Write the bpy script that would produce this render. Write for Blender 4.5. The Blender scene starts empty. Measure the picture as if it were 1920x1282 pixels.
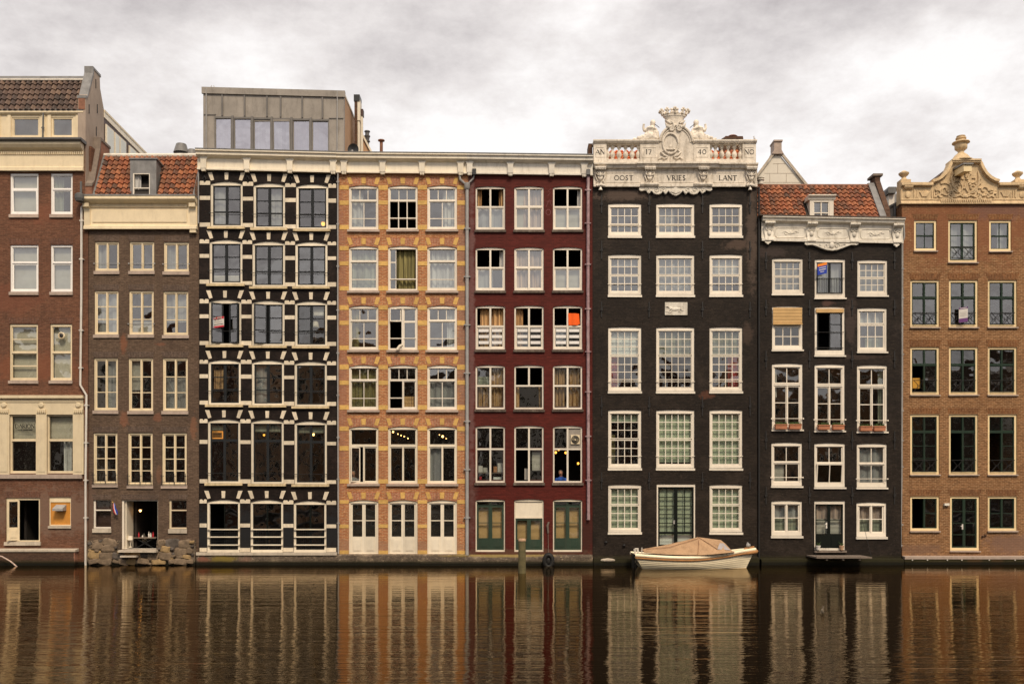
import bpy, math, random
from mathutils import Vector, geometry, Matrix
random.seed(7)
PI = math.pi
SC = bpy.context.scene
COL = SC.collection
F, D, CH, HY = 1720.0, 40.0, 3.0, 930.0   # focal length in photo pixels, camera distance, camera height, horizon row

def PX(px, Y=0.0): return (px-960)*(D+Y)/F
def PZ(py, Y=0.0): return CH+(HY-py)*(D+Y)/F

# ------------------------------------------------------------------ materials
class NB:
    def __init__(s, mat):
        s.nt = mat.node_tree; s.nt.nodes.clear()
    def n(s, t, **kw):
        nd = s.nt.nodes.new(t)
        for k, v in kw.items():
            if k.startswith('i_'):
                key = k[2:]
                key = int(key) if key.isdigit() else key.replace('_', ' ')
                inp = nd.inputs[key]
                if isinstance(v, bpy.types.NodeSocket): s.nt.links.new(v, inp)
                else: inp.default_value = v
            else: setattr(nd, k, v)
        return nd
    def math(s, op, a, b=None, c=None, clamp=False):
        nd = s.n('ShaderNodeMath', operation=op, use_clamp=clamp)
        for i, v in enumerate((a, b, c)):
            if v is None: continue
            if isinstance(v, bpy.types.NodeSocket): s.nt.links.new(v, nd.inputs[i])
            else: nd.inputs[i].default_value = v
        return nd.outputs[0]
    def mix(s, f, a, b, blend='MIX'):
        nd = s.n('ShaderNodeMix', data_type='RGBA', blend_type=blend)
        for i, v in ((0, f), (6, a), (7, b)):
            if isinstance(v, bpy.types.NodeSocket): s.nt.links.new(v, nd.inputs[i])
            else: nd.inputs[i].default_value = v if i == 0 else c4(v)
        return nd.outputs[2]
    def rng(s, v, a, b, c=0.0, d=1.0, smooth=False):
        nd = s.n('ShaderNodeMapRange', clamp=True)
        if smooth: nd.interpolation_type = 'SMOOTHSTEP'
        s.nt.links.new(v, nd.inputs[0])
        for i, x in enumerate((a, b, c, d)): nd.inputs[i+1].default_value = x
        return nd.outputs[0]
    def vec(s, v, sc=(1, 1, 1), loc=(0, 0, 0)):
        nd = s.n('ShaderNodeMapping'); s.nt.links.new(v, nd.inputs[0])
        nd.inputs['Scale'].default_value = sc; nd.inputs['Location'].default_value = loc
        return nd.outputs[0]
    def noise(s, v, scale, detail=4, rough=.55, sc=None, loc=(0, 0, 0)):
        if sc or loc != (0, 0, 0): v = s.vec(v, sc or (1, 1, 1), loc)
        nd = s.n('ShaderNodeTexNoise'); s.nt.links.new(v, nd.inputs['Vector'])
        nd.inputs['Scale'].default_value = scale; nd.inputs['Detail'].default_value = detail
        nd.inputs['Roughness'].default_value = rough
        return nd.outputs[0]
    def out(s, shader):
        o = s.n('ShaderNodeOutputMaterial'); s.nt.links.new(shader, o.inputs[0])
def c4(c): return (c[0], c[1], c[2], 1.0) if len(c) == 3 else c
def srgb(r, g, b):
    f = lambda v: (v/255/12.92) if v/255 <= .04045 else ((v/255+.055)/1.055)**2.4
    return (f(r), f(g), f(b))
M = {}
def newmat(name):
    m = bpy.data.materials.new(name); m.use_nodes = True; M[name] = m
    return m, NB(m)

def plain(name, col, rough=.6, var=.12, scale=2.0, bump=.0, dirt=0.0, dirtcol=(.09, .075, .055), metal=0.0, spec=.4, streak=True):
    """painted or stone surface: mottling, streaks and patches of dirt"""
    m, b = newmat(name)
    tc = b.n('ShaderNodeTexCoord').outputs['Object']
    n1 = b.noise(tc, scale, 5)
    c = b.mix(b.rng(n1, .3, .7), tuple(x*(1-var) for x in col), tuple(min(1, x*(1+var)) for x in col))
    if dirt > 0:
        n2 = b.noise(tc, 1.6, 6, .7, sc=(3.0, 3.0, .7) if streak else None, loc=(3, 1, 2))
        c = b.mix(b.math('MULTIPLY', b.rng(n2, .5, .78), dirt), c, dirtcol)
        n3 = b.noise(tc, 14, 3, .6)
        c = b.mix(b.math('MULTIPLY', b.rng(n3, .55, .8), dirt*.5), c, dirtcol)
    rv = b.math('ADD', b.math('MULTIPLY', b.n('ShaderNodeObjectInfo').outputs['Random'], .22), .87)   # each stone or frame aged a little differently
    sv = b.n('ShaderNodeVectorMath', operation='SCALE'); b.nt.links.new(c, sv.inputs[0]); b.nt.links.new(rv, sv.inputs['Scale']); c = sv.outputs[0]
    p = b.n('ShaderNodeBsdfPrincipled', i_Roughness=rough, i_Metallic=metal)
    p.inputs['Specular IOR Level'].default_value = spec
    b.nt.links.new(c, p.inputs['Base Color'])
    if bump > 0:
        bp = b.n('ShaderNodeBump', i_Strength=.6, i_Distance=bump)
        b.nt.links.new(b.noise(tc, 22, 4), bp.inputs['Height']); b.nt.links.new(bp.outputs[0], p.inputs['Normal'])
    b.out(p.outputs[0]); return m

def brick(name, c1, c2, mortar, row=.066, width=.22, msize=.008, patches=(), stain=(.35, (.05, .035, .028)), light=None,
          rough=.85, bump=.008, soldier=False, msm=.1, wet_shade=0.0, bright=(.0, (.3, .25, .2)), fine=.75):
    """brickwork with varied bricks, broad weathering, run-off streaks, optional patches (x, z, rx, rz, colour, amount)"""
    m, b = newmat(name)
    tc = b.n('ShaderNodeNewGeometry').outputs['Position']
    sx = b.n('ShaderNodeSeparateXYZ'); b.nt.links.new(tc, sx.inputs[0])
    u = b.math('ADD', sx.outputs[0], sx.outputs[1])
    cv = b.n('ShaderNodeCombineXYZ')
    b.nt.links.new(sx.outputs[2] if soldier else u, cv.inputs[0]); b.nt.links.new(u if soldier else sx.outputs[2], cv.inputs[1])
    br = b.n('ShaderNodeTexBrick', offset=.5)
    b.nt.links.new(cv.outputs[0], br.inputs['Vector'])
    for k, v in (('Color1', c4(c1)), ('Color2', c4(c2)), ('Mortar', c4(mortar)), ('Scale', 1.0), ('Mortar Size', msize),
                 ('Mortar Smooth', msm), ('Bias', 0.0), ('Brick Width', width), ('Row Height', row)): br.inputs[k].default_value = v
    c = br.outputs[0]
    nf = b.noise(tc, 6.5, 4, .8, sc=(1, 1, 2.6))
    c = b.mix(b.math('MULTIPLY', b.rng(nf, .40, .62), fine), c, tuple(x*.42 for x in c1))
    nb = b.noise(tc, .55, 5, .6)
    c = b.mix(b.math('MULTIPLY', b.rng(nb, .42, .68), stain[0]), c, stain[1])
    ns = b.noise(tc, 1.0, 6, .65, sc=(3.2, 3.2, .35), loc=(5, 0, 1))
    c = b.mix(b.math('MULTIPLY', b.rng(ns, .52, .75), stain[0]*.8), c, stain[1])
    if bright[0] > 0:
        nl = b.noise(tc, 1.3, 6, .7, loc=(9, 4, 2))
        c = b.mix(b.math('MULTIPLY', b.rng(nl, .52, .72), bright[0]), c, bright[1])
        nk = b.noise(tc, 9.0, 4, .75, sc=(1, 1, 1.8), loc=(2, 6, 4))          # chipped and faded single bricks
        c = b.mix(b.math('MULTIPLY', b.rng(nk, .56, .70), bright[0]), c, tuple(x*1.5 for x in bright[1]))
    for (x, z, rx, rz, pc, am) in patches:
        dx = b.math('DIVIDE', b.math('SUBTRACT', sx.outputs[0], x), rx); dz = b.math('DIVIDE', b.math('SUBTRACT', sx.outputs[2], z), rz)
        d = b.math('SQRT', b.math('ADD', b.math('MULTIPLY', dx, dx), b.math('MULTIPLY', dz, dz)))
        nz = b.noise(tc, 3.0, 6, .75, loc=(x, 0, z))
        k = b.math('SUBTRACT', b.math('MULTIPLY', nz, 2.6), d)
        c = b.mix(b.math('MULTIPLY', b.rng(k, .25, .75), am), c, pc)
    if wet_shade > 0:
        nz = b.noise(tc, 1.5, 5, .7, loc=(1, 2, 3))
        zz = b.math('SUBTRACT', sx.outputs[2], b.math('MULTIPLY', nz, wet_shade*.5))
        c = b.mix(b.rng(zz, wet_shade*.25, wet_shade, .8, 0.0, True), c, (.028, .026, .010))  # algae and damp above the waterline
        c = b.mix(b.rng(sx.outputs[2], .08, .2, .9, 0.0, True), c, (.006, .006, .004))  # near-black foot: shadow of the waterline gap painted into the brick colour
    p = b.n('ShaderNodeBsdfPrincipled', i_Roughness=rough)
    p.inputs['Specular IOR Level'].default_value = .15
    b.nt.links.new(c, p.inputs['Base Color'])
    bp = b.n('ShaderNodeBump', i_Strength=.8, i_Distance=bump)
    h = b.math('SUBTRACT', b.math('MULTIPLY', nf, .6), br.outputs[1])
    b.nt.links.new(h, bp.inputs['Height']); b.nt.links.new(bp.outputs[0], p.inputs['Normal'])
    b.out(p.outputs[0]); return m

def cloth(name, c1, c2, scale=9.0, trans=.0):
    m, b = newmat(name)
    tc = b.n('ShaderNodeTexCoord').outputs['Object']
    n = b.noise(tc, scale, 3, .6, sc=(1, 1, .03))
    c = b.mix(b.rng(n, .38, .62), c1, c2)
    p = b.n('ShaderNodeBsdfPrincipled', i_Roughness=.9); b.nt.links.new(c, p.inputs['Base Color'])
    b.out(p.outputs[0]); return m

def emit(name, col, s, base=(.8, .6, .3)):
    m, b = newmat(name)
    p = b.n('ShaderNodeBsdfPrincipled', i_Roughness=.4)
    p.inputs['Base Color'].default_value = c4(base); p.inputs['Emission Color'].default_value = c4(col)
    p.inputs['Emission Strength'].default_value = s
    b.out(p.outputs[0]); return m

def glassmat(name, fac=.18, tint=(.8, .84, .82), wob=.012, refl=(1, .98, .97)):
    """window glass: a share of mirror reflection over see-through glass, old panes slightly wavy"""
    m, b = newmat(name)
    tc = b.n('ShaderNodeTexCoord').outputs['Object']
    bp = b.n('ShaderNodeBump', i_Strength=1.0, i_Distance=wob); b.nt.links.new(b.noise(tc, 1.5, 1.5, .4), bp.inputs['Height'])
    g = b.n('ShaderNodeBsdfGlossy', i_Roughness=.02); g.inputs['Color'].default_value = c4(refl)
    b.nt.links.new(bp.outputs[0], g.inputs['Normal'])
    t = b.n('ShaderNodeBsdfTransparent'); t.inputs['Color'].default_value = c4(tint)
    fr = b.n('ShaderNodeLayerWeight', i_Blend=.5)      # same from both sides of the sheet
    f = b.math('ADD', b.math('POWER', fr.outputs['Facing'], 5.0), fac, clamp=True)
    mx = b.n('ShaderNodeMixShader'); b.nt.links.new(f, mx.inputs[0]); b.nt.links.new(t.outputs[0], mx.inputs[1]); b.nt.links.new(g.outputs[0], mx.inputs[2])
    b.out(mx.outputs[0]); return m

def tilemat(name, ramp, grime=(.03, .022, .018)):
    m, b = newmat(name)
    tc = b.n('ShaderNodeTexCoord').outputs['Object']
    at = b.n('ShaderNodeAttribute', attribute_name='rnd').outputs['Fac']
    cr = b.n('ShaderNodeValToRGB'); e = cr.color_ramp.elements
    while len(e) < len(ramp): e.new(.5)
    for i, c in enumerate(ramp): e[i].position = i/(len(ramp)-1); e[i].color = c4(c)
    b.nt.links.new(at, cr.inputs[0])
    n = b.noise(tc, 1.1, 5, .7); c = b.mix(b.rng(n, .45, .75, 0, .75), cr.outputs[0], grime)
    n2 = b.noise(tc, 12, 3, .7); c = b.mix(b.rng(n2, .5, .8, 0, .5), c, (.16, .13, .09))
    p = b.n('ShaderNodeBsdfPrincipled', i_Roughness=.8); b.nt.links.new(c, p.inputs['Base Color'])
    b.out(p.outputs[0]); return m

# ------------------------------------------------------------------ mesh builder
class MB:
    def __init__(s): s.v = []; s.f = []; s.r = []
    def add(s, vs, fs, r=0.0):
        o = len(s.v); s.v += [tuple(p) for p in vs]; s.f += [tuple(i+o for i in f) for f in fs]; s.r += [r]*len(fs); return s
    def box(s, x0, x1, y0, y1, z0, z1):
        if x1 < x0: x0, x1 = x1, x0
        if z1 < z0: z0, z1 = z1, z0
        return s.add([(x0, y0, z0), (x1, y0, z0), (x1, y1, z0), (x0, y1, z0), (x0, y0, z1), (x1, y0, z1), (x1, y1, z1), (x0, y1, z1)],
                     [(0, 1, 5, 4), (1, 2, 6, 5), (2, 3, 7, 6), (3, 0, 4, 7), (4, 5, 6, 7), (3, 2, 1, 0)])
    def quad(s, a, b, c, d, r=0.0): return s.add([a, b, c, d], [(0, 1, 2, 3)], r)
    def prism(s, pts, y0, y1):          # outline in x-z, extruded in y
        n = len(pts)
        vs = [(x, y0, z) for x, z in pts]+[(x, y1, z) for x, z in pts]
        tri = geometry.tessellate_polygon([[Vector((x, z, 0)) for x, z in pts]])
        fs = [tuple(t) for t in tri]+[tuple(i+n for i in reversed(t)) for t in tri]
        fs += [(i, (i+1) % n, n+(i+1) % n, n+i) for i in range(n)]
        return s.add(vs, fs)
    def prismx(s, pts, x0, x1, sl=0.0):  # outline in y-z, extruded in x, slant sl = rise per metre
        n = len(pts)
        vs = [(x0, y, z) for y, z in pts]+[(x1, y, z+sl*(x1-x0)) for y, z in pts]
        tri = geometry.tessellate_polygon([[Vector((y, z, 0)) for y, z in pts]])
        fs = [tuple(t) for t in tri]+[tuple(i+n for i in reversed(t)) for t in tri]
        fs += [(i, (i+1) % n, n+(i+1) % n, n+i) for i in range(n)]
        return s.add(vs, fs)
    def lathe(s, cx, cy, prof, seg=14):
        vs = []; fs = []; n = len(prof)
        for r, z in prof:
            for k in range(seg):
                a = 2*PI*k/seg; vs.append((cx+r*math.cos(a), cy+r*math.sin(a), z))
        for i in range(n-1):
            for k in range(seg):
                k2 = (k+1) % seg; fs.append((i*seg+k, i*seg+k2, (i+1)*seg+k2, (i+1)*seg+k))
        fs.append(tuple(range(seg))[::-1]); fs.append(tuple((n-1)*seg+k for k in range(seg)))
        return s.add(vs, fs)
    def tube(s, pts, r, seg=8, caps=True):
        pts = [Vector(p) for p in pts]; n = len(pts)
        rs = list(r) if isinstance(r, (list, tuple)) else [r]*n
        vs = []; fs = []
        for i, p in enumerate(pts):
            d = (pts[min(i+1, n-1)]-pts[max(i-1, 0)]).normalized()
            up = Vector((0, 1, 0)) if abs(d.y) < .9 else Vector((1, 0, 0))
            a = d.cross(up).normalized(); b = d.cross(a).normalized()
            for k in range(seg):
                t = 2*PI*k/seg; vs.append(p+a*math.cos(t)*rs[i]+b*math.sin(t)*rs[i])
        for i in range(n-1):
            for k in range(seg):
                k2 = (k+1) % seg; fs.append((i*seg+k, i*seg+k2, (i+1)*seg+k2, (i+1)*seg+k))
        if caps: fs.append(tuple(range(seg))[::-1]); fs.append(tuple((n-1)*seg+k for k in range(seg)))
        return s.add(vs, fs)
    def ell(s, c, r, seg=12, ring=8, rot=0.0):
        vs = []; fs = []
        for i in range(ring+1):
            ph = PI*i/ring
            for k in range(seg):
                a = 2*PI*k/seg
                x = r[0]*math.sin(ph)*math.cos(a); y = r[1]*math.sin(ph)*math.sin(a); z = r[2]*math.cos(ph)
                x, z = x*math.cos(rot)-z*math.sin(rot), x*math.sin(rot)+z*math.cos(rot)
                vs.append((c[0]+x, c[1]+y, c[2]+z))
        for i in range(ring):
            for k in range(seg):
                k2 = (k+1) % seg; fs.append((i*seg+k, (i+1)*seg+k, (i+1)*seg+k2, i*seg+k2))
        return s.add(vs, fs)
    def ribbon(s, pts, w, y, th=.012):   # flat stroke in the x-z plane, raised th in front of y
        n = len(pts); L = []; R = []
        ws = w if isinstance(w, (list, tuple)) else [w]*n
        for i in range(n):
            a = pts[max(i-1, 0)]; c = pts[min(i+1, n-1)]
            dx, dz = c[0]-a[0], c[1]-a[1]; l = math.hypot(dx, dz) or 1
            L.append((pts[i][0]-dz/l*ws[i]/2, pts[i][1]+dx/l*ws[i]/2)); R.append((pts[i][0]+dz/l*ws[i]/2, pts[i][1]-dx/l*ws[i]/2))
        vs = [(x, y-th, z) for x, z in L]+[(x, y-th, z) for x, z in R]+[(x, y, z) for x, z in L]+[(x, y, z) for x, z in R]
        fs = []
        for i in range(n-1):
            fs += [(i, i+1, n+i+1, n+i), (2*n+i, 2*n+i+1, i+1, i), (n+i, n+i+1, 3*n+i+1, 3*n+i)]
        fs += [(0, n, 3*n, 2*n), (n-1, 2*n-1, 4*n-1, 3*n-1)]
        return s.add(vs, fs)
    def build(s, name, mat, parent=None, smooth=False, mod=None, base=None):
        o_ = (0, 0, 0)
        if parent is not None: o_ = parent['_base']
        elif base is not None: o_ = base
        me = bpy.data.meshes.new(name)
        me.from_pydata([(x-o_[0], y-o_[1], z-o_[2]) for x, y, z in s.v], [], s.f); me.update()
        if any(s.r):
            at = me.attributes.new('rnd', 'FLOAT', 'FACE'); at.data.foreach_set('value', s.r)
        me.materials.append(M[mat])
        import bmesh
        bm = bmesh.new(); bm.from_mesh(me); (bmesh.ops.recalc_face_normals(bm, faces=bm.faces) if name not in ('pane', 'blind', 'curtain') else None); bm.to_mesh(me); bm.free()
        if smooth:
            me.shade_smooth(); me.set_sharp_from_angle(angle=math.radians(50))
        ob = bpy.data.objects.new(name, me); COL.objects.link(ob)
        if parent is not None: ob.parent = parent
        ob['_base'] = o_
        if parent is None: ob.location = o_
        if mod:
            r = ob.modifiers.new('blend', 'REMESH'); r.mode = 'VOXEL'; r.voxel_size = mod; r.use_smooth_shade = True
            sm = ob.modifiers.new('soften', 'SMOOTH'); sm.factor = .5; sm.iterations = 2
        return ob
def tag(o, label=None, cat=None, group=None, kind=None):
    if label: o['label'] = label
    if cat: o['category'] = cat
    if group: o['group'] = group
    if kind: o['kind'] = kind
    return o
def empty(name, loc, label, cat, group=None):
    o = bpy.data.objects.new(name, None); COL.objects.link(o); o.location = loc; o['_base'] = tuple(loc); o.empty_display_size = .3
    return tag(o, label, cat, group)
def arc(cx, cz, rx, rz, a0, a1, n=12):
    return [(cx+rx*math.cos(math.radians(a0+(a1-a0)*i/n)), cz+rz*math.sin(math.radians(a0+(a1-a0)*i/n))) for i in range(n+1)]
def spiral(cx, cz, r0, r1, a0, a1, n=22, sx=1):
    return [(cx+sx*(r0+(r1-r0)*i/n)*math.cos(math.radians(a0+(a1-a0)*i/n)), cz+(r0+(r1-r0)*i/n)*math.sin(math.radians(a0+(a1-a0)*i/n))) for i in range(n+1)]

# ------------------------------------------------------------------ lettering (stroke letters with serifs)
TK, TN = .15, .065
def _bowl(a0, a1, cx=.42, cz=.5, rx=.42, rz=.5): return arc(cx, cz, rx, rz, a0, a1, 18)
GL = {
 'A': (.84, [([(0, 0), (.42, 1)], TN), ([(.42, 1), (.84, 0)], TK), ([(.16, .36), (.68, .36)], TN)]),
 'N': (.86, [([(.08, 0), (.08, 1)], TN), ([(.06, 1), (.8, 0)], TK), ([(.8, 0), (.8, 1)], TN)]),
 'O': (.96, [(arc(.46, .5, .44, .46, 0, 360, 26), .11)]),
 '0': (.8, [(arc(.38, .5, .35, .46, 0, 360, 26), .11)]),
 'S': (.6, [([(.5, .84)]+arc(.28, .74, .2, .22, 40, 200, 8)+[(.28, .5)]+arc(.27, .26, .22, .22, 60, -150, 10), .12)]),
 'T': (.76, [([(.38, 0), (.38, .96)], TK), ([(0, .96), (.76, .96)], TN), ([(.02, .84), (.02, .98)], TN), ([(.74, .84), (.74, .98)], TN)]),
 'V': (.84, [([(.02, 1), (.42, 0)], TK), ([(.42, 0), (.82, 1)], TN)]),
 'R': (.76, [([(.1, 0), (.1, 1)], TK), ([(.1, .95)]+arc(.32, .73, .25, .22, 90, -90, 10)+[(.1, .51)], .08), ([(.3, .5), (.74, 0)], .13)]),
 'I': (.26, [([(.13, 0), (.13, 1)], TK)]),
 'J': (.3, [([(.17, 1), (.17, .05), (.1, -.2), (-.06, -.24)], .13)]),
 'E': (.64, [([(.1, 0), (.1, 1)], TK), ([(.1, .96), (.6, .96)], TN), ([(.1, .5), (.5, .5)], TN), ([(.1, .04), (.62, .04)], TN)]),
 'L': (.64, [([(.1, 0), (.1, 1)], TK), ([(.1, .04), (.62, .04)], TN), ([(.62, .02), (.62, .18)], TN)]),
 'D': (.86, [([(.1, 0), (.1, 1)], TK), ([(.1, .95)]+arc(.34, .5, .45, .45, 90, -90, 16)+[(.1, .05)], .09)]),
 '1': (.3, [([(.16, 1), (.16, .1), (.04, -.02)], TK), ([(.0, .86), (.1, 1)], TN)]),
 '7': (.66, [([(.02, .95), (.62, .95)], TN), ([(.62, .97), (.3, 0)], TK)]),
 '4': (.76, [([(.5, 0), (.5, 1)], TK), ([(.5, 1), (.04, .36)], TN), ([(.04, .36), (.74, .36)], TN)]),
 'K': (.78, [([(.1, 0), (.1, 1)], TK), ([(.7, 1), (.12, .46)], TN), ([(.28, .58), (.76, 0)], .13)]),
 'P': (.7, [([(.1, 0), (.1, 1)], TK), ([(.1, .95)]+arc(.32, .7, .27, .25, 90, -90, 10)+[(.1, .45)], .08)]),
 'C': (.8, [(arc(.44, .5, .4, .46, 50, 310, 18), .11)]),
 'M': (1.0, [([(.1, 0), (.1, 1)], TN), ([(.1, 1), (.5, .1)], TK), ([(.5, .1), (.9, 1)], TN), ([(.9, 1), (.9, 0)], TK)]),
 'G': (.84, [(arc(.44, .5, .4, .46, 50, 340, 18)+[(.8, .45)], .11)]),
 ' ': (.5, [])}
SER = {'A': ((0, 0), (.84, 0)), 'N': ((.08, 0), (.05, 1), (.8, 1)), 'T': ((.38, 0),), 'V': ((.02, 1), (.82, 1)), 'R': ((.1, 0), (.74, 0), (.08, 1)), 'I': ((.13, 0), (.13, 1)),
       'E': ((.08, 0), (.08, 1)), 'L': ((.1, 1), (.08, 0)), 'D': ((.08, 0), (.08, 1)), 'P': ((.1, 0), (.08, 1)), 'K': ((.1, 0), (.1, 1)), '7': ((.3, 0),), '1': ((.16, 1),), '4': ((.5, 0),)}
def text_w(t, h, sp=.14): return sum(GL[c][0]+sp for c in t)*h-sp*h
def lettering(t, cx, z, h, y, mat, parent, name='lettering', sp=.14, rot=0.0, bold=1.0, th=.006):
    mb = MB(); x = -text_w(t, h, sp)/2; k = 0
    cs, sn = math.cos(rot), math.sin(rot)
    R = lambda a, b: (cx+a*cs-b*sn, z+a*sn+b*cs)
    for ch in t:
        w, st = GL[ch]
        for pts, wd in st:
            k += 1; mb.ribbon([R(x+px*h, pz*h) for px, pz in pts], wd*h*bold, y, th+.0004*k)
        for (sx, sz) in SER.get(ch, ()):
            k += 1; mb.ribbon([R(x+(sx-.13)*h, sz*h), R(x+(sx+.13)*h, sz*h)], .05*h*bold, y, th+.0004*k)
        x += (w+sp)*h
    return mb.build(name, mat, parent)
# ------------------------------------------------------------------ materials list
def mats():
    plain('white', (.77, .70, .59), .45, .05, 3, dirt=.25, dirtcol=(.33, .28, .21))
    plain('white_plastic', (.82, .79, .75), .35, .03, 3, dirt=.12)
    plain('cream', (.74, .62, .42), .5, .06, 3, dirt=.28, dirtcol=(.32, .24, .14))
    plain('cream_pale', (.76, .68, .54), .5, .06, 3, dirt=.28, dirtcol=(.30, .24, .16))
    plain('cream_weathered', (.70, .65, .56), .6, .08, 3, dirt=.5, dirtcol=(.25, .20, .14))
    plain('cream_yellow', (.80, .63, .36), .5, .04, 3, dirt=.1, dirtcol=(.32, .24, .14))
    plain('stone_white', (.70, .65, .56), .7, .12, 4, bump=.01, dirt=.6, dirtcol=(.17, .13, .08))
    plain('stone_carved', (.72, .65, .55), .75, .14, 5, bump=.015, dirt=.85, dirtcol=(.16, .115, .06))
    plain('stone_ochre', (.62, .46, .27), .75, .14, 5, bump=.015, dirt=.7, dirtcol=(.18, .12, .06))
    plain('stone_sill', (.42, .33, .27), .8, .12, 5, bump=.01, dirt=.35)
    plain('stone_sill_pale', (.50, .43, .34), .8, .12, 5, bump=.01, dirt=.5)
    plain('stone_trim', (.68, .59, .45), .75, .14, 6, bump=.012, dirt=.35, dirtcol=(.25, .19, .12))
    plain('sill_moss', (.58, .46, .28), .75, .18, 6, bump=.01, dirt=.7, dirtcol=(.20, .15, .05))
    plain('yellow_brick', (.60, .37, .11), .85, .16, 9, bump=.01, dirt=.22, dirtcol=(.30, .16, .06))
    plain('dark_sill', (.09, .065, .05), .8, .3, 7, bump=.01, dirt=.6, dirtcol=(.3, .26, .2))
    plain('grey_frame', (.016, .018, .020), .5, .1, 3, spec=.2)
    plain('green_frame', (.014, .030, .019), .5, .12, 3, dirt=.15, spec=.2)
    plain('green_door', (.020, .042, .027), .45, .12, 3, dirt=.3)
    plain('black_frame', (.005, .007, .006), .5, .1, 3, spec=.12)
    plain('brown_frame', (.055, .025, .018), .5, .15, 3)
    plain('lead', (.19, .185, .18), .55, .22, 3, dirt=.45, dirtcol=(.07, .065, .06))
    plain('lead_dark', (.10, .10, .10), .55, .2, 3, dirt=.3)
    plain('zinc_panel', (.28, .25, .215), .6, .16, 1.2, dirt=.7, dirtcol=(.11, .095, .08))
    plain('zinc_seam', (.14, .13, .12), .6, .15, 3, dirt=.3)
    plain('stucco', (.34, .27, .215), .9, .14, .8, bump=.01, dirt=.55, dirtcol=(.16, .125, .10))
    plain('stucco_orange', (.47, .29, .17), .9, .1, .8, bump=.01, dirt=.4, dirtcol=(.26, .15, .09))
    plain('stucco_cream', (.62, .57, .48), .8, .06, 1, dirt=.15)
    plain('steel_pipe', (.30, .29, .28), .5, .15, 3, dirt=.3)
    plain('pipe_white', (.66, .62, .56), .5, .08, 3, dirt=.25)
    plain('pipe_flaking', (.30, .19, .20), .8, .3, 8, dirt=.9, dirtcol=(.55, .48, .46))
    plain('iron', (.012, .011, .011), .6, .2, 6)
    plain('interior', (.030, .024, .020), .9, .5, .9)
    plain('terracotta', (.50, .20, .105), .8, .12, 6, dirt=.2)
    plain('plywood', (.62, .27, .045), .6, .16, 2.5, dirt=.35, dirtcol=(.30, .10, .02))
    plain('wood_grey', (.19, .15, .12), .85, .2, 5, dirt=.4)
    plain('blind_paper', (.60, .38, .17), .8, .05, 3, dirt=.1)
    plain('blind_green', (.50, .56, .41), .85, .05, 2)
    plain('blind_grey', (.50, .47, .41), .85, .08, 2, dirt=.1)
    plain('blind_white', (.72, .74, .70), .85, .05, 2)
    plain('shade_tan', (.52, .33, .14), .85, .10, 3)
    plain('red_cloth', (.35, .035, .04), .9, .2, 5)
    plain('orange_cloth', (.95, .13, .008), .8, .08, 3)
    plain('blue_cloth', (.02, .08, .34), .85, .15, 5)
    plain('skin', (.45, .22, .14), .6, .05, 5)
    plain('carton', (.42, .20, .09), .85, .15, 5)
    plain('paper', (.72, .68, .62), .8, .05, 5)
    plain('letter_black', (.012, .010, .009), .6, .1, 5)
    plain('sign_red', (.48, .02, .035), .5, .05, 5)
    plain('sign_blue', (.012, .045, .40), .5, .05, 5)
    plain('sign_orange', (.85, .24, .01), .5, .05, 5)
    plain('sign_purple', (.13, .04, .17), .5, .05, 5)
    plain('plant', (.05, .085, .022), .7, .4, 12)
    plain('rubber', (.006, .006, .006), .6, .2, 5)
    plain('bird_dull', (.13, .105, .075), .85, .2, 20)
    plain('gull', (.42, .40, .38), .8, .1, 20)
    plain('dark_metal', (.02, .02, .02), .4, .1, 5)
    plain('rust_brick', (.22, .10, .06), .85, .25, 8, bump=.01, dirt=.4)
    plain('graffiti', (.20, .075, .075), .9, .15, 5)
    cloth('curtain_white', (.66, .65, .62), (.34, .33, .32), 12)
    cloth('curtain_sheer', (.40, .40, .39), (.24, .24, .25), 6)
    cloth('curtain_tan', (.62, .38, .17), (.16, .08, .035), 15)
    cloth('curtain_stripe', (.66, .48, .36), (.33, .26, .25), 14)
    cloth('curtain_olive', (.30, .26, .10), (.10, .085, .03), 14)
    cloth('curtain_green', (.34, .36, .27), (.18, .19, .15), 10)
    glassmat('glass', .20)
    glassmat('glass_dim', .13, wob=.02)
    glassmat('glass_bright', .55, tint=(.62, .62, .66), refl=(.84, .83, .90))
    emit('bulb', (1, .50, .15), 3.5)
    emit('bulb_dim', (1, .40, .05), 1.3)
    brick('brick_brown', (.235, .104, .062), (.135, .057, .036), (.22, .13, .08), patches=[(PX(60), PZ(690), 2.5, .7, (.23, .085, .045), .6), (PX(20), PZ(560), 1.5, .8, (.20, .075, .045), .5), (PX(80), PZ(400), 1.6, .5, (.22, .085, .05), .5), (PX(90), PZ(960), 3.5, 1.2, (.20, .13, .095), .75)], wet_shade=.2)
    brick('brick_grey', (.165, .108, .075), (.105, .068, .048), (.20, .145, .10), patches=[(PX(231), PZ(645), .16, .5, (.27, .10, .05), .55), (PX(300), PZ(645), .3, .08, (.24, .09, .05), .4), (PX(232), PZ(785), .22, .38, (.27, .11, .06), .5), (PX(296), PZ(783), .22, .2, (.26, .10, .055), .45), (PX(363), PZ(800), .16, .6, (.27, .12, .065), .5), (PX(298), PZ(890), .15, .4, (.24, .11, .06), .4), (PX(170), PZ(950), .25, 1.3, (.16, .10, .075), .6)], wet_shade=.3)
    brick('brick_black', (.016, .0095, .008), (.008, .006, .005), (.022, .015, .012), stain=(.3, (.005, .004, .004)), bright=(.6, (.040, .027, .022)), wet_shade=.2, rough=.6, patches=[(PX(500), PZ(1000), 7, 1.3, (.017, .018, .020), .85)])
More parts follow.
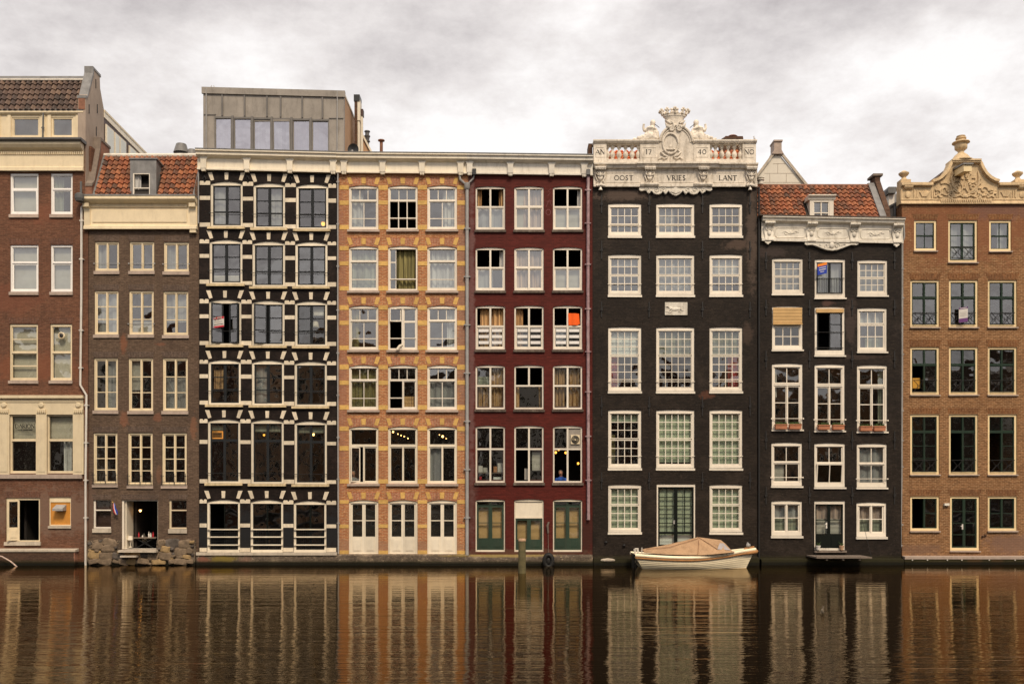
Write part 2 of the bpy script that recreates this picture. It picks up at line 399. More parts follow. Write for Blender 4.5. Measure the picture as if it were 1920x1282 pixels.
    brick('brick_orange', (.58, .215, .085), (.42, .148, .060), (.60, .42, .23), msize=.011, stain=(.3, (.20, .085, .055)), patches=[(PX(640), PZ(650), .3, 8, (.30, .15, .11), .5), (PX(868), PZ(560), .3, 7, (.25, .15, .12), .6), (PX(700), PZ(1025), 6, .35, (.32, .19, .12), .6)], wet_shade=.3)
    brick('brick_red', (.125, .021, .015), (.085, .014, .010), (.085, .015, .011), stain=(.4, (.045, .012, .009)), msize=.006, bump=.012, rough=.6, fine=.2, patches=[(PX(884), PZ(640), .17, 9, (.26, .16, .15), .42), (PX(884), PZ(950), .3, 2.2, (.12, .06, .05), .5), (PX(1100), PZ(1000), .4, 1.0, (.05, .018, .014), .85), (PX(990), PZ(1035), 3.5, .18, (.12, .08, .05), .5)], wet_shade=.3)
    brick('brick_dark', (.034, .0245, .018), (.0165, .012, .009), (.026, .019, .015), stain=(.45, (.0075, .006, .0055)), msize=.006, rough=.6, bright=(.42, (.062, .046, .036)), fine=.75, patches=[(PX(1175), PZ(364), 1.5, .30, (.105, .074, .058), .75), (PX(1410), PZ(440), .28, 2.6, (.12, .085, .066), .6), (PX(1385), PZ(458), .7, .25, (.12, .08, .06), .6), (PX(1327), PZ(740), .35, .22, (.15, .06, .035), .55), (PX(1404), PZ(625), .3, .5, (.09, .06, .045), .5)], wet_shade=.4)
    brick('brick_tar', (.032, .0235, .0175), (.015, .011, .0085), (.024, .018, .0145), stain=(.45, (.0065, .0055, .0055)), msize=.006, rough=.6, bright=(.42, (.062, .046, .037)), fine=.75, patches=[(PX(1598), PZ(600), .28, 1.2, (.085, .06, .05), .5), (PX(1556), PZ(567), .3, .16, (.13, .07, .055), .6), (PX(1434), PZ(470), 1.2, .25, (.07, .05, .045), .5), (PX(1600), PZ(668), 1.6, .12, (.08, .055, .045), .5)], wet_shade=.4)
    brick('brick_tan', (.35, .172, .075), (.175, .082, .036), (.48, .31, .17), row=.072, width=.20, msize=.010, stain=(.25, (.12, .052, .022)), patches=[(PX(1810, .5), PZ(430, .5), 4.5, 1.8, (.22, .085, .042), .7), (PX(1880, .5), PZ(395, .5), 1.6, .5, (.17, .09, .07), .7), (PX(1900, .5), PZ(1020, .5), 1.4, .5, (.20, .12, .09), .7), (PX(1720, .5), PZ(1030, .5), 1.2, .3, (.17, .10, .07), .6)], wet_shade=.25)
    brick('arch_tan', (.28, .115, .045), (.17, .068, .028), (.40, .245, .12), row=.07, width=.20, soldier=True)
    brick('arch_orange', (.56, .225, .12), (.42, .155, .085), (.58, .42, .28), row=.07, width=.20, soldier=True)
    brick('arch_grey', (.155, .105, .080), (.10, .07, .055), (.20, .15, .115), row=.07, width=.20, soldier=True)
    brick('arch_brown', (.21, .095, .06), (.14, .065, .045), (.22, .14, .10), row=.07, width=.20, soldier=True)
    brick('brick_chimney', (.15, .075, .045), (.09, .045, .03), (.14, .11, .08))
    brick('brick_plinth', (.17, .125, .095), (.11, .080, .062), (.19, .155, .115), stain=(.6, (.05, .038, .026)), bright=(.85, (.36, .28, .19)), wet_shade=.22, msize=.014, patches=[(PX(415), PZ(1048), .7, .2, (.23, .17, .035), .8), (PX(385), PZ(1050), .35, .18, (.30, .11, .07), .6), (PX(930), PZ(1041), 2.6, .07, (.25, .18, .05), .7), (PX(462), PZ(1050), .3, .2, (.32, .17, .12), .5)])
    brick('brick_plinth_brown', (.13, .070, .045), (.08, .045, .032), (.12, .085, .06), stain=(.4, (.045, .03, .022)), wet_shade=.24, patches=[(PX(147), PZ(1045), .06, .5, (.42, .20, .13), .8)])
    brick('plinth_mossy', (.22, .17, .09), (.12, .09, .05), (.16, .12, .06), stain=(.5, (.06, .05, .02)), wet_shade=.3, patches=[(PX(1822, .5), PZ(1048, .5), .32, .4, (.34, .17, .08), .9), (PX(1862, .5), PZ(1048, .5), .32, .4, (.32, .16, .08), .9)])
    tilemat('tile_red', [(.18, .055, .024), (.30, .092, .036), (.38, .14, .058), (.22, .065, .028), (.115, .055, .032), (.32, .11, .042), (.075, .042, .03)])
    tilemat('tile_red_bright', [(.50, .10, .025), (.66, .16, .035), (.60, .20, .06), (.42, .09, .03), (.30, .13, .05)], grime=(.10, .05, .02))
    tilemat('tile_brown', [(.075, .045, .035), (.13, .08, .06), (.18, .115, .08), (.10, .06, .048), (.06, .042, .036)])

# ------------------------------------------------------------------ houses and their windows
class House:
    def __init__(s, name, label, x0, x1, Y, group='canal houses in one row'):
        s.Y = Y; s.x0 = x0; s.x1 = x1; s.holes = []
        s.root = empty(name, (PX((x0+x1)/2, Y), Y, 0), label, 'house', group)
    def X(s, p): return PX(p, s.Y)
    def Z(s, p): return PZ(p, s.Y)
    def hole(s, x0, y0, x1, y1, arch=0):
        X, Z = s.X, s.Z
        if arch: pts = [(X(x0), Z(y1)), (X(x1), Z(y1))]+[(X(x0+(x1-x0)*t), Z(y0+arch-arch*(1-(2*t-1)**2))) for t in (1, .8, .6, .4, .2, 0)]
        else: pts = [(X(x0), Z(y1)), (X(x1), Z(y1)), (X(x1), Z(y0)), (X(x0), Z(y0))]
        s.holes.append(pts)
    def wall(s, mat, outline, name='wall', depth=.32, body=7.0, bodytop=None, zb=-.6):
        """front wall with real openings and reveals, plus the box of the house behind it"""
        Y = s.Y; mb = MB()
        loops = [outline]+s.holes
        flat = [p for l in loops for p in l]
        tri = geometry.tessellate_polygon([[Vector((x, z, 0)) for x, z in l] for l in loops])
        mb.add([(x, Y, z) for x, z in flat], [tuple(t) for t in tri])
        for l in s.holes:
            n = len(l)
            mb.add([(x, Y, z) for x, z in l]+[(x, Y+depth, z) for x, z in l], [(i, (i+1) % n, n+(i+1) % n, n+i) for i in range(n)])
        n = len(outline)
        mb.add([(x, Y, z) for x, z in outline]+[(x, Y+depth, z) for x, z in outline], [(i, (i+1) % n, n+(i+1) % n, n+i) for i in range(n)])
        xs = [p[0] for p in outline]; zt = bodytop if bodytop is not None else max(p[1] for p in outline)
        a, b = min(xs)+.004, max(xs)-.004
        mb.box(a, a+.2, Y+depth, Y+body, zb, zt-.02); mb.box(b-.2, b, Y+depth, Y+body, zb, zt-.02)
        mb.box(a+.2, b-.2, Y+body-.2, Y+body, zb, zt-.02)
        s.ztop = zt
        return mb.build(name, mat, s.root)
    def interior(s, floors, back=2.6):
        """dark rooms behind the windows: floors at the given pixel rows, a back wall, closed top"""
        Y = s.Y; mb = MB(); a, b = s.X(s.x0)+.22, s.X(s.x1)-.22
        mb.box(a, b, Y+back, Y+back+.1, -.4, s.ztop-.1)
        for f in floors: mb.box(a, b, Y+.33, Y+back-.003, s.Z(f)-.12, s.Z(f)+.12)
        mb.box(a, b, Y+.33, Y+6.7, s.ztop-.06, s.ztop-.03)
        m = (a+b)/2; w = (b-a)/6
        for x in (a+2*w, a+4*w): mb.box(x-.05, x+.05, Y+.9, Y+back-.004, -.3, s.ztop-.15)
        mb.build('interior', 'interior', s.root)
    def cornice(s, pts, x0, x1, mat, name='cornice', slant=0.0):
        """pts: (pixels in front of the wall, pixel row); slant: pixel drop over the length"""
        k = D/F
        L = s.X(x1)-s.X(x0)
        return MB().prismx([(s.Y-a*k, s.Z(b)) for a, b in pts], s.X(x0), s.X(x1), -slant*k/L).build(name, mat, s.root)

def bx(mb, h, x0, y0, x1, y1, ya, yb):
    return mb.box(h.X(x0), h.X(x1), h.Y+ya, h.Y+yb, h.Z(y1), h.Z(y0))

def curtain_mb(x0, x1, z0, z1, y, folds, amp=.035):
    n = max(6, int(folds*5)); mb = MB(); vs = []
    ph = random.random()*6
    for i in range(n+1):
        t = i/n; x = x0+(x1-x0)*t
        w = amp*math.sin(t*folds*2*PI+ph)+amp*.4*math.sin(t*folds*4.7+ph*2)
        vs += [(x, y+w, z1), (x+.3*w, y+w*1.2, z0)]
    mb.add(vs, [(2*i, 2*i+2, 2*i+3, 2*i+1) for i in range(n)])
    return mb

def win(h, x0, y0, x1, y1, fm='cream', fl=3.2, ft=3.5, fb=3.5, arch=0, bars=(), S=(), sill=None, C=(), off=.07, name='window', label=None,
        gl='glass', leaf='sash', hole=True, rail=None, fr=None, room=.0):
    """a window or door: frame (> leaves, pane, sill, curtain, rail). Fractions u, v run over the opening inside the frame, v downwards"""
    Y = h.Y; X, Z = h.X, h.Z
    j = random.uniform(-.3, .3)
    if hole: h.hole(x0, y0, x1, y1, arch)
    fr = fl if fr is None else fr
    mb = MB(); fy0, fy1 = off, off+.12
    bx(mb, h, x0, y0+arch+ft, x0+fl, y1-fb, fy0, fy1); bx(mb, h, x1-fr, y0+arch+ft, x1, y1-fb, fy0, fy1)
    bx(mb, h, x0, y1-fb, x1, y1, fy0-.008, fy1)
    if arch:
        pts = [(X(x0), Z(y0+arch+ft)), (X(x1), Z(y0+arch+ft))]+[(X(x0+(x1-x0)*t), Z(y0+arch-arch*(1-(2*t-1)**2))) for t in (1, .8, .6, .4, .2, 0)]
        mb.prism(pts, Y+fy0-.004, Y+fy1)
        bx(mb, h, x0+fl*.8, y0+arch+ft-.6, x1-fr*.8, y0+arch+ft+.6, fy0-.02, fy0-.0042)
    else: bx(mb, h, x0, y0, x1, y0+ft, fy0-.004, fy1)
    a0, a1, b0, b1 = x0+fl, x1-fr, y0+arch+ft, y1-fb
    U = lambda u: a0+(a1-a0)*u
    V = lambda v: b0+(b1-b0)*v
    for k, (kind, p, w, q0, q1) in enumerate(bars):
        if kind == 'h': bx(mb, h, U(q0), V(p)-w/2, U(q1), V(p)+w/2, fy0-.002-.001*k, fy1)
        else: bx(mb, h, U(p)-w/2, V(q0), U(p)+w/2, V(q1), fy0-.001*k-.006, fy1)
    W = mb.build(name, fm, h.root)
    if label: W['label'] = label
    pane = MB(); npn = 0
    for st in S:
        u0, v0, u1, v1, nx, ny, mt, bd, mu, kind = st[:10]
        ex = st[10] if len(st) > 10 else {}
        sx0, sx1, sy0, sy1 = U(u0), U(u1), V(v0), V(v1)
        if kind == 'o': continue
        d = fy0+.03; q = MB()
        if kind == 'p':
            bx(q, h, sx0, sy0, sx1, sy1, d, d+.03); q.build('panel', mt, W); continue
        bt = ex.get('bt', bd)
        pn = ex.get('panel', 0)*(sy1-sy0)
        ang = ex.get('swing', 0)      # hinged leaf, opened outwards; positive = hinge at the left
        bx(q, h, sx0, sy0, sx0+bd, sy1, d, d+.05); bx(q, h, sx1-bd, sy0, sx1, sy1, d, d+.05)
        bx(q, h, sx0+bd, sy0, sx1-bd, sy0+bt, d+.002, d+.05); bx(q, h, sx0+bd, sy1-ex.get('bb', bd)-pn, sx1-bd, sy1, d+.002, d+.05)
        if pn:
            bx(q, h, sx0+bd+1.2, sy1-pn+1, sx1-bd-1.2, sy1-bd-1, d-.010, d+.0025)
            bx(q, h, sx0+bd+2.6, sy1-pn+2.6, sx1-bd-2.6, sy1-bd-2.6, d-.02, d-.0098)
        gx0, gx1, gy0, gy1 = sx0+bd, sx1-bd, sy0+bt, sy1-ex.get('bb', bd)-pn
        ys = ex.get('ys') or [gy0+(gy1-gy0)*i/ny for i in range(1, ny)]
        if ex.get('ys'): ys = [gy0+(gy1-gy0)*t for t in ys]
        for i in range(1, nx):
            xx = gx0+(gx1-gx0)*i/nx; bx(q, h, xx-mu/2, gy0, xx+mu/2, gy1, d+.008, d+.04)
        for yy in ys: bx(q, h, gx0, yy-mu/2, gx1, yy+mu/2, d+.005, d+.042)
        pz = MB() if ang else pane
        gy = Y+d+.025; tl = ex.get('tilt', 0)
        t1, t2 = random.uniform(-.007, .007), random.uniform(-.011, .011)
        vs = [(X(gx0)-.004, gy+t1, Z(gy1)), (X(gx1)+.004, gy-t1, Z(gy1)), (X(gx1)+.004, gy-t1+t2, Z(gy0)), (X(gx0)-.004, gy+t1+t2, Z(gy0))]
        if kind == 'g': pz.quad(*vs); npn += 0 if ang else 1
        if ang or tl:
            hx = X(sx0) if ang > 0 else X(sx1); hz = Z(sy1)
            ca, sa = math.cos(math.radians(ang)), math.sin(math.radians(ang))
            def rot(p):
                x, y, z = p
                if tl: return (x, y-(z-hz)*tl, z)
                dx, dy = x-hx, y-(Y+d); return (hx+dx*ca+dy*sa, Y+d-dx*sa+dy*ca, z)
            q.v = [rot(p) for p in q.v]
            if ang: pz.v = [rot(p) for p in pz.v]; pz.build('pane', gl, W)
            elif tl and kind == 'g': pane.v[-4:] = [rot(p) for p in pane.v[-4:]]
        q.build(leaf, mt, W)
    if npn: pane.build('pane', gl, W)
    if sill:
        sm, oh, hg, pj = sill; k = D/F
        q = MB(); zz = Z(y1)-.002
        q.prismx([(Y-pj, zz-.012), (Y+.08, zz), (Y+.08, zz-hg*k), (Y-pj, zz-hg*k)], X(x0-oh), X(x1+oh), random.uniform(-.006, .006))
        q.build('sill', sm, W)
    for (u0, v0, u1, v1, mt, folds) in C:
        yb = Y+fy1+.10
        if folds: q = curtain_mb(X(U(u0)), X(U(u1)), Z(V(v1)), Z(V(v0)), yb, folds)
        else:
            q = MB(); n = 6
            for i in range(n):
                va, vb = v0+(v1-v0)*i/n, v0+(v1-v0)*(i+1)/n
                q.quad((X(U(u0)), yb-.03+.012*(i % 2), Z(V(vb))), (X(U(u1)), yb-.03+.012*(i % 2), Z(V(vb))), (X(U(u1)), yb-.03+.012*((i+1) % 2), Z(V(va))), (X(U(u0)), yb-.03+.012*((i+1) % 2), Z(V(va))))
        q.build('curtain' if folds else 'blind', mt, W)
    if rail:
        rm, rv, rw = rail; q = MB()
        for v in rv:
            q.tube([(X(x0-1.5), Y-.03, Z(V(v))), (X(x1+1.5), Y-.03, Z(V(v)))], rw, 6)
            for xx in (x0-1, x1+1): q.box(X(xx)-.025, X(xx)+.025, Y-.045, Y+.01, Z(V(v))-.03, Z(V(v))+.03)
        q.build('rail', rm, W)
    return W

def arch_part(h, x0, x1, yb, ht, mat, sp=3.5, y=.006, arch=0):
    """flat or slightly cambered brick arch above an opening"""
    X, Z = h.X, h.Z
    T = lambda t: yb+arch-arch*(1-(2*t-1)**2)
    low = [(X(x0+(x1-x0)*t), Z(T(t))) for t in (0, .25, .5, .75, 1)] if arch else [(X(x0), Z(yb)), (X(x1), Z(yb))]
    MB().prism(low+[(X(x1+sp), Z(yb-ht)), (X(x0-sp), Z(yb-ht))], h.Y-y, h.Y+.01).build('brick_arch', mat, h.root)

def pantiles(h, x0, x1, y0, z0, y1, z1, mat, tw=.235, th=.27, name='roof', cut=()):
    """pantile roof from eave (y0, z0) to ridge (y1, z1) with wave profile and lapped rows"""
    L = math.hypot(y1-y0, z1-z0); rows = max(1, round(L/th)); cols = max(1, round((x1-x0)/tw))
    dy, dz = (y1-y0)/rows, (z1-z0)/rows; ny, nz = -(z1-z0)/L, (y1-y0)/L
    mb = MB(); S = 6; w = (x1-x0)/cols
    prof = [0.0, .045, .075, .066, .022, -.018]
    for r in range(rows):
        for c in range(cols):
            cx = x0+(c+.5)*w; mz = z0+dz*(r+.5)
            if any(a < cx < b and mz < zt for a, b, zt in cut): continue
            jit = random.uniform(-.006, .006); vs = []
            for k in range(S+1):
                hgt = prof[k % S]
                x = x0+(c+k/S)*w
                lo = hgt+.062+jit; hi = hgt+jit
                vs += [(x, y0+dy*(r-.12)+ny*lo, z0+dz*(r-.12)+nz*lo), (x, y0+dy*(r+1)+ny*hi, z0+dz*(r+1)+nz*hi),
                       (x, y0+dy*(r-.12)+ny*(lo-.06), z0+dz*(r-.12)+nz*(lo-.06))]
            mb.add(vs, [(3*k, 3*k+3, 3*k+4, 3*k+1) for k in range(S)]+[(3*k, 3*k+2, 3*k+5, 3*k+3) for k in range(S)], random.uniform(.02, 1))
    o = mb.build(name, mat, h.root)
    # boarding under the tiles
    MB().add([(x0, y0-ny*.03, z0-nz*.03), (x1, y0-ny*.03, z0-nz*.03), (x1, y1-ny*.03, z1-nz*.03), (x0, y1-ny*.03, z1-nz*.03),
              (x0, y1+1.2, z1-2.6), (x1, y1+1.2, z1-2.6)], [(0, 1, 2, 3), (3, 2, 5, 4)]).build('roof_boarding', 'interior', h.root)
    return o

def downpipe(h, pts, r, mat, brackets=(), y=.09, name='downpipe'):
    q = MB(); P = [(h.X(a), h.Y-y, h.Z(b)) for a, b in pts]; q.tube(P, r, 8)
    for (a, b) in brackets:
        q.box(h.X(a)-r*1.9, h.X(a)+r*1.9, h.Y-y-r*.6, h.Y, h.Z(b)-.02, h.Z(b)+.02)
        q.tube([(h.X(a), h.Y-y, h.Z(b)-.05), (h.X(a), h.Y-y, h.Z(b)+.05)], r*1.25, 8)
    return q.build(name, mat, h.root, smooth=True)

def wall_anchor(h, px, y0, y1):
    q = MB(); x = h.X(px); q.box(x-.022, x+.022, h.Y-.035, h.Y+.01, h.Z(y1), h.Z(y0))
    m = (h.Z(y0)+h.Z(y1))/2; q.box(x-.05, x+.05, h.Y-.06, h.Y-.034, m-.05, m+.05); q.tube([(x, h.Y-.06, m), (x+.07, h.Y-.05, m+.12)], .015, 5)
    q.build('wall_anchor', 'iron', h.root)
def rect(h, x0, y0, x1, zb=-.6):   # wall outline: pixel columns x0..x1, top row y0
    return [(h.X(x0)+.003, zb), (h.X(x1)-.003, zb), (h.X(x1)-.003, h.Z(y0)), (h.X(x0)+.003, h.Z(y0))]
k = D/F

# ============================================================ brown brick house at the left edge
def house_left():
    h = House('brown_brick_house', 'brown brick house at the left edge with dark tiled roof and cream shopfront', -240, 165, 0.0)
    cols = [(-82, -35, 1), (19, 72, 0), (95, 136, 0)]
    for c, (a, b, off_) in enumerate(cols):
        for r, (y0, y1) in enumerate(((325, 402), (459, 547))):
            win(h, a, y0, b, y1, 'white_plastic', 3, 4, 3.5, bars=[('h', .36, 3, 0, 1)], sill=('stone_sill', 1.2, 6.5, .07), off=.05,
                S=[(0, 0, 1, .345, 1, 1, 'white_plastic', 1.2, 1, 'g'), (0, .38, 1, 1, 1, 1, 'white_plastic', 2.4, 1, 'g', {'tilt': .05 if (r == 0 and c == 1) else 0})],
                C=[(0, 0, 1, 1, 'blind_grey', 0)] if (r, c) != (0, 2) else [(0, 0, .5, 1, 'curtain_green', 2)], gl='glass')
        w = win(h, a-1, 607, b-1, 713, 'cream', 3, 5, 4, bars=[('h', .5, 3, 0, 1)], sill=('stone_sill', 1.5, 6, .07), off=.05,
                S=[(0, 0, 1, .485, 1, 2 if c < 2 else 1, 'cream', 1.2, 1.5, 'g'), (0, .515, 1, 1, 1, 2 if c < 2 else 1, 'cream', 1.2, 2.5, 'g')],
                C=[(0, 0, 1, 1, 'blind_cream', 0)], gl='glass_dim')
        if c == 2:
            q = MB(); q.lathe(0, 0, [(.155, 0), (.155, .03), (.12, .05), (.11, .02), (.0, .02)], 18)
            q.v = [(h.X(114.5)+x, h.Y+.05-z, h.Z(629)+y) for x, y, z in q.v]; q.build('vent_ring', 'cream', w, smooth=True)
            q = MB(); q.lathe(0, 0, [(.08, 0), (.08, .05), (.03, .07)], 14)
            q.v = [(h.X(114.5)+x, h.Y+.05-z, h.Z(629)+y) for x, y, z in q.v]; q.build('vent_cap', 'iron', w)
    # shopfront windows
    for i, (a, b) in enumerate(((-52, -2), (20, 68), (90, 138))):
        w = win(h, a-1.2, 777, b+1.2, 887, 'cream', 2.6, 2.5, 4, bars=[('h', .44, 3.6, 0, 1)], off=.03, gl='glass_dim',
                S=[(0, 0, 1, .42, 1, 1, 'cream', .5, 1, 'g'), (0, .46, 1, 1, 1, 1, 'cream', .5, 1, 'g')],
                C=[(0, .0, 1, .43, 'blind_cream', 0)]+([(.5, .44, .85, 1, 'curtain_white', 2)] if i == 2 else []))
        if i == 1:
            for mbt, zz, hh, nm, bo in (('DARION', 802, 7.2, 'lettering', 1.0), ('CAPITAL MANAGEMENT', 806.5, 1.9, 'lettering', 1.2)):
                o = lettering(mbt if nm else '', h.X(45), h.Z(zz), hh*k, h.Y+.075, 'letter_black', w, bold=bo*1.25, sp=.10)
    win(h, 11, 933, 75, 1015, 'cream', 3.2, 4, 2.5, off=.05, sill=('stone_sill_pale', 2, 7, .08),
        S=[(0, .0, .36, 1, 1, 1, 'cream', 3.2, 1, 'g', {'panel': .28, 'swing': -38})], bars=[], label='tall cellar opening with one cream casement swung inwards')
    w = win(h, 92, 932, 133, 985, 'cream', 1.8, 9, 1.8, off=.04, sill=('stone_sill_pale', 1, 5, .06), S=[(0, 0, 1, 1, 1, 1, 'plywood', 0, 0, 'p')], label='small window boarded with orange plywood and a metal hood')
    q = MB(); X, Z = h.X, h.Z
    q.prismx([(h.Y-.28, Z(953)), (h.Y+.10, Z(945)), (h.Y+.10, Z(957)), (h.Y-.28, Z(957))], X(104), X(123)); q.build('vent_hood', 'steel_pipe', w)
    # shopfront surround
    q = MB()
    def b(x0, y0, x1, y1, p, bk=.0): bx(q, h, x0, y0, x1, y1, -p, bk)
    b(-75, 747, 157, 777, .06); b(-77, 741.5, 158.5, 747, .18); b(-75, 752, 157, 754, .09)
    for i, xx in enumerate((-63, 9, 79, 148)):
        b(xx-10, 777, xx+10, 889, .075); b(xx-7, 790, xx+7, 884, .09); b(xx-8.5, 767, xx+8.5, 772.5, .10)
        for t in range(5): b(xx-8+t*3.6, 768.5, xx-6+t*3.6, 774.5, .13)
        q2 = MB(); q2.lathe(0, 0, [(.12, 0), (.12, .03), (.09, .06), (.04, .065), (.0, .065)], 16)
        q.add([(X(xx)+x, h.Y-.06-z, Z(759.5)+y) for x, y, z in q2.v], q2.f)
    q.build('shopfront_surround', 'cream', h.root)
    bx(MB(), h, 0, 0, 0, 0, 0, 0)
    q = MB(); bx(q, h, -75, 889, 155, 897, -.10, .0); q.build('stone_ledge', 'stone_sill', h.root)
    for a, b_, off_ in cols:
        arch_part(h, a, b_, 457.5, 10, 'arch_brown', 3); arch_part(h, a-1, b_-1, 605.5, 10, 'arch_brown', 3)
    arch_part(h, 11, 75, 931.5, 10, 'arch_brown', 3); arch_part(h, 92, 133, 930.5, 10, 'arch_brown', 3)
    # cornice, gutter, attic front
    h.cornice([(-1, 272), (16, 272), (16, 276), (12, 281), (7, 284), (4, 286), (4, 314), (6, 316), (6, 322), (-1, 322)], -240, 158, 'cream')
    h.cornice([(-1, 266), (22, 266), (22, 269), (17, 272), (-1, 272)], -240, 162, 'lead_dark', 'gutter')
    q = MB()
    for i in range(110): bx(q, h, -236+i*3.6, 286.5, -234+i*3.6, 291.5, -.15, -.09)
    q.build('dentil_band', 'cream', h.root)
    q = MB(); q.box(X(-240), X(-18.6*F/D+960), h.Y-.02, h.Y+.02, Z(268), Z(322)+.0)
    # attic storey
    aw = House.__new__(House); aw.Y = .10; aw.x0 = -240; aw.x1 = 158; aw.holes = []; aw.root = h.root
    for i, (a, b_) in enumerate(((-88, -30), (22, 74), (96, 137))):
        win(aw, a, 220, b_, 256, 'cream', 3, 2.5, 2.5, off=.03, S=[(0, 0, 1, 1, 1, 1, 'cream', .8, 1, 'g')], gl='glass')
    PXA = lambda p: PX(p, .10)
    aw.wall('cream', [(PXA(-240), PZ(267, .1)), (PXA(157), PZ(267, .1)), (PXA(157), PZ(209, .1)), (PXA(-240), PZ(209, .1))], 'attic_front', depth=.2, body=1.2, zb=PZ(267, .1))
    aw.cornice([(-1, 210), (5, 210), (5, 213), (2, 216), (-1, 216)], -240, 158, 'cream', 'moulding')
    aw.cornice([(-1, 258), (3, 258), (3, 262), (-1, 262)], -240, 158, 'cream', 'moulding')
    for pxl in (-5, 15, 79, 90, 143):
        MB().box(PXA(pxl), PXA(pxl)+.14, .06, .10, PZ(258, .1), PZ(216, .1)).build('pilaster', 'cream', h.root)
    downpipe(h, [(81, 212), (81, 218), (80, 266)], .035, 'lead_dark', [(80.5, 240)], y=.0)
    # roof, lead ridge, parapet gable
    ez, rz = PZ(207, .05), 3+780*(D+.7)/F
    pantiles(h, PX(-235), -18.93, .05, ez, .70, rz, 'tile_brown', cut=())
    MB().prismx([(.6, rz-.02), (.66, rz+.15), (.8, rz+.17), (1.2, rz-.05)], PX(-240), -18.93).build('lead_ridge', 'lead', h.root)
    q = MB(); q.tube([(PX(-240), .60, rz-.04), (-18.94, .60, rz-.04)], .055, 6); q.build('ridge_mortar', 'stone_white', h.root)
    MB().prismx([(.0, ez-.05), (.0, ez+.04), (.12, ez+.08), (.2, ez-.05)], PX(-240), -18.7).build('roof_gutter', 'lead', h.root)
    h.wall('brick_brown', [(X(-240), -.6), (X(165), -.6), (X(165), Z(376)), (X(160), Z(376)), (X(160), Z(268)), (X(-240), Z(268))], body=7, bodytop=Z(268))
    g = MB(); g.prismx([(.002, 10), (.0, 20.36), (.10, 20.42), (.7, 21.72), (.72, 21.98), (1.38, 21.96), (1.42, 21.4), (1.8, 20.6), (1.8, 10)], -18.93, -18.595)
    g.build('side_gable', 'stucco', h.root)
    g = MB(); g.prismx([(-.03, 20.34), (-.03, 20.46), (.14, 20.50), (.66, 21.75), (.66, 22.05), (1.44, 22.02), (1.46, 21.9), (.76, 21.96), (.74, 21.72), (.15, 20.42)], -18.96, -18.57)
    g.build('lead_coping', 'lead', h.root)
    g = MB(); g.box(-18.9, -18.62, -.02, .0, 19.85, 20.34); g.build('parapet_pier', 'rust_brick', h.root)
    for yy, zz in ((.95, 21.4), (1.1, 20.35), (.3, 20.0), (1.0, 19.3)):
        MB().box(-18.60, -18.57, yy, yy+.03, zz-.2, zz+.2).build('wall_anchor', 'iron', h.root)
    # rear wing receding behind the neighbour's roof
    q = MB(); q.box(-21.5, -18.60, 1.81, 7.0, 12, 20.25); q.build('rear_wing', 'brown_frame', h.root)
    q = MB(); q.prismx([(1.81, 20.25), (1.81, 20.5), (7.1, 20.32), (7.1, 20.08)], -21.6, -18.57); q.build('rear_wing_eave', 'cream_pale', h.root)
    q = MB(); q.prismx([(1.81, 20.5), (1.81, 20.6), (7.15, 20.42), (7.15, 20.32)], -21.6, -18.55); q.build('rear_wing_gutter', 'cream', h.root)
    for y0, y1 in ((1.95, 2.75), (2.85, 3.35), (3.42, 4.1), (4.5, 5.3), (5.4, 6.2)):
        q = MB(); q.box(-18.6, -18.54, y0, y1, 16, 20.0); w = q.build('window', 'cream_pale', h.root)
        q = MB(); q.box(-18.54, -18.53, y0+.07, y1-.07, 16.1, 19.93); q.build('blind', 'blind_white', w)
    # plinth and the drain pipe along the party wall
    q = MB(); q.prismx([(-.30, -.6), (-.30, Z(1031)-.02), (-.26, Z(1031)+.03), (.0, Z(1028)), (.0, -.6)], X(-240), X(146)); q.build('plinth', 'brick_plinth_brown', h.root)
    q = MB(); q.prismx([(-.34, Z(1031)-.05), (-.34, Z(1031)+.02), (-.0, Z(1027.5)), (-.0, Z(1031)-.05)], X(-240), X(148)); q.build('plinth_cap', 'stone_sill_pale', h.root)
    downpipe(h, [(158, 345), (158, 385)], .05, 'lead_dark', y=.30)
    downpipe(h, [(163, 385), (155, 390), (154.5, 560), (152.5, 722), (164, 741), (162.5, 900), (162.5, 1066)], .048, 'pipe_white', [(155, 415), (154.5, 487), (154, 620), (153, 690), (163.5, 760), (163, 830), (162.6, 900), (162.5, 970)], y=.10)
    q = MB(); q.lathe(h.X(157), -.38, [(.16, Z(383)), (.2, Z(378)), (.2, Z(371)), (.12, Z(368))], 12); q.build('pipe_hopper', 'lead_dark', h.root)
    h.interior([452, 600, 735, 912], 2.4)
    return h

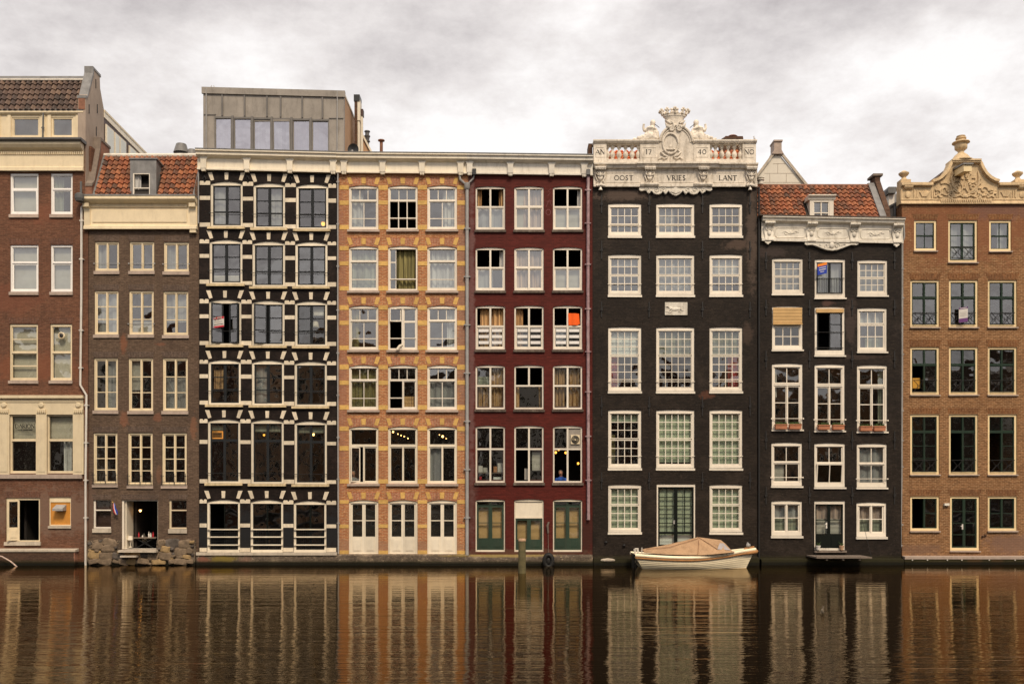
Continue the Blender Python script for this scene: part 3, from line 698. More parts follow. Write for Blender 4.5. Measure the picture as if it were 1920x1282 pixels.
# ============================================================ grey brick house with the orange roof
def house_grey():
    h = House('grey_brick_house', 'narrow grey-brown brick house with orange tiled roof, grey dormer and deep cream cornice', 166, 373, .03)
    X, Z = h.X, h.Z
    rows = [[(178, 453, 223, 508), (243, 453, 289, 508), (307, 454, 354, 509)],
            [(177, 545, 222, 627), (242, 545, 288, 627), (306, 546, 353, 628)],
            [(176, 671, 221, 769), (241, 671, 287, 770), (305, 671, 352, 770)],
            [(175, 811, 220, 907), (240, 811, 286, 909), (304, 811, 350, 909)]]
    for r, row in enumerate(rows):
        for c, (a, b, d, e) in enumerate(row):
            ny = (1, 3, 3, 4)[r]
            S = [(0, 0, .5, 1, 1, ny, 'cream', 2.1, 1.5, 'g'), (.5, 0, 1, 1, 1, ny, 'cream', 2.1, 1.5, 'g')]
            C = []
            if r == 0: C = [(0, .0, .45, 1, 'curtain_sheer', 1)] if c != 1 else []
            if r == 1: C = [[(0, 0, 1, 1, 'curtain_sheer', 2)], [(0, .7, 1, 1, 'blind_grey', 0)], [(0, 0, 1, .7, 'curtain_sheer', 2)]][c]
            if r == 2: C = [[(.5, 0, 1, 1, 'curtain_sheer', 1)], [(0, 0, .5, .6, 'blind_grey', 0)], [(0, .35, 1, 1, 'curtain_sheer', 2)]][c]
            w = win(h, a, b, d, e, 'cream', 2.6, 3.2, 3, bars=[('v', .5, 2.2, 0, 1)], S=S, sill=('stone_sill', 1.6, 6.5, .06), C=C, off=.05,
                    gl='glass_dim' if r == 3 else 'glass', rail=('steel_pipe', (.78,), .009) if (r == 0 or (r, c) == (1, 1)) else None)
            arch_part(h, a, d, b-1.5, 10, 'arch_grey', 3)
            if r == 3:
                q = MB(); y = h.Y-.10
                for xx in (a+.5, a+23, d-.5 if False else a+44): pass
                q.tube([(X(a-1), y, Z(e-6)), (X(d+1), y, Z(e-6))], .012, 5); q.tube([(X(a-1), y, Z(e-1)), (X(d+1), y, Z(e-1))], .012, 5)
                for xx in (a+1.5, a+24, d-1):
                    for sg in (-1, 1):
                        pts = spiral(X(xx)+sg*.035, Z(e-17), .005, .045, 0, 400, 12, sg)
                        q.tube([(px_, y, pz_) for px_, pz_ in pts], .008, 4)
                    q.tube([(X(xx), y, Z(e-22)), (X(xx), y, Z(e))], .012, 5)
                for i in range(1, 9):
                    if i % 2: q.tube([(X(a+i*5), y, Z(e-6)), (X(a+i*5), y, Z(e-1))], .007, 4)
                q.build('ornamental_rail', 'iron', w)
    for (a, b, d, e, c1) in ((175, 937, 208, 990, 'curtain_tan'), (317, 937, 350, 991, None)):
        win(h, a, b, d, e, 'cream_weathered' if c1 else 'cream', 3.4, 1.2, 2.5, bars=[('h', .36, 2.2, 0, 1)], fr=.8, sill=('stone_sill_pale', 1, 8, .06), off=.05,
            S=[(0, 0, 1, .34, 1, 1, 'brown_frame', 1, 1, 'g'), (0, .39, 1, 1, 1, 1, 'brown_frame', 1, 1, 'g')], gl='glass_dim', C=[(0, 0, 1, 1, 'brown_frame', 0)] if c1 else [])
        arch_part(h, a, d, b-1.5, 9, 'arch_grey', 3)
    # cellar doorway, both doors folded in
    w = win(h, 228, 937, 296, 1029, 'white', 3.5, 1.6, 1, fr=1.2, off=.05, S=[], name='doorway', label='wide open cellar doorway with white posts')
    q = MB(); q.box(X(232)+.02, X(232)+.07, h.Y+.12, h.Y+.85, Z(1028), Z(939)); q.build('door_leaf', 'cream_pale', w)
    q = MB(); q.box(X(295)-.07, X(295)-.03, h.Y+.12, h.Y+.7, Z(1028), Z(939)); q.build('door_leaf', 'black_frame', w)
    arch_part(h, 228, 296, 935.5, 9, 'arch_grey', 3)
    h.cornice([(-1, 372), (17, 372), (17, 378), (12, 382), (6, 385), (4, 387), (4, 424), (8, 426), (8, 431.5), (-1, 431.5)], 160, 371, 'cream')
    h.cornice([(4, 396), (5.5, 396), (5.5, 418), (4, 418)], 176, 352, 'cream', 'frieze_panel')
    h.cornice([(-1, 370), (18, 370), (18, 372.4), (-1, 372.4)], 158, 372, 'lead', 'gutter')
    q = MB()
    for i in range(74): bx(q, h, 173+i*2.45, 386, 174.3+i*2.45, 390.5, -.16, -.09)
    q.build('dentil_band', 'cream', h.root)
    for xx, e in ((160, 432), (358, 438)):
        q = MB(); q.prismx([(h.Y-.28, Z(384)), (h.Y-.28, Z(391)), (h.Y-.17, Z(393)), (h.Y-.13, Z(400)), (h.Y-.13, Z(e-6)), (h.Y-.17, Z(e-4)), (h.Y-.17, Z(e)), (h.Y, Z(e)), (h.Y, Z(384))], X(xx), X(xx+11.5))
        q.build('cornice_bracket', 'cream', h.root)
    h.wall('brick_grey', rect(h, 166, 376, 373), bodytop=Z(376))
    # roof
    ez, rz, ry = Z(371), 3+637*(D+1.15)/F, 1.18
    dl, dr = PX(243), PX(297)
    pantiles(h, -18.28, -13.9, .06, ez, ry, rz, 'tile_red', cut=[(dl, dr, ez+1.35)])
    q = MB(); q.tube([(-18.3, ry, rz+.04), (-13.85, ry, rz+.04)], .10, 8); q.build('ridge_mortar', 'stone_white', h.root)
    for xx in (-18.31, -13.93):
        q = MB(); q.prismx([(.03, ez), (.0, ez+.10), (ry-.05, rz+.09), (ry, rz)], xx, xx+.10); q.build('edge_flashing', 'lead', h.root)
    q = MB(); q.prismx([(-.02, 15.3), (-.02, 16.55), (.18, 16.75), (.72, 18.35), (.80, 18.85), (1.75, 18.80), (1.75, 15.3)], -18.59, -18.31); q.build('party_parapet', 'rust_brick', h.root)
    q = MB(); q.prismx([(-.05, 16.5), (-.05, 16.62), (.18, 16.83), (.70, 18.4), (.78, 18.95), (1.8, 18.9), (1.8, 18.8), (.84, 18.82), (.75, 18.35), (.2, 16.74)], -18.592, -18.28); q.build('parapet_coping', 'wood_grey', h.root)
    q = MB(); q.prismx([(-.02, 15.3), (-.02, 16.5), (.1, 16.7), (1.15, 18.4), (1.5, 18.4), (1.5, 15.3)], -13.83, -13.66); q.build('party_parapet', 'brick_chimney', h.root)
    # dormer
    q = MB(); y0 = .20; dz = PZ(299, y0)
    x0, x1 = PX(244, y0), PX(293, y0); wx0, wx1 = PX(249.5, y0), PX(281, y0); wz0, wz1 = PZ(369, y0), PZ(325.5, y0)
    q.box(x0, wx0, y0, y0+.5, ez-.05, dz); q.box(wx1, x1, y0, y0+.6, ez-.05, dz); q.box(wx0, wx1, y0, y0+.5, wz1, dz); q.box(wx0, wx1, y0, y0+.5, ez-.05, wz0)
    q.prismx([(y0-.05, dz), (y0-.05, dz+.05), (y0+1.1, dz-.05), (y0+1.1, dz-.12)], x0-.04, x1+.06)
    q.box(x1-.06, x1-.002, y0+.6, y0+1.0, ez, dz-.05); dm = q.build('dormer', 'lead', h.root)
    q = MB(); t = .05
    q.box(wx0, wx0+t, y0-.01, y0+.06, wz0, wz1); q.box(wx1-t*.6, wx1, y0-.01, y0+.06, wz0, wz1); q.box(wx0, wx1, y0-.013, y0+.06, wz0, wz0+.09); q.box(wx0, wx1, y0-.013, y0+.06, wz1-.03, wz1); q.box(wx0+t, wx1-t*.6, y0, y0+.05, wz0+.36, wz0+.40)
    q.build('dormer_window', 'white', dm)
    q = MB(); q.box(wx0, wx1, y0+.4, y0+.45, wz0, wz1); q.build('dormer_room', 'interior', dm)
    q = curtain_mb(wx0+.03, wx0+.3, wz0+.35, wz1, y0+.14, 2, .02); q.build('curtain', 'curtain_white', dm)
    # roof vents
    for cx, r_, zt in ((340, 1.0, 271), (360, .72, 281)):
        y = 2.6; s = r_*.34; q = MB(); z1 = PZ(zt, y)
        q.lathe(PX(cx, y), y, [(s*.8, z1-1.6), (s*.8, z1-.45), (s*1.05, z1-.40), (s*.95, z1-.30), (s*.68, z1), (s*.3, z1+.03), (.0, z1+.03)], 16); q.build('roof_vent', 'lead', h.root, smooth=True)
    # rubble base
    random.seed(11)
    q = MB(); q.box(X(166.5), X(228), -.12, .03, -.6, Z(1012)); q.box(X(296), X(368), -.12, .03, -.6, Z(1012)); q.box(X(228), X(296), -.12, .03, -.6, Z(1031)); q.build('rubble_mortar', 'brick_plinth', h.root)
    def stone(cx, cy, w_, h_):
        q = MB(); q.ell((0, 0, 0), (1, 1, 1), 14, 9); sp = lambda v: math.copysign(abs(v)**random.uniform(.42, .5), v)
        sh = random.uniform(-.18, .18); ph = random.uniform(0, 6)
        q.v = [(X(cx)+w_*k/2*(sp(x)+sh*z), -.10+.10*sp(y)+.03*math.sin(x*3+ph), Z(cy)+h_*k/2*(sp(z)*(1+.2*math.sin(x*2.3+ph)))+random.uniform(-.015, .015)) for x, y, z in q.v]
        ra = random.uniform(-.35, .35); x_c, z_c = X(cx), Z(cy)
        q.v = [(x_c+(x-x_c)*math.cos(ra)-(z-z_c)*math.sin(ra), y, z_c+(x-x_c)*math.sin(ra)*.7+(z-z_c)*math.cos(ra)) for x, y, z in q.v]
        o = q.build('rubble_stone', random.choice(('rubble_a', 'rubble_b', 'rubble_c', 'rubble_a')), h.root)
    y = 1018
    put = []
    for big in (1.0, .8, .6, .42, .3):
        for t in range(500):
            w_, h__ = random.uniform(20, 30)*big, random.uniform(13, 19)*big
            cx_, cy_ = random.uniform(167+w_/2, 367-w_/2), random.uniform(1012+h__/2-2, 1059-h__/2)
            if cy_-h__/2 < 1032 and 224-w_/2 < cx_ < 298+w_/2: continue
            if any(abs(cx_-a)*2 < (w_+c_)*.74 and abs(cy_-b_)*2 < (h__+d_)*.70 for a, b_, c_, d_ in put): continue
            put.append((cx_, cy_, w_, h__)); stone(cx_, cy_, w_, h__)
    q = MB(); bx(q, h, 229, 1030, 300, 1034, -.45, .3); bx(q, h, 234, 1040, 264, 1043, -.5, 0); q.build('door_step', 'stone_sill_pale', h.root)
    h.interior([448, 538, 660, 795, 925], 2.6)
    return h

# ============================================================ stone-trimmed houses share these
def trims(h, edges, rows, mat_band, mat_block, notch, mid, bh, vh, widths, archmat=None):
    """stone or brick bands across the piers and blocks in the arches; rows: list of three (x0,y0,x1,y1)"""
    X, Z = h.X, h.Z
    for row in rows:
        sp = [(edges[0], row[0][0])]+[(row[i][2], row[i+1][0]) for i in range(2)]+[(row[2][2], edges[1])]
        for i, (a, b) in enumerate(sp):
            ya = sum(w[1] for w in ((row[i-1],) if i == 3 else (row[i],)))
            yb = (row[i-1] if i == 3 else row[i])[3]
            ya2 = (row[0] if i == 0 else row[i-1])[1]; yb2 = (row[0] if i == 0 else row[i-1])[3]
            ya = (ya+ya2)/2; yb = (yb+yb2)/2
            for kk, (t0, t1) in enumerate(((ya, ya+bh), (ya+(yb-ya)*mid, ya+(yb-ya)*mid+bh*.95), (yb-bh, yb))):
                q = MB(); a_, b_ = a+.2, b-.2; t0 += random.uniform(-.45, .45); t1 += random.uniform(-.45, .45)
                if kk == 0 and notch:
                    m = (a+b)/2
                    q.prism([(X(a_), Z(t1)), (X(b_), Z(t1)), (X(b_), Z(t0+1.5)), (X(b_-1.2), Z(t0)), (X(m+2.2), Z(t0)), (X(m), Z(t0+3)), (X(m-2.2), Z(t0)), (X(a_+1.2), Z(t0)), (X(a_), Z(t0+1.5))], h.Y-.014, h.Y+.01)
                else: bx(q, h, a_, t0, b_, t1, -.012, .01)
                q.build('stone_band' if notch else 'yellow_brick_band', mat_band, h.root)
        for (x0, y0, x1, y1) in row:
            w = x1-x0; q = MB(); m = (x0+x1)/2; b0, b1, kw = widths
            if archmat: arch_part(h, x0, x1, y0-.8, vh-1, archmat, 5, .004, arch=3.5)
            q.prism([(X(x0+1), Z(y0-1)), (X(x0+b0+1), Z(y0-2.5)), (X(x0+b0-3), Z(y0-vh)), (X(x0-b1), Z(y0-vh))], h.Y-.014, h.Y+.01); q.build('arch_stone', mat_block, h.root); q = MB()
            q.prism([(X(x1-1), Z(y0-1)), (X(x1-b0-1), Z(y0-2.5)), (X(x1-b0+3), Z(y0-vh)), (X(x1+b1), Z(y0-vh))], h.Y-.014, h.Y+.01); q.build('arch_stone', mat_block, h.root); q = MB()
            q.prism([(X(m-kw*.85), Z(y0-2.8)), (X(m+kw*.85), Z(y0-2.8)), (X(m+kw), Z(y0-vh+.5)), (X(m-kw), Z(y0-vh+.5))], h.Y-.016, h.Y+.01)
            q.build('keystone', mat_block, h.root)

def cornice_row(h, x0, x1, y0, y1, slant, brackets, mat, foot='stone_trim'):
    h.cornice([(-1, y0), (17, y0), (17, y0+3), (14, y0+4), (14, y0+9), (8, y0+12), (4, y0+13), (4, y1-4), (7, y1-3), (7, y1), (-1, y1)], x0, x1, mat, slant=slant)
    h.cornice([(-1, y0-1.2), (18, y0-1.2), (18, y0-.1), (-1, y0-.1)], x0, x1, 'lead', 'gutter', slant)
    for b in brackets:
        dy = slant*(b-x0)/(x1-x0); q = MB(); X, Z = h.X, h.Z; w = 5.2
        q.prism([(X(b-w), Z(y1-2+dy)), (X(b+w), Z(y1-2+dy)), (X(b+w), Z(y0+17+dy)), (X(b+w+3), Z(y0+12+dy)), (X(b-w-3), Z(y0+12+dy)), (X(b-w), Z(y0+17+dy))], h.Y-.20, h.Y-.02)
        q.build('cornice_bracket', mat, h.root)
        q = MB()
        for t in (-3.4, -.8, 1.8): bx(q, h, b+t, y1-2+dy, b+t+1.8, y1+3+dy, -.19, -.02)
        q.build('bracket_drops', mat, h.root)

# ============================================================ black house with white bands
def house_banded():
    h = House('black_banded_house', 'black brick house with white stone bands and a grey box storey on the roof', 373, 634, 0.0)
    X, Z = h.X, h.Z
    R = [[(394.5, 340, 455, 425), (475, 343, 534.5, 427.5), (555, 345, 615.5, 429.5)],
         [(392.6, 449, 454.5, 532), (473, 452, 534.5, 537), (553.5, 453, 614, 537)],
         [(391.6, 561, 452.4, 646.5), (472, 563, 533.6, 647.5), (552.8, 564, 613.5, 648.5)],
         [(390.4, 674, 451.5, 758), (472, 675, 532.5, 759), (552, 677, 613, 761)],
         [(389.5, 785, 450.5, 905), (470.5, 786, 532, 906), (552, 788.5, 613, 907)],
         [(388, 936, 450, 1034), (469.5, 936, 531, 1034), (550.5, 938, 612, 1034)]]
    for r, row in enumerate(R):
        for c, (a, b, d, e) in enumerate(row):
            g = 'grey_frame'; C = []; bars = []; rail = ('iron', (.70,), .012); lab = None
            s = lambda u0, u1, kind='g', ex={}: (u0, 0, u1, 1, 1, 3, g, 2.6, 1.8, kind, ex)
            S = [s(0, .5), s(.5, 1)]; gl = 'glass'
            if r == 1: C = [(0, .8, 1, 1, 'blind_grey', 0)] if c == 0 else []
            if r == 0: C = [[(0, 0, .5, 1, 'curtain_sheer', 1)], [(.5, 0, 1, 1, 'curtain_sheer', 2)], []][c]
            if r == 2:
                if c == 0: S = [s(0, .42, 'g', {'swing': -28}), s(.62, 1, 'g', {'swing': 20})]
                if c == 1: S = [s(0, .45, 'g', {'swing': -22}), s(.5, 1)]
                if c == 2: C = [(.55, 0, 1, .25, 'paper', 0)]; gl = 'glass_dim'
            if r == 3: C = [[(.08, .15, .4, .65, 'curtain_tan', 1)], [(0, 0, .5, 1, 'curtain_sheer', 1)], []][c]; gl = 'glass_dim' if c != 1 else 'glass'
            if r == 4:
                S = [(u, 0, u+.5, .30, 1, 1, g, 2.4, 1.8, 'g') for u in (0, .5)]+[(u, .30, u+.5, 1, 1, 1, g, 2.4, 1.8, 'g') for u in (0, .5)]
                rail = ('iron', (.86,), .012); gl = 'glass_dim'; C = [(0, 0, 1, .14, 'curtain_green', 0)] if c else [(0, .05, .45, .12, 'curtain_green', 0)]
            if r == 5:
                S = [(0, 0, .5, 1, 1, 1, 'black_frame', 1.5, 1, 'g'), (.5, 0, 1, 1, 1, 1, 'black_frame', 1.5, 1, 'g')]; rail = None; gl = 'glass_dim'
                if c == 0: S = S[1:]
            w = win(h, a, b, d, e, 'cream_pale', 4.2, 2.6, 3, arch=4.5, S=S, C=C, off=.05, gl=gl, rail=rail, bars=bars,
                    sill=('sill_moss', 4.5, 5, .12) if r < 5 else None)
            if r == 5:
                q = MB()
                for yy in (991, 1005, 1020): bx(q, h, a+1, yy, d-1, yy+2.2, -.02, .035)
                bx(q, h, a+1, 1030, d-1, 1034.5, -.02, .04); q.build('rail', 'cream_pale', w)
                q = MB()
                for i in range(1, 15): xx = X(a+4.2+(d-a-8.4)*i/15); q.box(xx-.006, xx+.006, .042, .05, Z(1030), Z(993))
                for i in range(1, 9): zz = Z(993+i*4.2); q.box(X(a+4), X(d-4), .051, .056, zz-.005, zz+.005)
                q.build('rail_mesh', 'grey_frame', w)
            if (r, c) == (4, 0):
                q = MB(); x0, x1, z0, z1 = X(394), X(417), Z(822), Z(807.5); t = .055
                q.box(x0, x0+t, .10, .14, z0, z1); q.box(x1-t, x1, .10, .14, z0, z1); q.box(x0+t, x1-t, .10, .14, z0, z0+t); q.box(x0+t, x1-t, .10, .14, z1-t, z1)
                for i in range(3): q.box(x0+t, x1-t, .115, .13, z0+.1+i*.07, z0+.115+i*.07)
                q.build('vent_frame', 'plywood', w)
    trims(h, (374.2, 630.5), R[:5], 'stone_trim', 'stone_trim', True, .33, 7.4, 16.5, (6, 5, 3.6))
    trims(h, (374.2, 630.5), [R[5]], 'stone_trim', 'stone_trim', True, .46, 7.4, 16.5, (6, 5, 3.6))
    cornice_row(h, 371.5, 633, 285, 320, 6, (384, 464.7, 545, 626), 'cream_pale')
    q = MB()
    for b in (384, 464.7, 545, 626):
        q.tube([(X(b), -.06, Z(331)), (X(b)-.07, -.05, Z(336)), (X(b), -.03, Z(341)), (X(b)+.07, -.05, Z(336)), (X(b), -.06, Z(331))], .018, 5)
    q.build('iron_anchors', 'iron', h.root)
    h.wall('brick_black', rect(h, 373, 300, 634), bodytop=Z(292))
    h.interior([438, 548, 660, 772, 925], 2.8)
    q = MB(); q.prismx([(-.12, -.6), (-.12, Z(1039)), (.0, Z(1039)), (.0, -.6)], X(370), X(634)-.01); q.build('plinth', 'brick_plinth', h.root)
    q = MB(); q.box(X(370), X(633)-.01, -.17, .0, Z(1040), Z(1034.5)); q.build('stone_ledge', 'stone_sill_pale', h.root)
    downpipe(h, [(634, 326), (634, 700), (635, 1038)], .032, 'steel_pipe', [(634, 342), (634, 421), (634, 500), (634, 582), (634, 662), (634, 741), (634.5, 820), (634.5, 898), (635, 980)], y=.07)
    downpipe(h, [(372.8, 300), (372.8, 420)], .03, 'steel_pipe', y=.05)
    # box storey on the roof
    y0 = .25; P = lambda p: PX(p, y0); Q = lambda p: PZ(p, y0)
    x0, x1 = P(381), P(645); zt0, zt1 = Q(166), Q(173); zb = Q(300)
    wx = [(402.5, 434.5, 'c'), (438.5, 471.5, 'c'), (475, 508.5, 'c'), (511.5, 545, 't'), (548.5, 581.5, 'c'), (584.5, 617, 'c')]
    bh = House.__new__(House); bh.Y = y0; bh.x0 = 381; bh.x1 = 645; bh.holes = []
    base = h.root
    bh.root = base
    for i, (a, b_, kd) in enumerate(wx):
        dy = (a-404)*.026
        win(bh, a, 219+dy, b_, 290+dy, 'zinc_seam', 1.2, 3.5, 2, off=-.02, S=[(0, 0, 1, 1, 1, 1, 'zinc_panel', .9, 1, 'g', {'tilt': .05 if i == 3 else 0, 'bt': 3.5 if i in (2, 3) else 1})],
            C=[(0, 0, 1, 1, 'curtain_white' if i in (2, 3) else 'curtain_sheer', 2)] if i != 1 else [], gl='glass_bright')
    bh.wall('zinc_panel', [(x0, zb), (x1, zb), (x1, zt1), (x0, zt0)], 'box_storey_front', depth=.2, body=.4, zb=zb)
    q = MB()
    q.prismx([(y0+.21, zb), (y0+.21, zt1-.02), (2.9, zt1-.02), (2.9, zb)], x1-.15, x1); q.build('box_storey_side', 'stucco_orange', base)
    q = MB(); q.add([(x0, y0+.21, zt0), (x1+.02, y0+.21, zt1), (x1+.02, 2.95, zt1), (x0, 2.95, zt0), (x0, y0+.21, zt0-.1), (x1+.02, y0+.21, zt1-.1), (x1+.02, 2.95, zt1-.1), (x0, 2.95, zt0-.1)], [(0, 1, 2, 3), (4, 5, 6, 7), (0, 1, 5, 4), (1, 2, 6, 5), (2, 3, 7, 6), (3, 0, 4, 7)]); q.build('box_storey_roof', 'cream_pale', base)
    q = MB()
    q.box(x0, x0+.15, y0+.21, 2.9, zb, zt0-.12); q.build('box_storey_side', 'zinc_panel', base)
    q = MB(); sl = (zt1-zt0)/(x1-x0)
    q.prismx([(y0-.07, zt0-.24), (y0-.07, zt0+.04), (y0+.02, zt0+.04), (y0+.02, zt0-.24)], x0-.05, x1+.05, sl); q.build('zinc_fascia', 'zinc_panel', base)
    q = MB()
    for i, xx in enumerate((417, 459, 501, 526.5, 567, 605)):
        z1 = zt0+sl*(P(xx)-x0)-.25; z0 = Q(217+(xx-404)*.026); q.box(P(xx)-.035, P(xx)+.035, y0-.045, y0+.0, z0, z1)
    for xx in (436.5, 473.3, 510, 547, 583): q.box(P(xx)-.045, P(xx)+.045, y0-.06, y0-.0, Q(289), Q(217+(xx-404)*.026))
    q.box(P(382), P(405), y0-.03, y0, Q(216), Q(214.6)); q.box(P(617), P(644), y0-.03, y0, Q(223), Q(221.6))
    q.build('zinc_seams', 'zinc_seam', base)
    q = MB()
    q.tube([(P(387.5), y0-.05, Q(166)), (P(387.5), y0-.05, Q(290))], .03, 6); q.tube([(P(633), y0-.05, Q(172)), (P(632.5), y0-.05, Q(290))], .03, 6); q.build('drain_tubes', 'steel_pipe', base)
    # flue, chimney stack and lean-to behind
    q = MB(); yy = 1.9; A = lambda p: PX(p, yy); B = lambda p: PZ(p, yy)
    q.box(A(664.5), A(670), yy, yy+.5, B(300), B(180)); q.build('chimney_stack', 'brick_chimney', base)
    q = MB(); q.box(A(663.5), A(674.5), yy-.04, yy+.55, B(190), B(178)); q.build('chimney_cap', 'dark_metal', base)
    q = MB(); q.box(A(670.2), A(675.2), yy, yy+.45, B(226), B(188)); q.tube([(A(671.5), yy+.1, B(300)), (A(671.5), yy+.1, B(225))], .075, 8); q.tube([(A(676), yy+.3, B(300)), (A(676), yy+.3, B(212))], .07, 8); q.build('flue', 'cream_pale', base)
    q = MB(); q.box(A(675.4), A(679.4), yy+.2, yy+.5, B(213), B(201)); q.build('flue_cap', 'brown_frame', base)
    yy = 3.0; q = MB(); A = lambda p: PX(p, yy); B = lambda p: PZ(p, yy)
    q.prism([(A(676), B(296)), (A(700), B(296)), (A(677), B(250)), (A(676), B(250))], yy, yy+1.0); q.build('lean_to', 'stucco_orange', base)
    q = MB(); q.ribbon([(A(675), B(244)), (A(702), B(296))], .08, yy, .08); q.build('lean_to_verge', 'cream_pale', base)
    q = MB(); yy = 4.2; cx = PX(688.5, yy); zt = PZ(246, yy)
    q.lathe(cx, yy, [(.09, zt-2), (.09, zt-.55), (.14, zt-.52), (.14, zt-.48), (.10, zt-.46), (.12, zt-.30), (.15, zt-.27), (.15, zt-.24), (.10, zt-.22), (.10, zt-.06), (.145, zt-.04), (.13, zt), (.0, zt)], 14); q.build('roof_vent', 'lead_dark', base, smooth=True)
    q = MB(); yy = 3.4; cx = PX(715, yy); zt = PZ(263, yy)
    q.lathe(cx, yy, [(.075, zt-1.2), (.075, zt-.06), (.16, zt-.04), (.16, zt), (.05, zt+.02), (.0, zt+.02)], 12); q.build('roof_vent', 'rust_brick', base)
    return h

# ============================================================ orange brick house
def house_orange():
    h = House('orange_brick_house', 'orange brick house with yellow brick bands and cream windows, between black and red houses', 634, 878, .04)
    X, Z = h.X, h.Z
    cols = [(654, 709.5), (727.5, 783), (801, 857)]
    ys = [(347.5, 430.6), (461, 545), (572.5, 656), (684, 768), (799, 906.3), (937, 1038.5)]
    R = [[(a, y0, b, y1) for a, b in cols] for y0, y1 in ys]
    for r, row in enumerate(R):
        for c, (a, b, d, e) in enumerate(row):
            f = 'white' if r < 4 else 'cream_pale'; C = []; rail = None; gl = 'glass'
            top = (0, 0, 1, .295, 3, 1, f, 1.4, 1.4, 'g')
            bars = [('h', .31, 3, 0, 1)]
            bot = (0, .325, 1, 1, 2, 1, f, 1.7, 1.5, 'g', {'ys': (.66,), 'bb': 2.6})
            S = [top, bot]
            if r == 0:
                if c == 1: S = [top, (0, .325, .7, 1, 2, 1, f, 1.2, 1.2, 'o')]; bars += [('v', .33, 1.6, .31, 1), ('v', .66, 1.6, .31, 1), ('h', .75, 1.8, 0, 1)]
                C = [[(0, 0, .45, 1, 'curtain_white', 2)], [], [(.5, 0, 1, 1, 'curtain_white', 2)]][c]
            if r == 1:
                S = [(0, 0, 1, .295, 1, 1, f, 1.4, 1.4, 'g'), (0, .325, 1, 1, 1, 1, f, 1.7, 1.6, 'g', {'ys': (.66,), 'bb': 2.6})]
                C = [[(0, 0, 1, 1, 'curtain_green', 4)], [(.25, 0, .95, 1, 'curtain_olive', 4)], [(0, 0, 1, 1, 'curtain_white', 5)]][c]
                if c == 1: S = [(0, 0, .24, .33, 1, 1, f, 1.2, 1, 'g'), (0, .33, .24, 1, 1, 1, f, 1.2, 1, 'g')]; bars = [('h', .75, 1.8, 0, 1)]
            if r == 2:
                C = [[(0, 0, .28, 1, 'curtain_olive', 1)], [], [(.68, 0, 1, 1, 'curtain_white', 2)]][c]
                if c == 1: S = [(0, 0, .42, .33, 1, 1, f, 1.3, 1, 'g', {'swing': -14}), (.52, 0, 1, .33, 1, 1, f, 1.8, 1, 'g'), (.52, .33, 1, 1, 1, 1, f, 1.8, 1, 'g')]; bars = [('h', .31, 2.6, 0, .46), ('v', .49, 4, 0, 1), ('h', .75, 1.6, 0, 1)]
            if r == 3:
                C = [[(0, 0, 1, 1, 'curtain_olive', 4)], [(.5, .7, .95, 1, 'curtain_tan', 0)], [(0, .33, 1, 1, 'curtain_sheer', 3)]][c]; gl = 'glass_dim' if c < 2 else 'glass'
                if c == 1: S = [top, (.5, .325, 1, 1, 1, 1, f, 2, 1, 'g')]; bars += [('v', .5, 2.6, .31, 1), ('h', .75, 1.7, 0, .5)]
            if r == 4:
                S = [(0, 0, 1, .30, 1, 1, f, 1.3, 1, 'g'), (0, .34, .5, 1, 1, 1, f, 1.8, 1, 'g'), (.5, .34, 1, 1, 1, 1, f, 1.8, 1, 'g')]; gl = 'glass_dim'
                bars = [('h', .32, 3.2, 0, 1), ('v', .5, 2.5, .32, 1)]; C = [[], [], [(0, .34, .5, 1, 'curtain_sheer', 2)]][c]
                if c == 0: S[1] = (0, .34, .36, 1, 1, 1, f, 1.8, 1, 'g', {'swing': -18})
            if r == 5:
                gl = 'glass_dim'; S = [(0, 0, .5, 1, 1, 2, f, 3.2, 1.6, 'g', {'panel': .30}), (.5, 0, 1, 1, 1, 2, f, 3.2, 1.6, 'g', {'panel': .30})]; bars = []
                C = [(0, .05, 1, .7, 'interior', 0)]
            win(h, a, b, d, e, f, 3.4, 1.8, 3.5 if r < 5 else 1.2, arch=3.6, bars=bars, S=S, C=C, off=.05, gl=gl, leaf='sash' if r < 5 else 'door_leaf', name='window' if r < 5 else 'garden_door',
                sill=('stone_sill', 2.6, 4.6, .10) if r < 5 else None)
    trims(h, (636.5, 872.5), R[:5], 'yellow_brick', 'yellow_brick', False, .345, 8.6, 15, (7, 3.5, 4.4), 'arch_orange')
    trims(h, (636.5, 872.5), [R[5]], 'yellow_brick', 'yellow_brick', False, .45, 7, 15, (7, 3.5, 4.4), 'arch_orange')
    cornice_row(h, 633.3, 876, 291.5, 326, 2, (646, 718.3, 792, 864), 'cream_pale')
    h.wall('brick_orange', rect(h, 634, 300, 878), bodytop=Z(296))
    h.interior([441, 555, 668, 785, 925], 2.8)
    q = MB(); q.prismx([(-.18, -.6), (-.18, Z(1041)), (.04, Z(1038)), (.04, -.6)], X(634)+.01, X(878)-.01); q.build('plinth', 'brick_plinth', h.root)
    downpipe(h, [(876, 351), (876, 700), (876, 1040)], .075, 'steel_pipe', [(876, 430), (876, 520), (876, 610), (876, 700), (876, 790), (876, 880), (876, 970)], y=.10)
    q = MB(); y = h.Y-.10
    q.tube([(X(862), y, Z(328)), (X(863), y, Z(338)), (X(874), y, Z(348)), (X(876), y, Z(352))], .055, 8); q.tube([(X(889), y, Z(329)), (X(888), y, Z(336)), (X(878), y, Z(346))], .04, 8)
    q.lathe(X(876), y, [(.09, Z(357)), (.13, Z(354)), (.13, Z(346)), (.07, Z(344))], 12); q.build('pipe_junction', 'steel_pipe', h.root, smooth=True)
    q = MB(); q.box(X(886), X(893), h.Y-.25, h.Y-.05, Z(331), Z(320)); q.build('pipe_hopper', 'dark_metal', h.root)
    return h

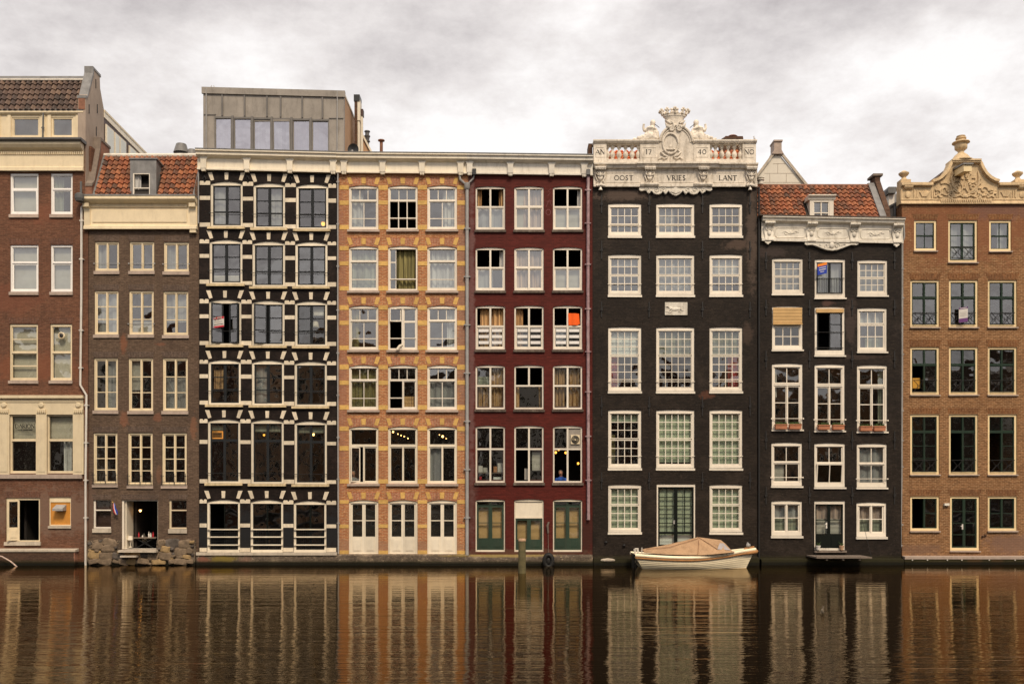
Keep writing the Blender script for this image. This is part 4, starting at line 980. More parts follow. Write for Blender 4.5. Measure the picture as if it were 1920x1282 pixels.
# ============================================================ dark red house
def house_red():
    h = House('dark_red_house', 'dark red painted brick house with white cross windows and green ground-floor doors', 878, 1111, .04)
    X, Z = h.X, h.Z
    cols = [(891.7, 947), (964.4, 1019.4), (1036.9, 1091.8)]
    ys = [(349, 431), (463.4, 544.6), (572.5, 655), (684, 766.8), (797.5, 904.4), (935, 1034)]
    f = 'white'
    for r, (b, e) in enumerate(ys):
        for c, (a, d) in enumerate(cols):
            C = []; gl = 'glass'; rail = None; nm = 'window'; leaf = 'sash'; lab = None
            sp = .44 if r < 4 else .38
            bars = [('h', sp+.02, 3.2, 0, 1), ('v', .5, 3.4, 0, 1)]
            def q4(ul='g', ur='g', ll='g', lr='g', dark=False):
                m_ = 'brown_frame' if dark else f; bd = 1.0 if dark else 1.6
                return [(0, 0, .5, sp, 1, 1, m_, bd, 1, ul), (.5, 0, 1, sp, 1, 1, m_, bd, 1, ur), (0, sp+.04, .5, 1, 1, 1, m_, bd+.4, 1, ll, {'bb': 2.6}), (.5, sp+.04, 1, 1, 1, 1, m_, bd+.4, 1, lr, {'bb': 2.6})]
            S = q4()
            if r == 0:
                if c != 1: S = q4('o', 'o')
                C = [[(0, 0, .17, sp, 'curtain_tan', 1), (.82, 0, 1, sp, 'curtain_tan', 1), (0, sp, 1, 1, 'curtain_sheer', 3)], [(.25, 0, 1, 1, 'curtain_stripe', 4), (0, 0, .3, 1, 'blind_grey', 0)], [(.0, sp, 1, 1, 'blind_grey', 0), (.88, 0, 1, sp, 'curtain_white', 1)]][c]
            if r == 1:
                if c != 1: S = q4('o', 'o')
                C = [[(0, sp, .6, 1, 'curtain_sheer', 2), (.85, 0, 1, sp, 'curtain_white', 1)], [(0, 0, 1, 1, 'curtain_stripe', 5)], [(0, sp, 1, 1, 'blind_grey', 0)]][c]
            if r == 2:
                S = q4('o', 'o' if c else 'o', dark=False); gl = 'glass_dim'
                C = [[(.12, 0, 1, 1, 'curtain_tan', 5)], [(.0, 0, .28, 1, 'curtain_tan', 2)], [(0, .55, .35, 1, 'curtain_sheer', 2)]][c]
            if r == 3:
                S = q4(dark=True); gl = 'glass_dim'
                C = [[(.5, 0, 1, 1, 'curtain_tan', 3), (0, .44, .5, 1, 'curtain_tan', 3), (0, .22, .5, .44, 'curtain_green', 0)], [(0, .46, .14, 1, 'curtain_tan', 1), (.88, .46, 1, 1, 'curtain_tan', 1)], [(0, 0, .42, 1, 'curtain_tan', 3), (.5, 0, 1, 1, 'curtain_tan', 3)]][c]
                if c == 1: S = q4('o', 'o', dark=True)[:2]+[(0, .48, 1, 1, 1, 1, 'brown_frame', 1, 1, 'g')]; bars = [('h', .46, 3.2, 0, 1), ('v', .5, 3.4, 0, .46)]
            if r == 4:
                S = q4(dark=True); gl = 'glass_dim'
                if c == 1: S[2] = (0, .42, .5, 1, 1, 1, f, 1, 1, 'o')
                if c == 2: S = [S[0], (.5, 0, 1, sp, 1, 1, 'zinc_panel', 0, 0, 'p')]
                C = [[], [(.62, .46, .95, .8, 'blind_grey', 0)], []][c]
            if r == 5:
                nm = 'garden_door'; leaf = 'door_leaf'; gl = 'glass_dim'; g = 'green_door'
                t0 = .08 if c != 1 else .355
                S = [(0, t0, .5, 1, 1, 2, g, 3.6, 1.2, 'g', {'panel': .22, 'bt': 4.5}), (.5, t0, 1, 1, 1, 2, g, 3.6, 1.2, 'g', {'panel': .22, 'bt': 4.5})]
                C = [(0, t0, 1, .8, 'blind_paper', 0)]
                if c != 1: S += [(0, 0, .5, .09, 1, 1, g, 1.6, 1, 'g'), (.5, 0, 1, .09, 1, 1, g, 1.6, 1, 'g')]; bars = []
                else: S = [(x[0], x[1], x[2], x[3], 1, 1, g, 3.6, 1.2, 'g', {'panel': .27}) for x in S]+[(0, 0, 1, .335, 1, 1, 'cream_pale', 0, 0, 'p')]; bars = [('h', .345, 1.5, 0, 1)]
            w = win(h, a, b, d, e, f if r < 5 else 'cream_pale', 2.8 if r < 5 else 2.2, 1.6, 3.2 if r < 5 else 3.4, arch=2.6, bars=bars, S=S, C=C, off=.06, gl=gl, leaf=leaf, name=nm,
                    sill=('dark_sill', 2, 5, .08) if r < 5 else None, label='ground-floor door pair under a white panel' if (r, c) == (5, 1) else None)
            U = lambda u: a+2.8+(d-a-5.6)*u
            V = lambda v: b+4.2+(e-3.2-b-4.2)*v
            if r == 2:   # white slats across the lower lights
                q = MB()
                for u0 in (.06, .56):
                    for v0 in (.53, .68, .83): q.box(X(U(u0)), X(U(u0+.38)), h.Y+.045, h.Y+.075, Z(V(v0+.072)), Z(V(v0)))
                q.build('slats', 'white_plastic', w)
            if (r, c) == (4, 2):
                q = MB(); bx(q, h, 1070.5, 815, 1087, 832, .03, .10); fw_ = q.build('extractor_fan', 'cream', w)
                q = MB()
                for rr in (.16, .11, .06): q.tube([(X(1078.7)+rr*math.cos(t*PI/8), h.Y+.02, Z(823.5)+rr*math.sin(t*PI/8)) for t in range(17)], .018, 5)
                q.build('fan_grille', 'iron', fw_)
            if r == 4 and c == 0:
                q = MB(); bx(q, h, 896, 885.2, 944, 887, .3, .55); q.build('shelf', 'wood_grey', w)
    cornice_row(h, 876, 1111, 293.5, 328, 3, (881, 957, 1034, 1095), 'cream_weathered')
    h.wall('brick_red', rect(h, 878, 300, 1111), bodytop=Z(297))
    h.interior([441, 555, 668, 783, 922], 2.8)
    q = MB(); q.prismx([(-.20, -.6), (-.20, Z(1044)), (.04, Z(1039)), (.04, -.6)], X(878), X(1111)-.01); q.build('plinth', 'brick_plinth', h.root)
    q = MB(); q.prismx([(-.32, -.6), (-.32, Z(1054)), (-.19, Z(1053)), (-.19, -.6)], X(790), X(1111)-.01); q.build('quay_footing', 'brick_plinth', h.root)
    downpipe(h, [(1102.5, 332), (1102, 560), (1103, 974)], .07, 'pipe_flaking', [(1102, 358), (1102, 420), (1102, 497), (1102, 580), (1102.5, 660), (1102.5, 735), (1102.6, 818), (1103, 900)], y=.10)
    q = MB(); q.box(X(1099), X(1106), h.Y-.26, h.Y-.06, Z(331), Z(321)); q.build('pipe_hopper', 'lead_dark', h.root)
    q = MB()
    q.ribbon(arc(X(1028), Z(398), .10, .12, 0, 360, 16), .022, h.Y, .003)
    q.ribbon([(X(1024), Z(388)), (X(1030), Z(374)), (X(1034), Z(386))], .018, h.Y, .0032); q.ribbon([(X(1025), Z(378)), (X(1034), Z(377))], .016, h.Y, .0035)
    q.ribbon([(X(1027), Z(367)), (X(1032), Z(362)), (X(1028), Z(358)), (X(1033), Z(354))], .016, h.Y, .0032)
    q.build('chalk_marks', 'graffiti', h.root)
    return h
# ============================================================ black house with the carved parapet
def sashgrid(n, top, bot, split, mt='white', mu=1.3, bd=1.8, kind='g'):
    g = .012
    return [(0, 0, 1, split-g, n, top, mt, bd, mu, kind, {'bb': 1.6}), (0, split+g*.3, 1, 1, n, bot, mt, bd, mu, kind, {'bb': 3.4, 'bt': 1.8})]

def house_parapet():
    h = House('black_parapet_house', 'wide black house with carved pale stone parapet, balusters and crowned coat of arms', 1111, 1420, .10)
    X, Z = h.X, h.Z
    cols = [(1140.5, 1202.5, 4), (1230.5, 1302, 5), (1330.5, 1392, 4)]
    rows = [(381.4, 442, 2, 1, .66), (477, 552.5, 2, 2, .5), (613, 733, 3, 4, .43), (768, 877, 3, 3, .5), (908, 997, 2, 3, .41)]
    for r, (b, e, t, bo, sp) in enumerate(rows):
        for c, (a, d, n) in enumerate(cols):
            if (r, c) == (4, 1): continue
            C = []; gl = 'glass'
            if r == 0: C = [[], [(0, .1, .5, 1, 'curtain_sheer', 1)], []][c]
            if r == 1: C = [[(0, 0, 1, .24, 'curtain_sheer', 0)], [(0, 0, 1, 1, 'curtain_sheer', 3)], [(0, 0, 1, .46, 'curtain_white', 0)]][c]
            if r == 2:
                gl = 'glass_dim'
                C = [(0, 0, 1, .44, 'blind_white' if c == 0 else 'curtain_green', 0)]
                if c == 0: C += [(0, .44, .3, 1, 'red_cloth', 2)]
                if c == 2: C += [(.62, .44, 1, 1, 'red_cloth', 2)]
            if r == 3: gl = 'glass_dim'; C = [[(0, 0, 1, .16, 'blind_green', 0), (0, .4, .18, 1, 'curtain_olive', 1)], [(0, 0, 1, .93, 'blind_green', 0)], [(0, 0, 1, 1, 'blind_green', 0)]][c]
            if r == 4: gl = 'glass_dim'; C = [(0, 0, 1, 1, 'blind_green', 0)]
            w = win(h, a, b, d, e, 'white', 4.2, 5.2, 4.5, arch=1.2, S=sashgrid(n, t, bo, sp), sill=('white', 1.0, 4.6, .05), C=C, off=.04, gl=gl)
            if r in (0, 1, 2, 3):
                vv = {0: .70, 1: .76, 2: .88, 3: .82}[r]; q = MB(); zz = Z(b+6.4+(e-4.5-b-6.4)*vv)
                q.tube([(X(a)-.02, h.Y+.0, zz), (X(d)+.02, h.Y+.0, zz)], .014, 6)
                q.build('rail', 'white', w)
    C = [(0, 0, 1, .80, 'blind_green', 0), (0, .80, 1, 1, 'blind_white', 0)]
    g = 'black_frame'
    S = [(0, 0, .5, .76, 2, 5, g, 3.2, 1.6, 'g', {'bb': 2}), (.5, 0, 1, .76, 2, 5, g, 3.2, 1.6, 'g', {'bb': 2}), (0, .76, .5, 1, 1, 1, g, 3.2, 1, 'g', {'bt': 2.4, 'bb': 5}), (.5, .76, 1, 1, 1, 1, g, 3.2, 1, 'g', {'bt': 2.4, 'bb': 5})]
    w = win(h, 1231.4, 907, 1304, 1027, 'white', 2.8, 5.5, 1.5, S=S, C=C, off=.04, gl='glass_dim', name='canal_door', leaf='door_leaf', bars=[])
    q = MB(); q.box(X(1262.5), X(1265.5), h.Y+.01, h.Y+.05, Z(982), Z(975)); q.build('handle', 'steel_pipe', w)
    for a, d, n in cols:
        for b in (477, 613, 768): arch_part(h, a, d, b-.8, 9, 'brick_dark', 2, .003)
    for yy0, yy1 in ((366, 400), (452, 486), (566, 595), (743, 780), (885, 917)):
        for xx in (1128, 1217, 1317, 1406):
            wall_anchor(h, xx, yy0, yy1)
    # gable stone with a running hound
    q = MB(); bx(q, h, 1246.5, 567, 1288.5, 591, -.05, .02); pl = q.build('gable_stone', 'stone_white', h.root)
    q = MB(); c0 = (X(1266), Z(580)); y = h.Y-.05
    q.ell((c0[0], y, c0[1]), (.23, .03, .075), 12, 8, .1); q.ell((c0[0]-.20, y, c0[1]+.03), (.11, .035, .07), 10, 6, -.4)
    q.tube([(c0[0]-.26, y, c0[1]+.06), (c0[0]-.33, y-.01, c0[1]+.13), (c0[0]-.42, y-.01, c0[1]+.10)], [.035, .04, .018], 6)
    q.tube([(c0[0]-.22, y, c0[1]), (c0[0]-.30, y, c0[1]-.10), (c0[0]-.42, y, c0[1]-.10)], [.03, .022, .014], 5)
    q.tube([(c0[0]-.14, y, c0[1]-.02), (c0[0]-.22, y, c0[1]-.14), (c0[0]-.32, y, c0[1]-.15)], [.03, .022, .014], 5)
    q.tube([(c0[0]+.18, y, c0[1]), (c0[0]+.14, y, c0[1]-.12), (c0[0]+.26, y, c0[1]-.13)], [.05, .025, .014], 5)
    q.tube([(c0[0]+.20, y, c0[1]+.02), (c0[0]+.30, y, c0[1]-.06), (c0[0]+.38, y, c0[1]-.05)], [.045, .022, .014], 5)
    q.tube([(px_, y, pz_) for px_, pz_ in [(c0[0]+.2, c0[1]+.03), (c0[0]+.3, c0[1]+.0), (c0[0]+.36, c0[1]+.08), (c0[0]+.30, c0[1]+.13)]], [.02, .016, .014, .01], 5)
    q.build('hound_relief', 'stone_white', pl, smooth=True)
    # ---- entablature
    st = 'stone_carved'
    h.cornice([(-1, 309.6), (13, 309.6), (13, 312), (10, 313.5), (8, 317.5), (3, 319), (3, 347), (6, 348), (6, 352), (-1, 352)], 1112.6, 1418.6, st, 'frieze')
    h.cornice([(9, 309), (16, 309), (16, 312), (13, 314), (11, 317.8), (4, 318.5), (4, 321), (3.1, 321), (3.1, 309)], 1193, 1345, st, 'centre_moulding')
    for x0, x1, t in ((1136, 1202, 'OOST'), (1233, 1302, 'VRIES'), (1333, 1395, 'LANT')):
        q = MB(); w_ = .9
        for (a, b_, c_, d_) in ((x0, 325, x1, 325+w_), (x0, 344-w_, x1, 344), (x0, 325+w_, x0+w_, 344-w_), (x1-w_, 325+w_, x1, 344-w_)): bx(q, h, a, b_, c_, d_, -.085, -.069)
        q.build('panel_moulding', st, h.root)
        lettering(t, X((x0+x1)/2), Z(339.3), 9.2*k, h.Y-.0705, 'letter_black', h.root, bold=1.15, sp=.17)
    for x0, x1 in ((1200, 1234), (1299, 1334)):
        q = MB(); q.prismx([(h.Y-.20, Z(346)), (h.Y-.22, Z(348)), (h.Y-.18, Z(351)), (h.Y, Z(351)), (h.Y, Z(346))], X(x0), X(x1)); q.build('drop_moulding', st, h.root)
    for cx in (1125, 1217.5, 1317.5, 1407):
        q = MB()
        bx(q, h, cx-10, 317, cx+10, 319.5, -.33, -.02)
        for i in range(7): q.ell((X(cx-8.4+i*2.8), h.Y-.27, Z(321)), (.035, .06, .05), 8, 6)
        q.prism([(X(cx-8.5), Z(322)), (X(cx+8.5), Z(322)), (X(cx+7), Z(330)), (X(cx+3.5), Z(337)), (X(cx), Z(341)), (X(cx-3.5), Z(337)), (X(cx-7), Z(330))], h.Y-.17, h.Y-.02)
        for sg in (-1, 1):
            q.tube([(a, h.Y-.19, z) for a, z in spiral(X(cx+sg*4.6), Z(327.5), .11, .015, 90, 90+sg*520, 20)], .026, 6)
            q.tube([(X(cx+sg*8), h.Y-.12, Z(324)), (X(cx+sg*8.6), h.Y-.12, Z(333)), (X(cx+sg*5.5), h.Y-.12, Z(341)), (X(cx+sg*8), h.Y-.11, Z(344))], [.03, .035, .025, .02], 6)
        q.ell((X(cx), h.Y-.19, Z(330)), (.06, .05, .10), 8, 6); q.ell((X(cx), h.Y-.17, Z(337)), (.045, .04, .07), 8, 6)
        q.build('console', st, h.root, smooth=True)
    for cx in (1125.5, 1405):
        q = MB(); q.lathe(X(cx), h.Y-.12, [(.03, Z(351)), (.04, Z(353)), (.07, Z(356)), (.09, Z(358.5)), (.0, Z(358.6))], 10); q.build('bell_drop', 'stone_white', h.root, smooth=True)
        q = MB()
        for t in (-6, -3, 0, 3, 6): q.ell((X(cx+t), h.Y-.16, Z(349+abs(t)*.2)), (.06, .05, .06), 8, 6)
        q.build('leaf_drop', st, h.root, smooth=True)
    # scalloped skirt
    pts = [(1198, 346), (1198, 358), (1202, 360.5), (1208, 359), (1211, 357), (1213, 362), (1216, 365), (1219, 361), (1222, 360), (1226, 365), (1232, 366.8), (1238, 365), (1241, 361), (1244, 362), (1247, 366), (1250, 362), (1253, 359.5), (1256, 363), (1260, 366.5), (1266, 369)]
    full = pts+[(2*1266-a, b) for a, b in reversed(pts[:-1])]
    q = MB(); q.prism([(X(a), Z(b)) for a, b in full], h.Y-.09, h.Y+.01); sk = q.build('carved_skirt', 'stone_white', h.root)
    q = MB()
    for i in range(len(full)-1):
        if full[i][1] > 352 and full[i+1][1] > 352: q.tube([(X(full[i][0]), h.Y-.10, Z(full[i][1]-1.2)), (X(full[i+1][0]), h.Y-.10, Z(full[i+1][1]-1.2))], .035, 6)
    for sg in (-1, 1):
        for cx, rr in ((36, .17), (22, .13), (52, .12)): q.tube([(a, h.Y-.10, z) for a, z in spiral(X(1266+sg*cx), Z(357.5), rr, .02, 200, 200+sg*500, 20)], .022, 6)
    for t in range(-4, 5): q.tube([(X(1266), h.Y-.11, Z(352)), (X(1266+t*2.2), h.Y-.12, Z(365-abs(t)*.8))], [.02, .035], 6)
    q.build('skirt_relief', 'stone_white', sk, smooth=True)
    # ---- parapet with balusters
    YB = h.Y-.05
    def pr(mb, x0, y0, x1, y1, a, b_): return mb.box(X(x0), X(x1), YB+a, YB+b_, Z(y1), Z(y0))
    for x0, x1, nm in ((1113, 1137, 'AN'), (1200, 1234, '17'), (1301, 1331, '40'), (1392, 1417, 'NO')):
        q = MB(); pr(q, x0, 269.5, x1, 309.4, 0, .42); o = q.build('parapet_pier', st, h.root)
        q = MB(); w_ = .8; a, c_ = x0+3.5, x1-3.5
        for (p0, p1, p2, p3) in ((a, 277, c_, 277+w_), (a, 295, c_, 295+w_), (a, 277+w_, a+w_, 295), (c_-w_, 277+w_, c_, 295)): pr(q, p0, p1, p2, p3, -.014, .0)
        q.build('pier_moulding', st, o)
        lettering(nm, X((x0+x1)/2-(1.2 if nm == '17' else 0)), Z(290.2), 8.8*k, YB-.0005, 'letter_black', o, bold=1.1, sp=.2)
    for a, b_ in ((1112, 1235), (1299, 1418)):
        h_ = MB(); h_.prismx([(YB-.10, Z(264)), (YB-.10, Z(266.5)), (YB-.04, Z(269.6)), (YB+.46, Z(269.6)), (YB+.50, Z(264))], X(a), X(b_)); h_.build('parapet_rail', st, h.root)
    for x0, x1 in ((1137, 1200), (1331, 1392)):
        q = MB(); pr(q, x0, 299, x1, 309.3, .01, .40); pr(q, x0, 269.7, x1, 271.5, .03, .38); q.build('balustrade_base', st, h.root)
        n = 5; w = (x1-x0)/(n+.15)
        q = MB(); q.lathe(0, 0, [(.10, 0), (.10, .05), (.05, .08), (.09, .15), (.125, .24), (.105, .32), (.05, .42), (.045, .50), (.08, .53), (.09, .57), (.11, .61), (.11, .655)], 12)
        bal0 = None
        for i in range(n+2):
            cx = x0+(i)*w+(w*.0); 
            if i in (0, n+1): cx += (2.2 if i == 0 else -2.2)
            if cx > x1+1: continue
            b0 = MB(); b0.v = [(x+X(cx), y+YB+.2, z+Z(299)) for x, y, z in q.v]; b0.f = q.f; b0.r = q.r; b0.build('baluster', st, h.root, smooth=True)
    # ---- cartouche
    cen = [(X(1234), Z(309.3)), (X(1301), Z(309.3)), (X(1301), Z(272))]+[(X(1267.5+33.5*math.cos(math.radians(t))), Z(272-36*math.sin(math.radians(t)))) for t in range(15, 166, 10)]+[(X(1234), Z(272))]
    q = MB(); q.prism(cen, YB+.02, YB+.40); ct = q.build('cartouche', st, h.root)
    q = MB(); y = YB
    q.tube([(X(1267.5+31*math.cos(math.radians(t))), y, Z(270-34*math.sin(math.radians(t)))) for t in range(5, 176, 8)], .06, 8)
    q.tube([(X(1267.5+27*math.cos(math.radians(t))), y+.01, Z(270-29*math.sin(math.radians(t)))) for t in range(5, 176, 8)], .03, 6)
    q.tube([(X(1257+14.5*math.cos(math.radians(t))), y-.01, Z(270.5-19*math.sin(math.radians(t)))) for t in range(0, 361, 12)], .045, 8)
    # neck above the arch, scrolls and leaves
    q.prism([(X(1252), Z(244)), (X(1283), Z(244)), (X(1281), Z(232)), (X(1279), Z(224)), (X(1252), Z(224)), (X(1250), Z(232))], y+.0, y+.30)
    for sg in (-1, 1):
        q.tube([(a, y-.03, z) for a, z in spiral(X(1266+sg*6.6), Z(243), .11, .01, 90, 90-sg*560, 24)], .04, 7)
        q.tube([(X(1266+sg*3), y-.02, Z(240)), (X(1266+sg*4.5), y-.03, Z(232)), (X(1266+sg*9), y-.03, Z(228))], [.05, .05, .02], 7)
        q.tube([(X(1266+sg*10), y-.02, Z(240)), (X(1266+sg*16), y-.04, Z(238)), (X(1266+sg*19), y-.03, Z(232))], [.09, .07, .02], 7)
        q.tube([(X(1266+sg*8), y-.02, Z(233)), (X(1266+sg*14), y-.03, Z(231)), (X(1266+sg*18), y-.02, Z(227))], [.05, .06, .02], 7)
        q.tube([(X(1257+sg*14), y-.01, Z(283)), (X(1257+sg*18), y-.02, Z(287)), (X(1257+sg*13), y-.02, Z(292)), (X(1257+sg*5), y-.02, Z(295))], [.03, .05, .05, .03], 7)
        q.tube([(X(1257+sg*6), y-.01, Z(296)), (X(1257+sg*12), y-.02, Z(299)), (X(1257+sg*17), y-.02, Z(296)), (X(1257+sg*23), y-.02, Z(300))], [.03, .04, .03, .02], 7)
    q.ell((X(1257), y-.01, Z(281)), (.22, .04, .05), 10, 6); q.ell((X(1257), y-.01, Z(277)), (.06, .03, .09), 8, 6); q.ell((X(1254), y-.01, Z(287)), (.05, .03, .05), 8, 6)
    q.build('cartouche_relief', st, ct, smooth=True)
    # crown
    q = MB(); cx, cy = X(1265.5), YB+.2; SY = .45
    def ring(rb, rt, zb, zt): 
        m = MB(); m.lathe(0, 0, [(rb*.8, zb), (rb, zb), (rt, zt), (rt*.85, zt)], 24); m.v = [(cx+x, cy+y*SY, z) for x, y, z in m.v]; return m
    for a in (ring(.40, .43, Z(226.5), Z(224)), ring(.38, .47, Z(224), Z(217.5)), ring(.50, .52, Z(217.5), Z(215)), ring(.47, .52, Z(215), Z(213))): q.add(a.v, a.f)
    for t in range(0, 360, 36):
        a = math.radians(t+18); rx_, ry_ = .53*math.cos(a), .53*math.sin(a)*SY
        big = t % 72 == 0
        q.tube([(cx+rx_, cy+ry_, Z(213.5)), (cx+rx_*1.14, cy+ry_*1.14, Z(208))], [.055, .04], 6)
        hh = Z(207)
        for ax, az in ((-.06, 0), (.06, 0), (0, .06)): q.ell((cx+rx_*1.14+ax, cy+ry_*1.14, hh+az), (.06, .05, .06), 8, 6)
    q.tube([(cx, cy, Z(218)), (cx, cy, Z(208))], .14, 8)
    for t in range(0, 360, 60):
        a = math.radians(t+30); q.ell((cx+.14*math.cos(a), cy-.02, Z(205.5)+.12*math.sin(a)), (.075, .06, .06), 8, 6, a)
    q.ell((cx, cy-.06, Z(205.5)), (.06, .06, .06), 8, 6); q.tube([(cx-.1, cy, Z(203)), (cx-.15, cy, Z(200))], [.03, .01], 5); q.tube([(cx+.1, cy, Z(203)), (cx+.15, cy, Z(200))], [.03, .01], 5)
    q.build('crown', st, h.root, smooth=True)
    # two reclining mermaids
    for sg in (-1, 1):
        q = MB(); bxp = 1218 if sg < 0 else 1313.5
        Q_ = lambda dx, py, r, yy=0.0: ((X(bxp+sg*dx), YB+.18+yy, Z(py)), r*1.25)
        def limb(*js): q.tube([j[0] for j in js], [j[1] for j in js], 10)
        q.ell(Q_(-7, 229, 0)[0], (.10, .11, .14)); q.ell(Q_(-7, 227.5, 0, .03)[0], (.125, .13, .13)); q.ell(Q_(-7, 233, 0, .08)[0], (.12, .08, .16)); 
        limb(Q_(-7, 233, .055), Q_(-6.3, 237, .06))
        limb(Q_(-5, 236, .11), Q_(-4, 240, .20), Q_(-3.5, 245, .15), Q_(-3, 249, .15), Q_(-3, 253, .20))
        q.ell(Q_(-1, 241, 0, -.12)[0], (.075, .075, .08)); q.ell(Q_(-7.5, 241.5, 0, -.12)[0], (.075, .075, .08))
        limb(Q_(-3, 253, .20), Q_(2, 258, .19), Q_(8, 259, .15), Q_(14, 257, .12), Q_(18, 260, .09), Q_(23, 261, .06), Q_(27, 260.5, .07, 0))
        limb(Q_(-5, 254, .17), Q_(-9, 259, .18), Q_(-4, 262, .15), Q_(6, 261, .12))
        limb(Q_(1.5, 238.5, .075), Q_(5.5, 242, .065), Q_(9.5, 243.5, .05), Q_(11, 238, .045), Q_(10.5, 233, .04), Q_(9.5, 230.5, .05))
        limb(Q_(-9.5, 239, .08), Q_(-13, 243, .065), Q_(-16, 243, .05))
        for t in (-1, 1): q.ell(Q_(27+t, 259.5-t, 0)[0], (.10, .06, .05), rot=t*.5)
        limb(Q_(-8, 262, .12), Q_(-11, 256, .15), Q_(-13, 249, .12), Q_(-14, 244, .08))          # drapery between figure and shield
        limb(Q_(9, 262, .13), Q_(14, 260.5, .12), Q_(20, 262, .09)); limb(Q_(3, 250, .10), Q_(7, 254, .09), Q_(12, 256, .05))
        for dx, py in ((12, 256), (16, 258), (20, 258.5), (6, 253), (-10, 248), (-13, 254)): q.ell(Q_(dx, py, 0, -.10)[0], (.10, .07, .07), rot=sg*.6)
        q.build('mermaid', st, h.root, mod=.026)
        q = MB(); q.tube([(X(bxp-sg*9), YB+.15, Z(230)), (X(bxp-sg*19), YB+.15, Z(238))], .014, 5); q.build('brace_rod', 'iron', h.root)
    h.wall('brick_dark', rect(h, 1111, 312, 1420), bodytop=Z(310))
    h.interior([458, 596, 745, 888], 2.8)
    # roof and chimneys behind the parapet
    yb = 1.5; A = lambda p: PX(p, yb); B = lambda p: PZ(p, yb)
    pantiles(h, A(1130), A(1411), yb, PZ(312, yb), yb+1.4, PZ(284, yb+1.4), 'tile_red_bright')
    q = MB(); yy = 3.4; q.box(PX(1355, yy), PX(1391, yy), yy, yy+.9, PZ(310, yy), PZ(262, yy)); q.prism([(PX(1352, yy), PZ(262, yy)), (PX(1393, yy), PZ(262, yy)), (PX(1392, yy), PZ(257, yy)), (PX(1360, yy), PZ(257, yy))], yy-.1, yy+1.0); q.build('chimney', 'brick_chimney', h.root)
    q = MB(); q.box(PX(1362, yy), PX(1368, yy), yy+.2, yy+.6, PZ(257, yy), PZ(252, yy)); q.box(PX(1372, yy), PX(1381, yy), yy+.2, yy+.6, PZ(257, yy), PZ(250, yy)); q.lathe(PX(1377, yy), yy+.4, [(.26, PZ(251, yy)), (.2, PZ(249, yy)), (.0, PZ(248.5, yy))], 12); q.build('chimney_pots', 'rust_brick', h.root)
    q = MB(); q.box(X(1104), X(1111.5), h.Y+.2, h.Y+.9, Z(320), Z(266)); q.build('chimney', 'brick_chimney', h.root)
    q = MB(); q.prismx([(-.28, -.6), (-.28, Z(1045)), (.1, Z(1042)), (.1, -.6)], X(1111)+.01, X(1420)-.01); q.build('plinth', 'brick_dark', h.root)
    q = MB(); q.ell((X(1138), -.24, Z(1048.5)), (.36, .10, .09), 12, 8); q.build('plinth_stone', 'stone_sill_pale', h.root)
    for xx, yy in ((1136, 1016), (1170, 1022)):
        q = MB(); q.ell((X(xx), h.Y-.05, Z(yy)), (.07, .07, .06)); q.build('mooring_ring', 'iron', h.root)
    downpipe(h, [(1422.5, 352), (1422.5, 1000), (1422.5, 1048)], .04, 'iron', y=.05)
    return h

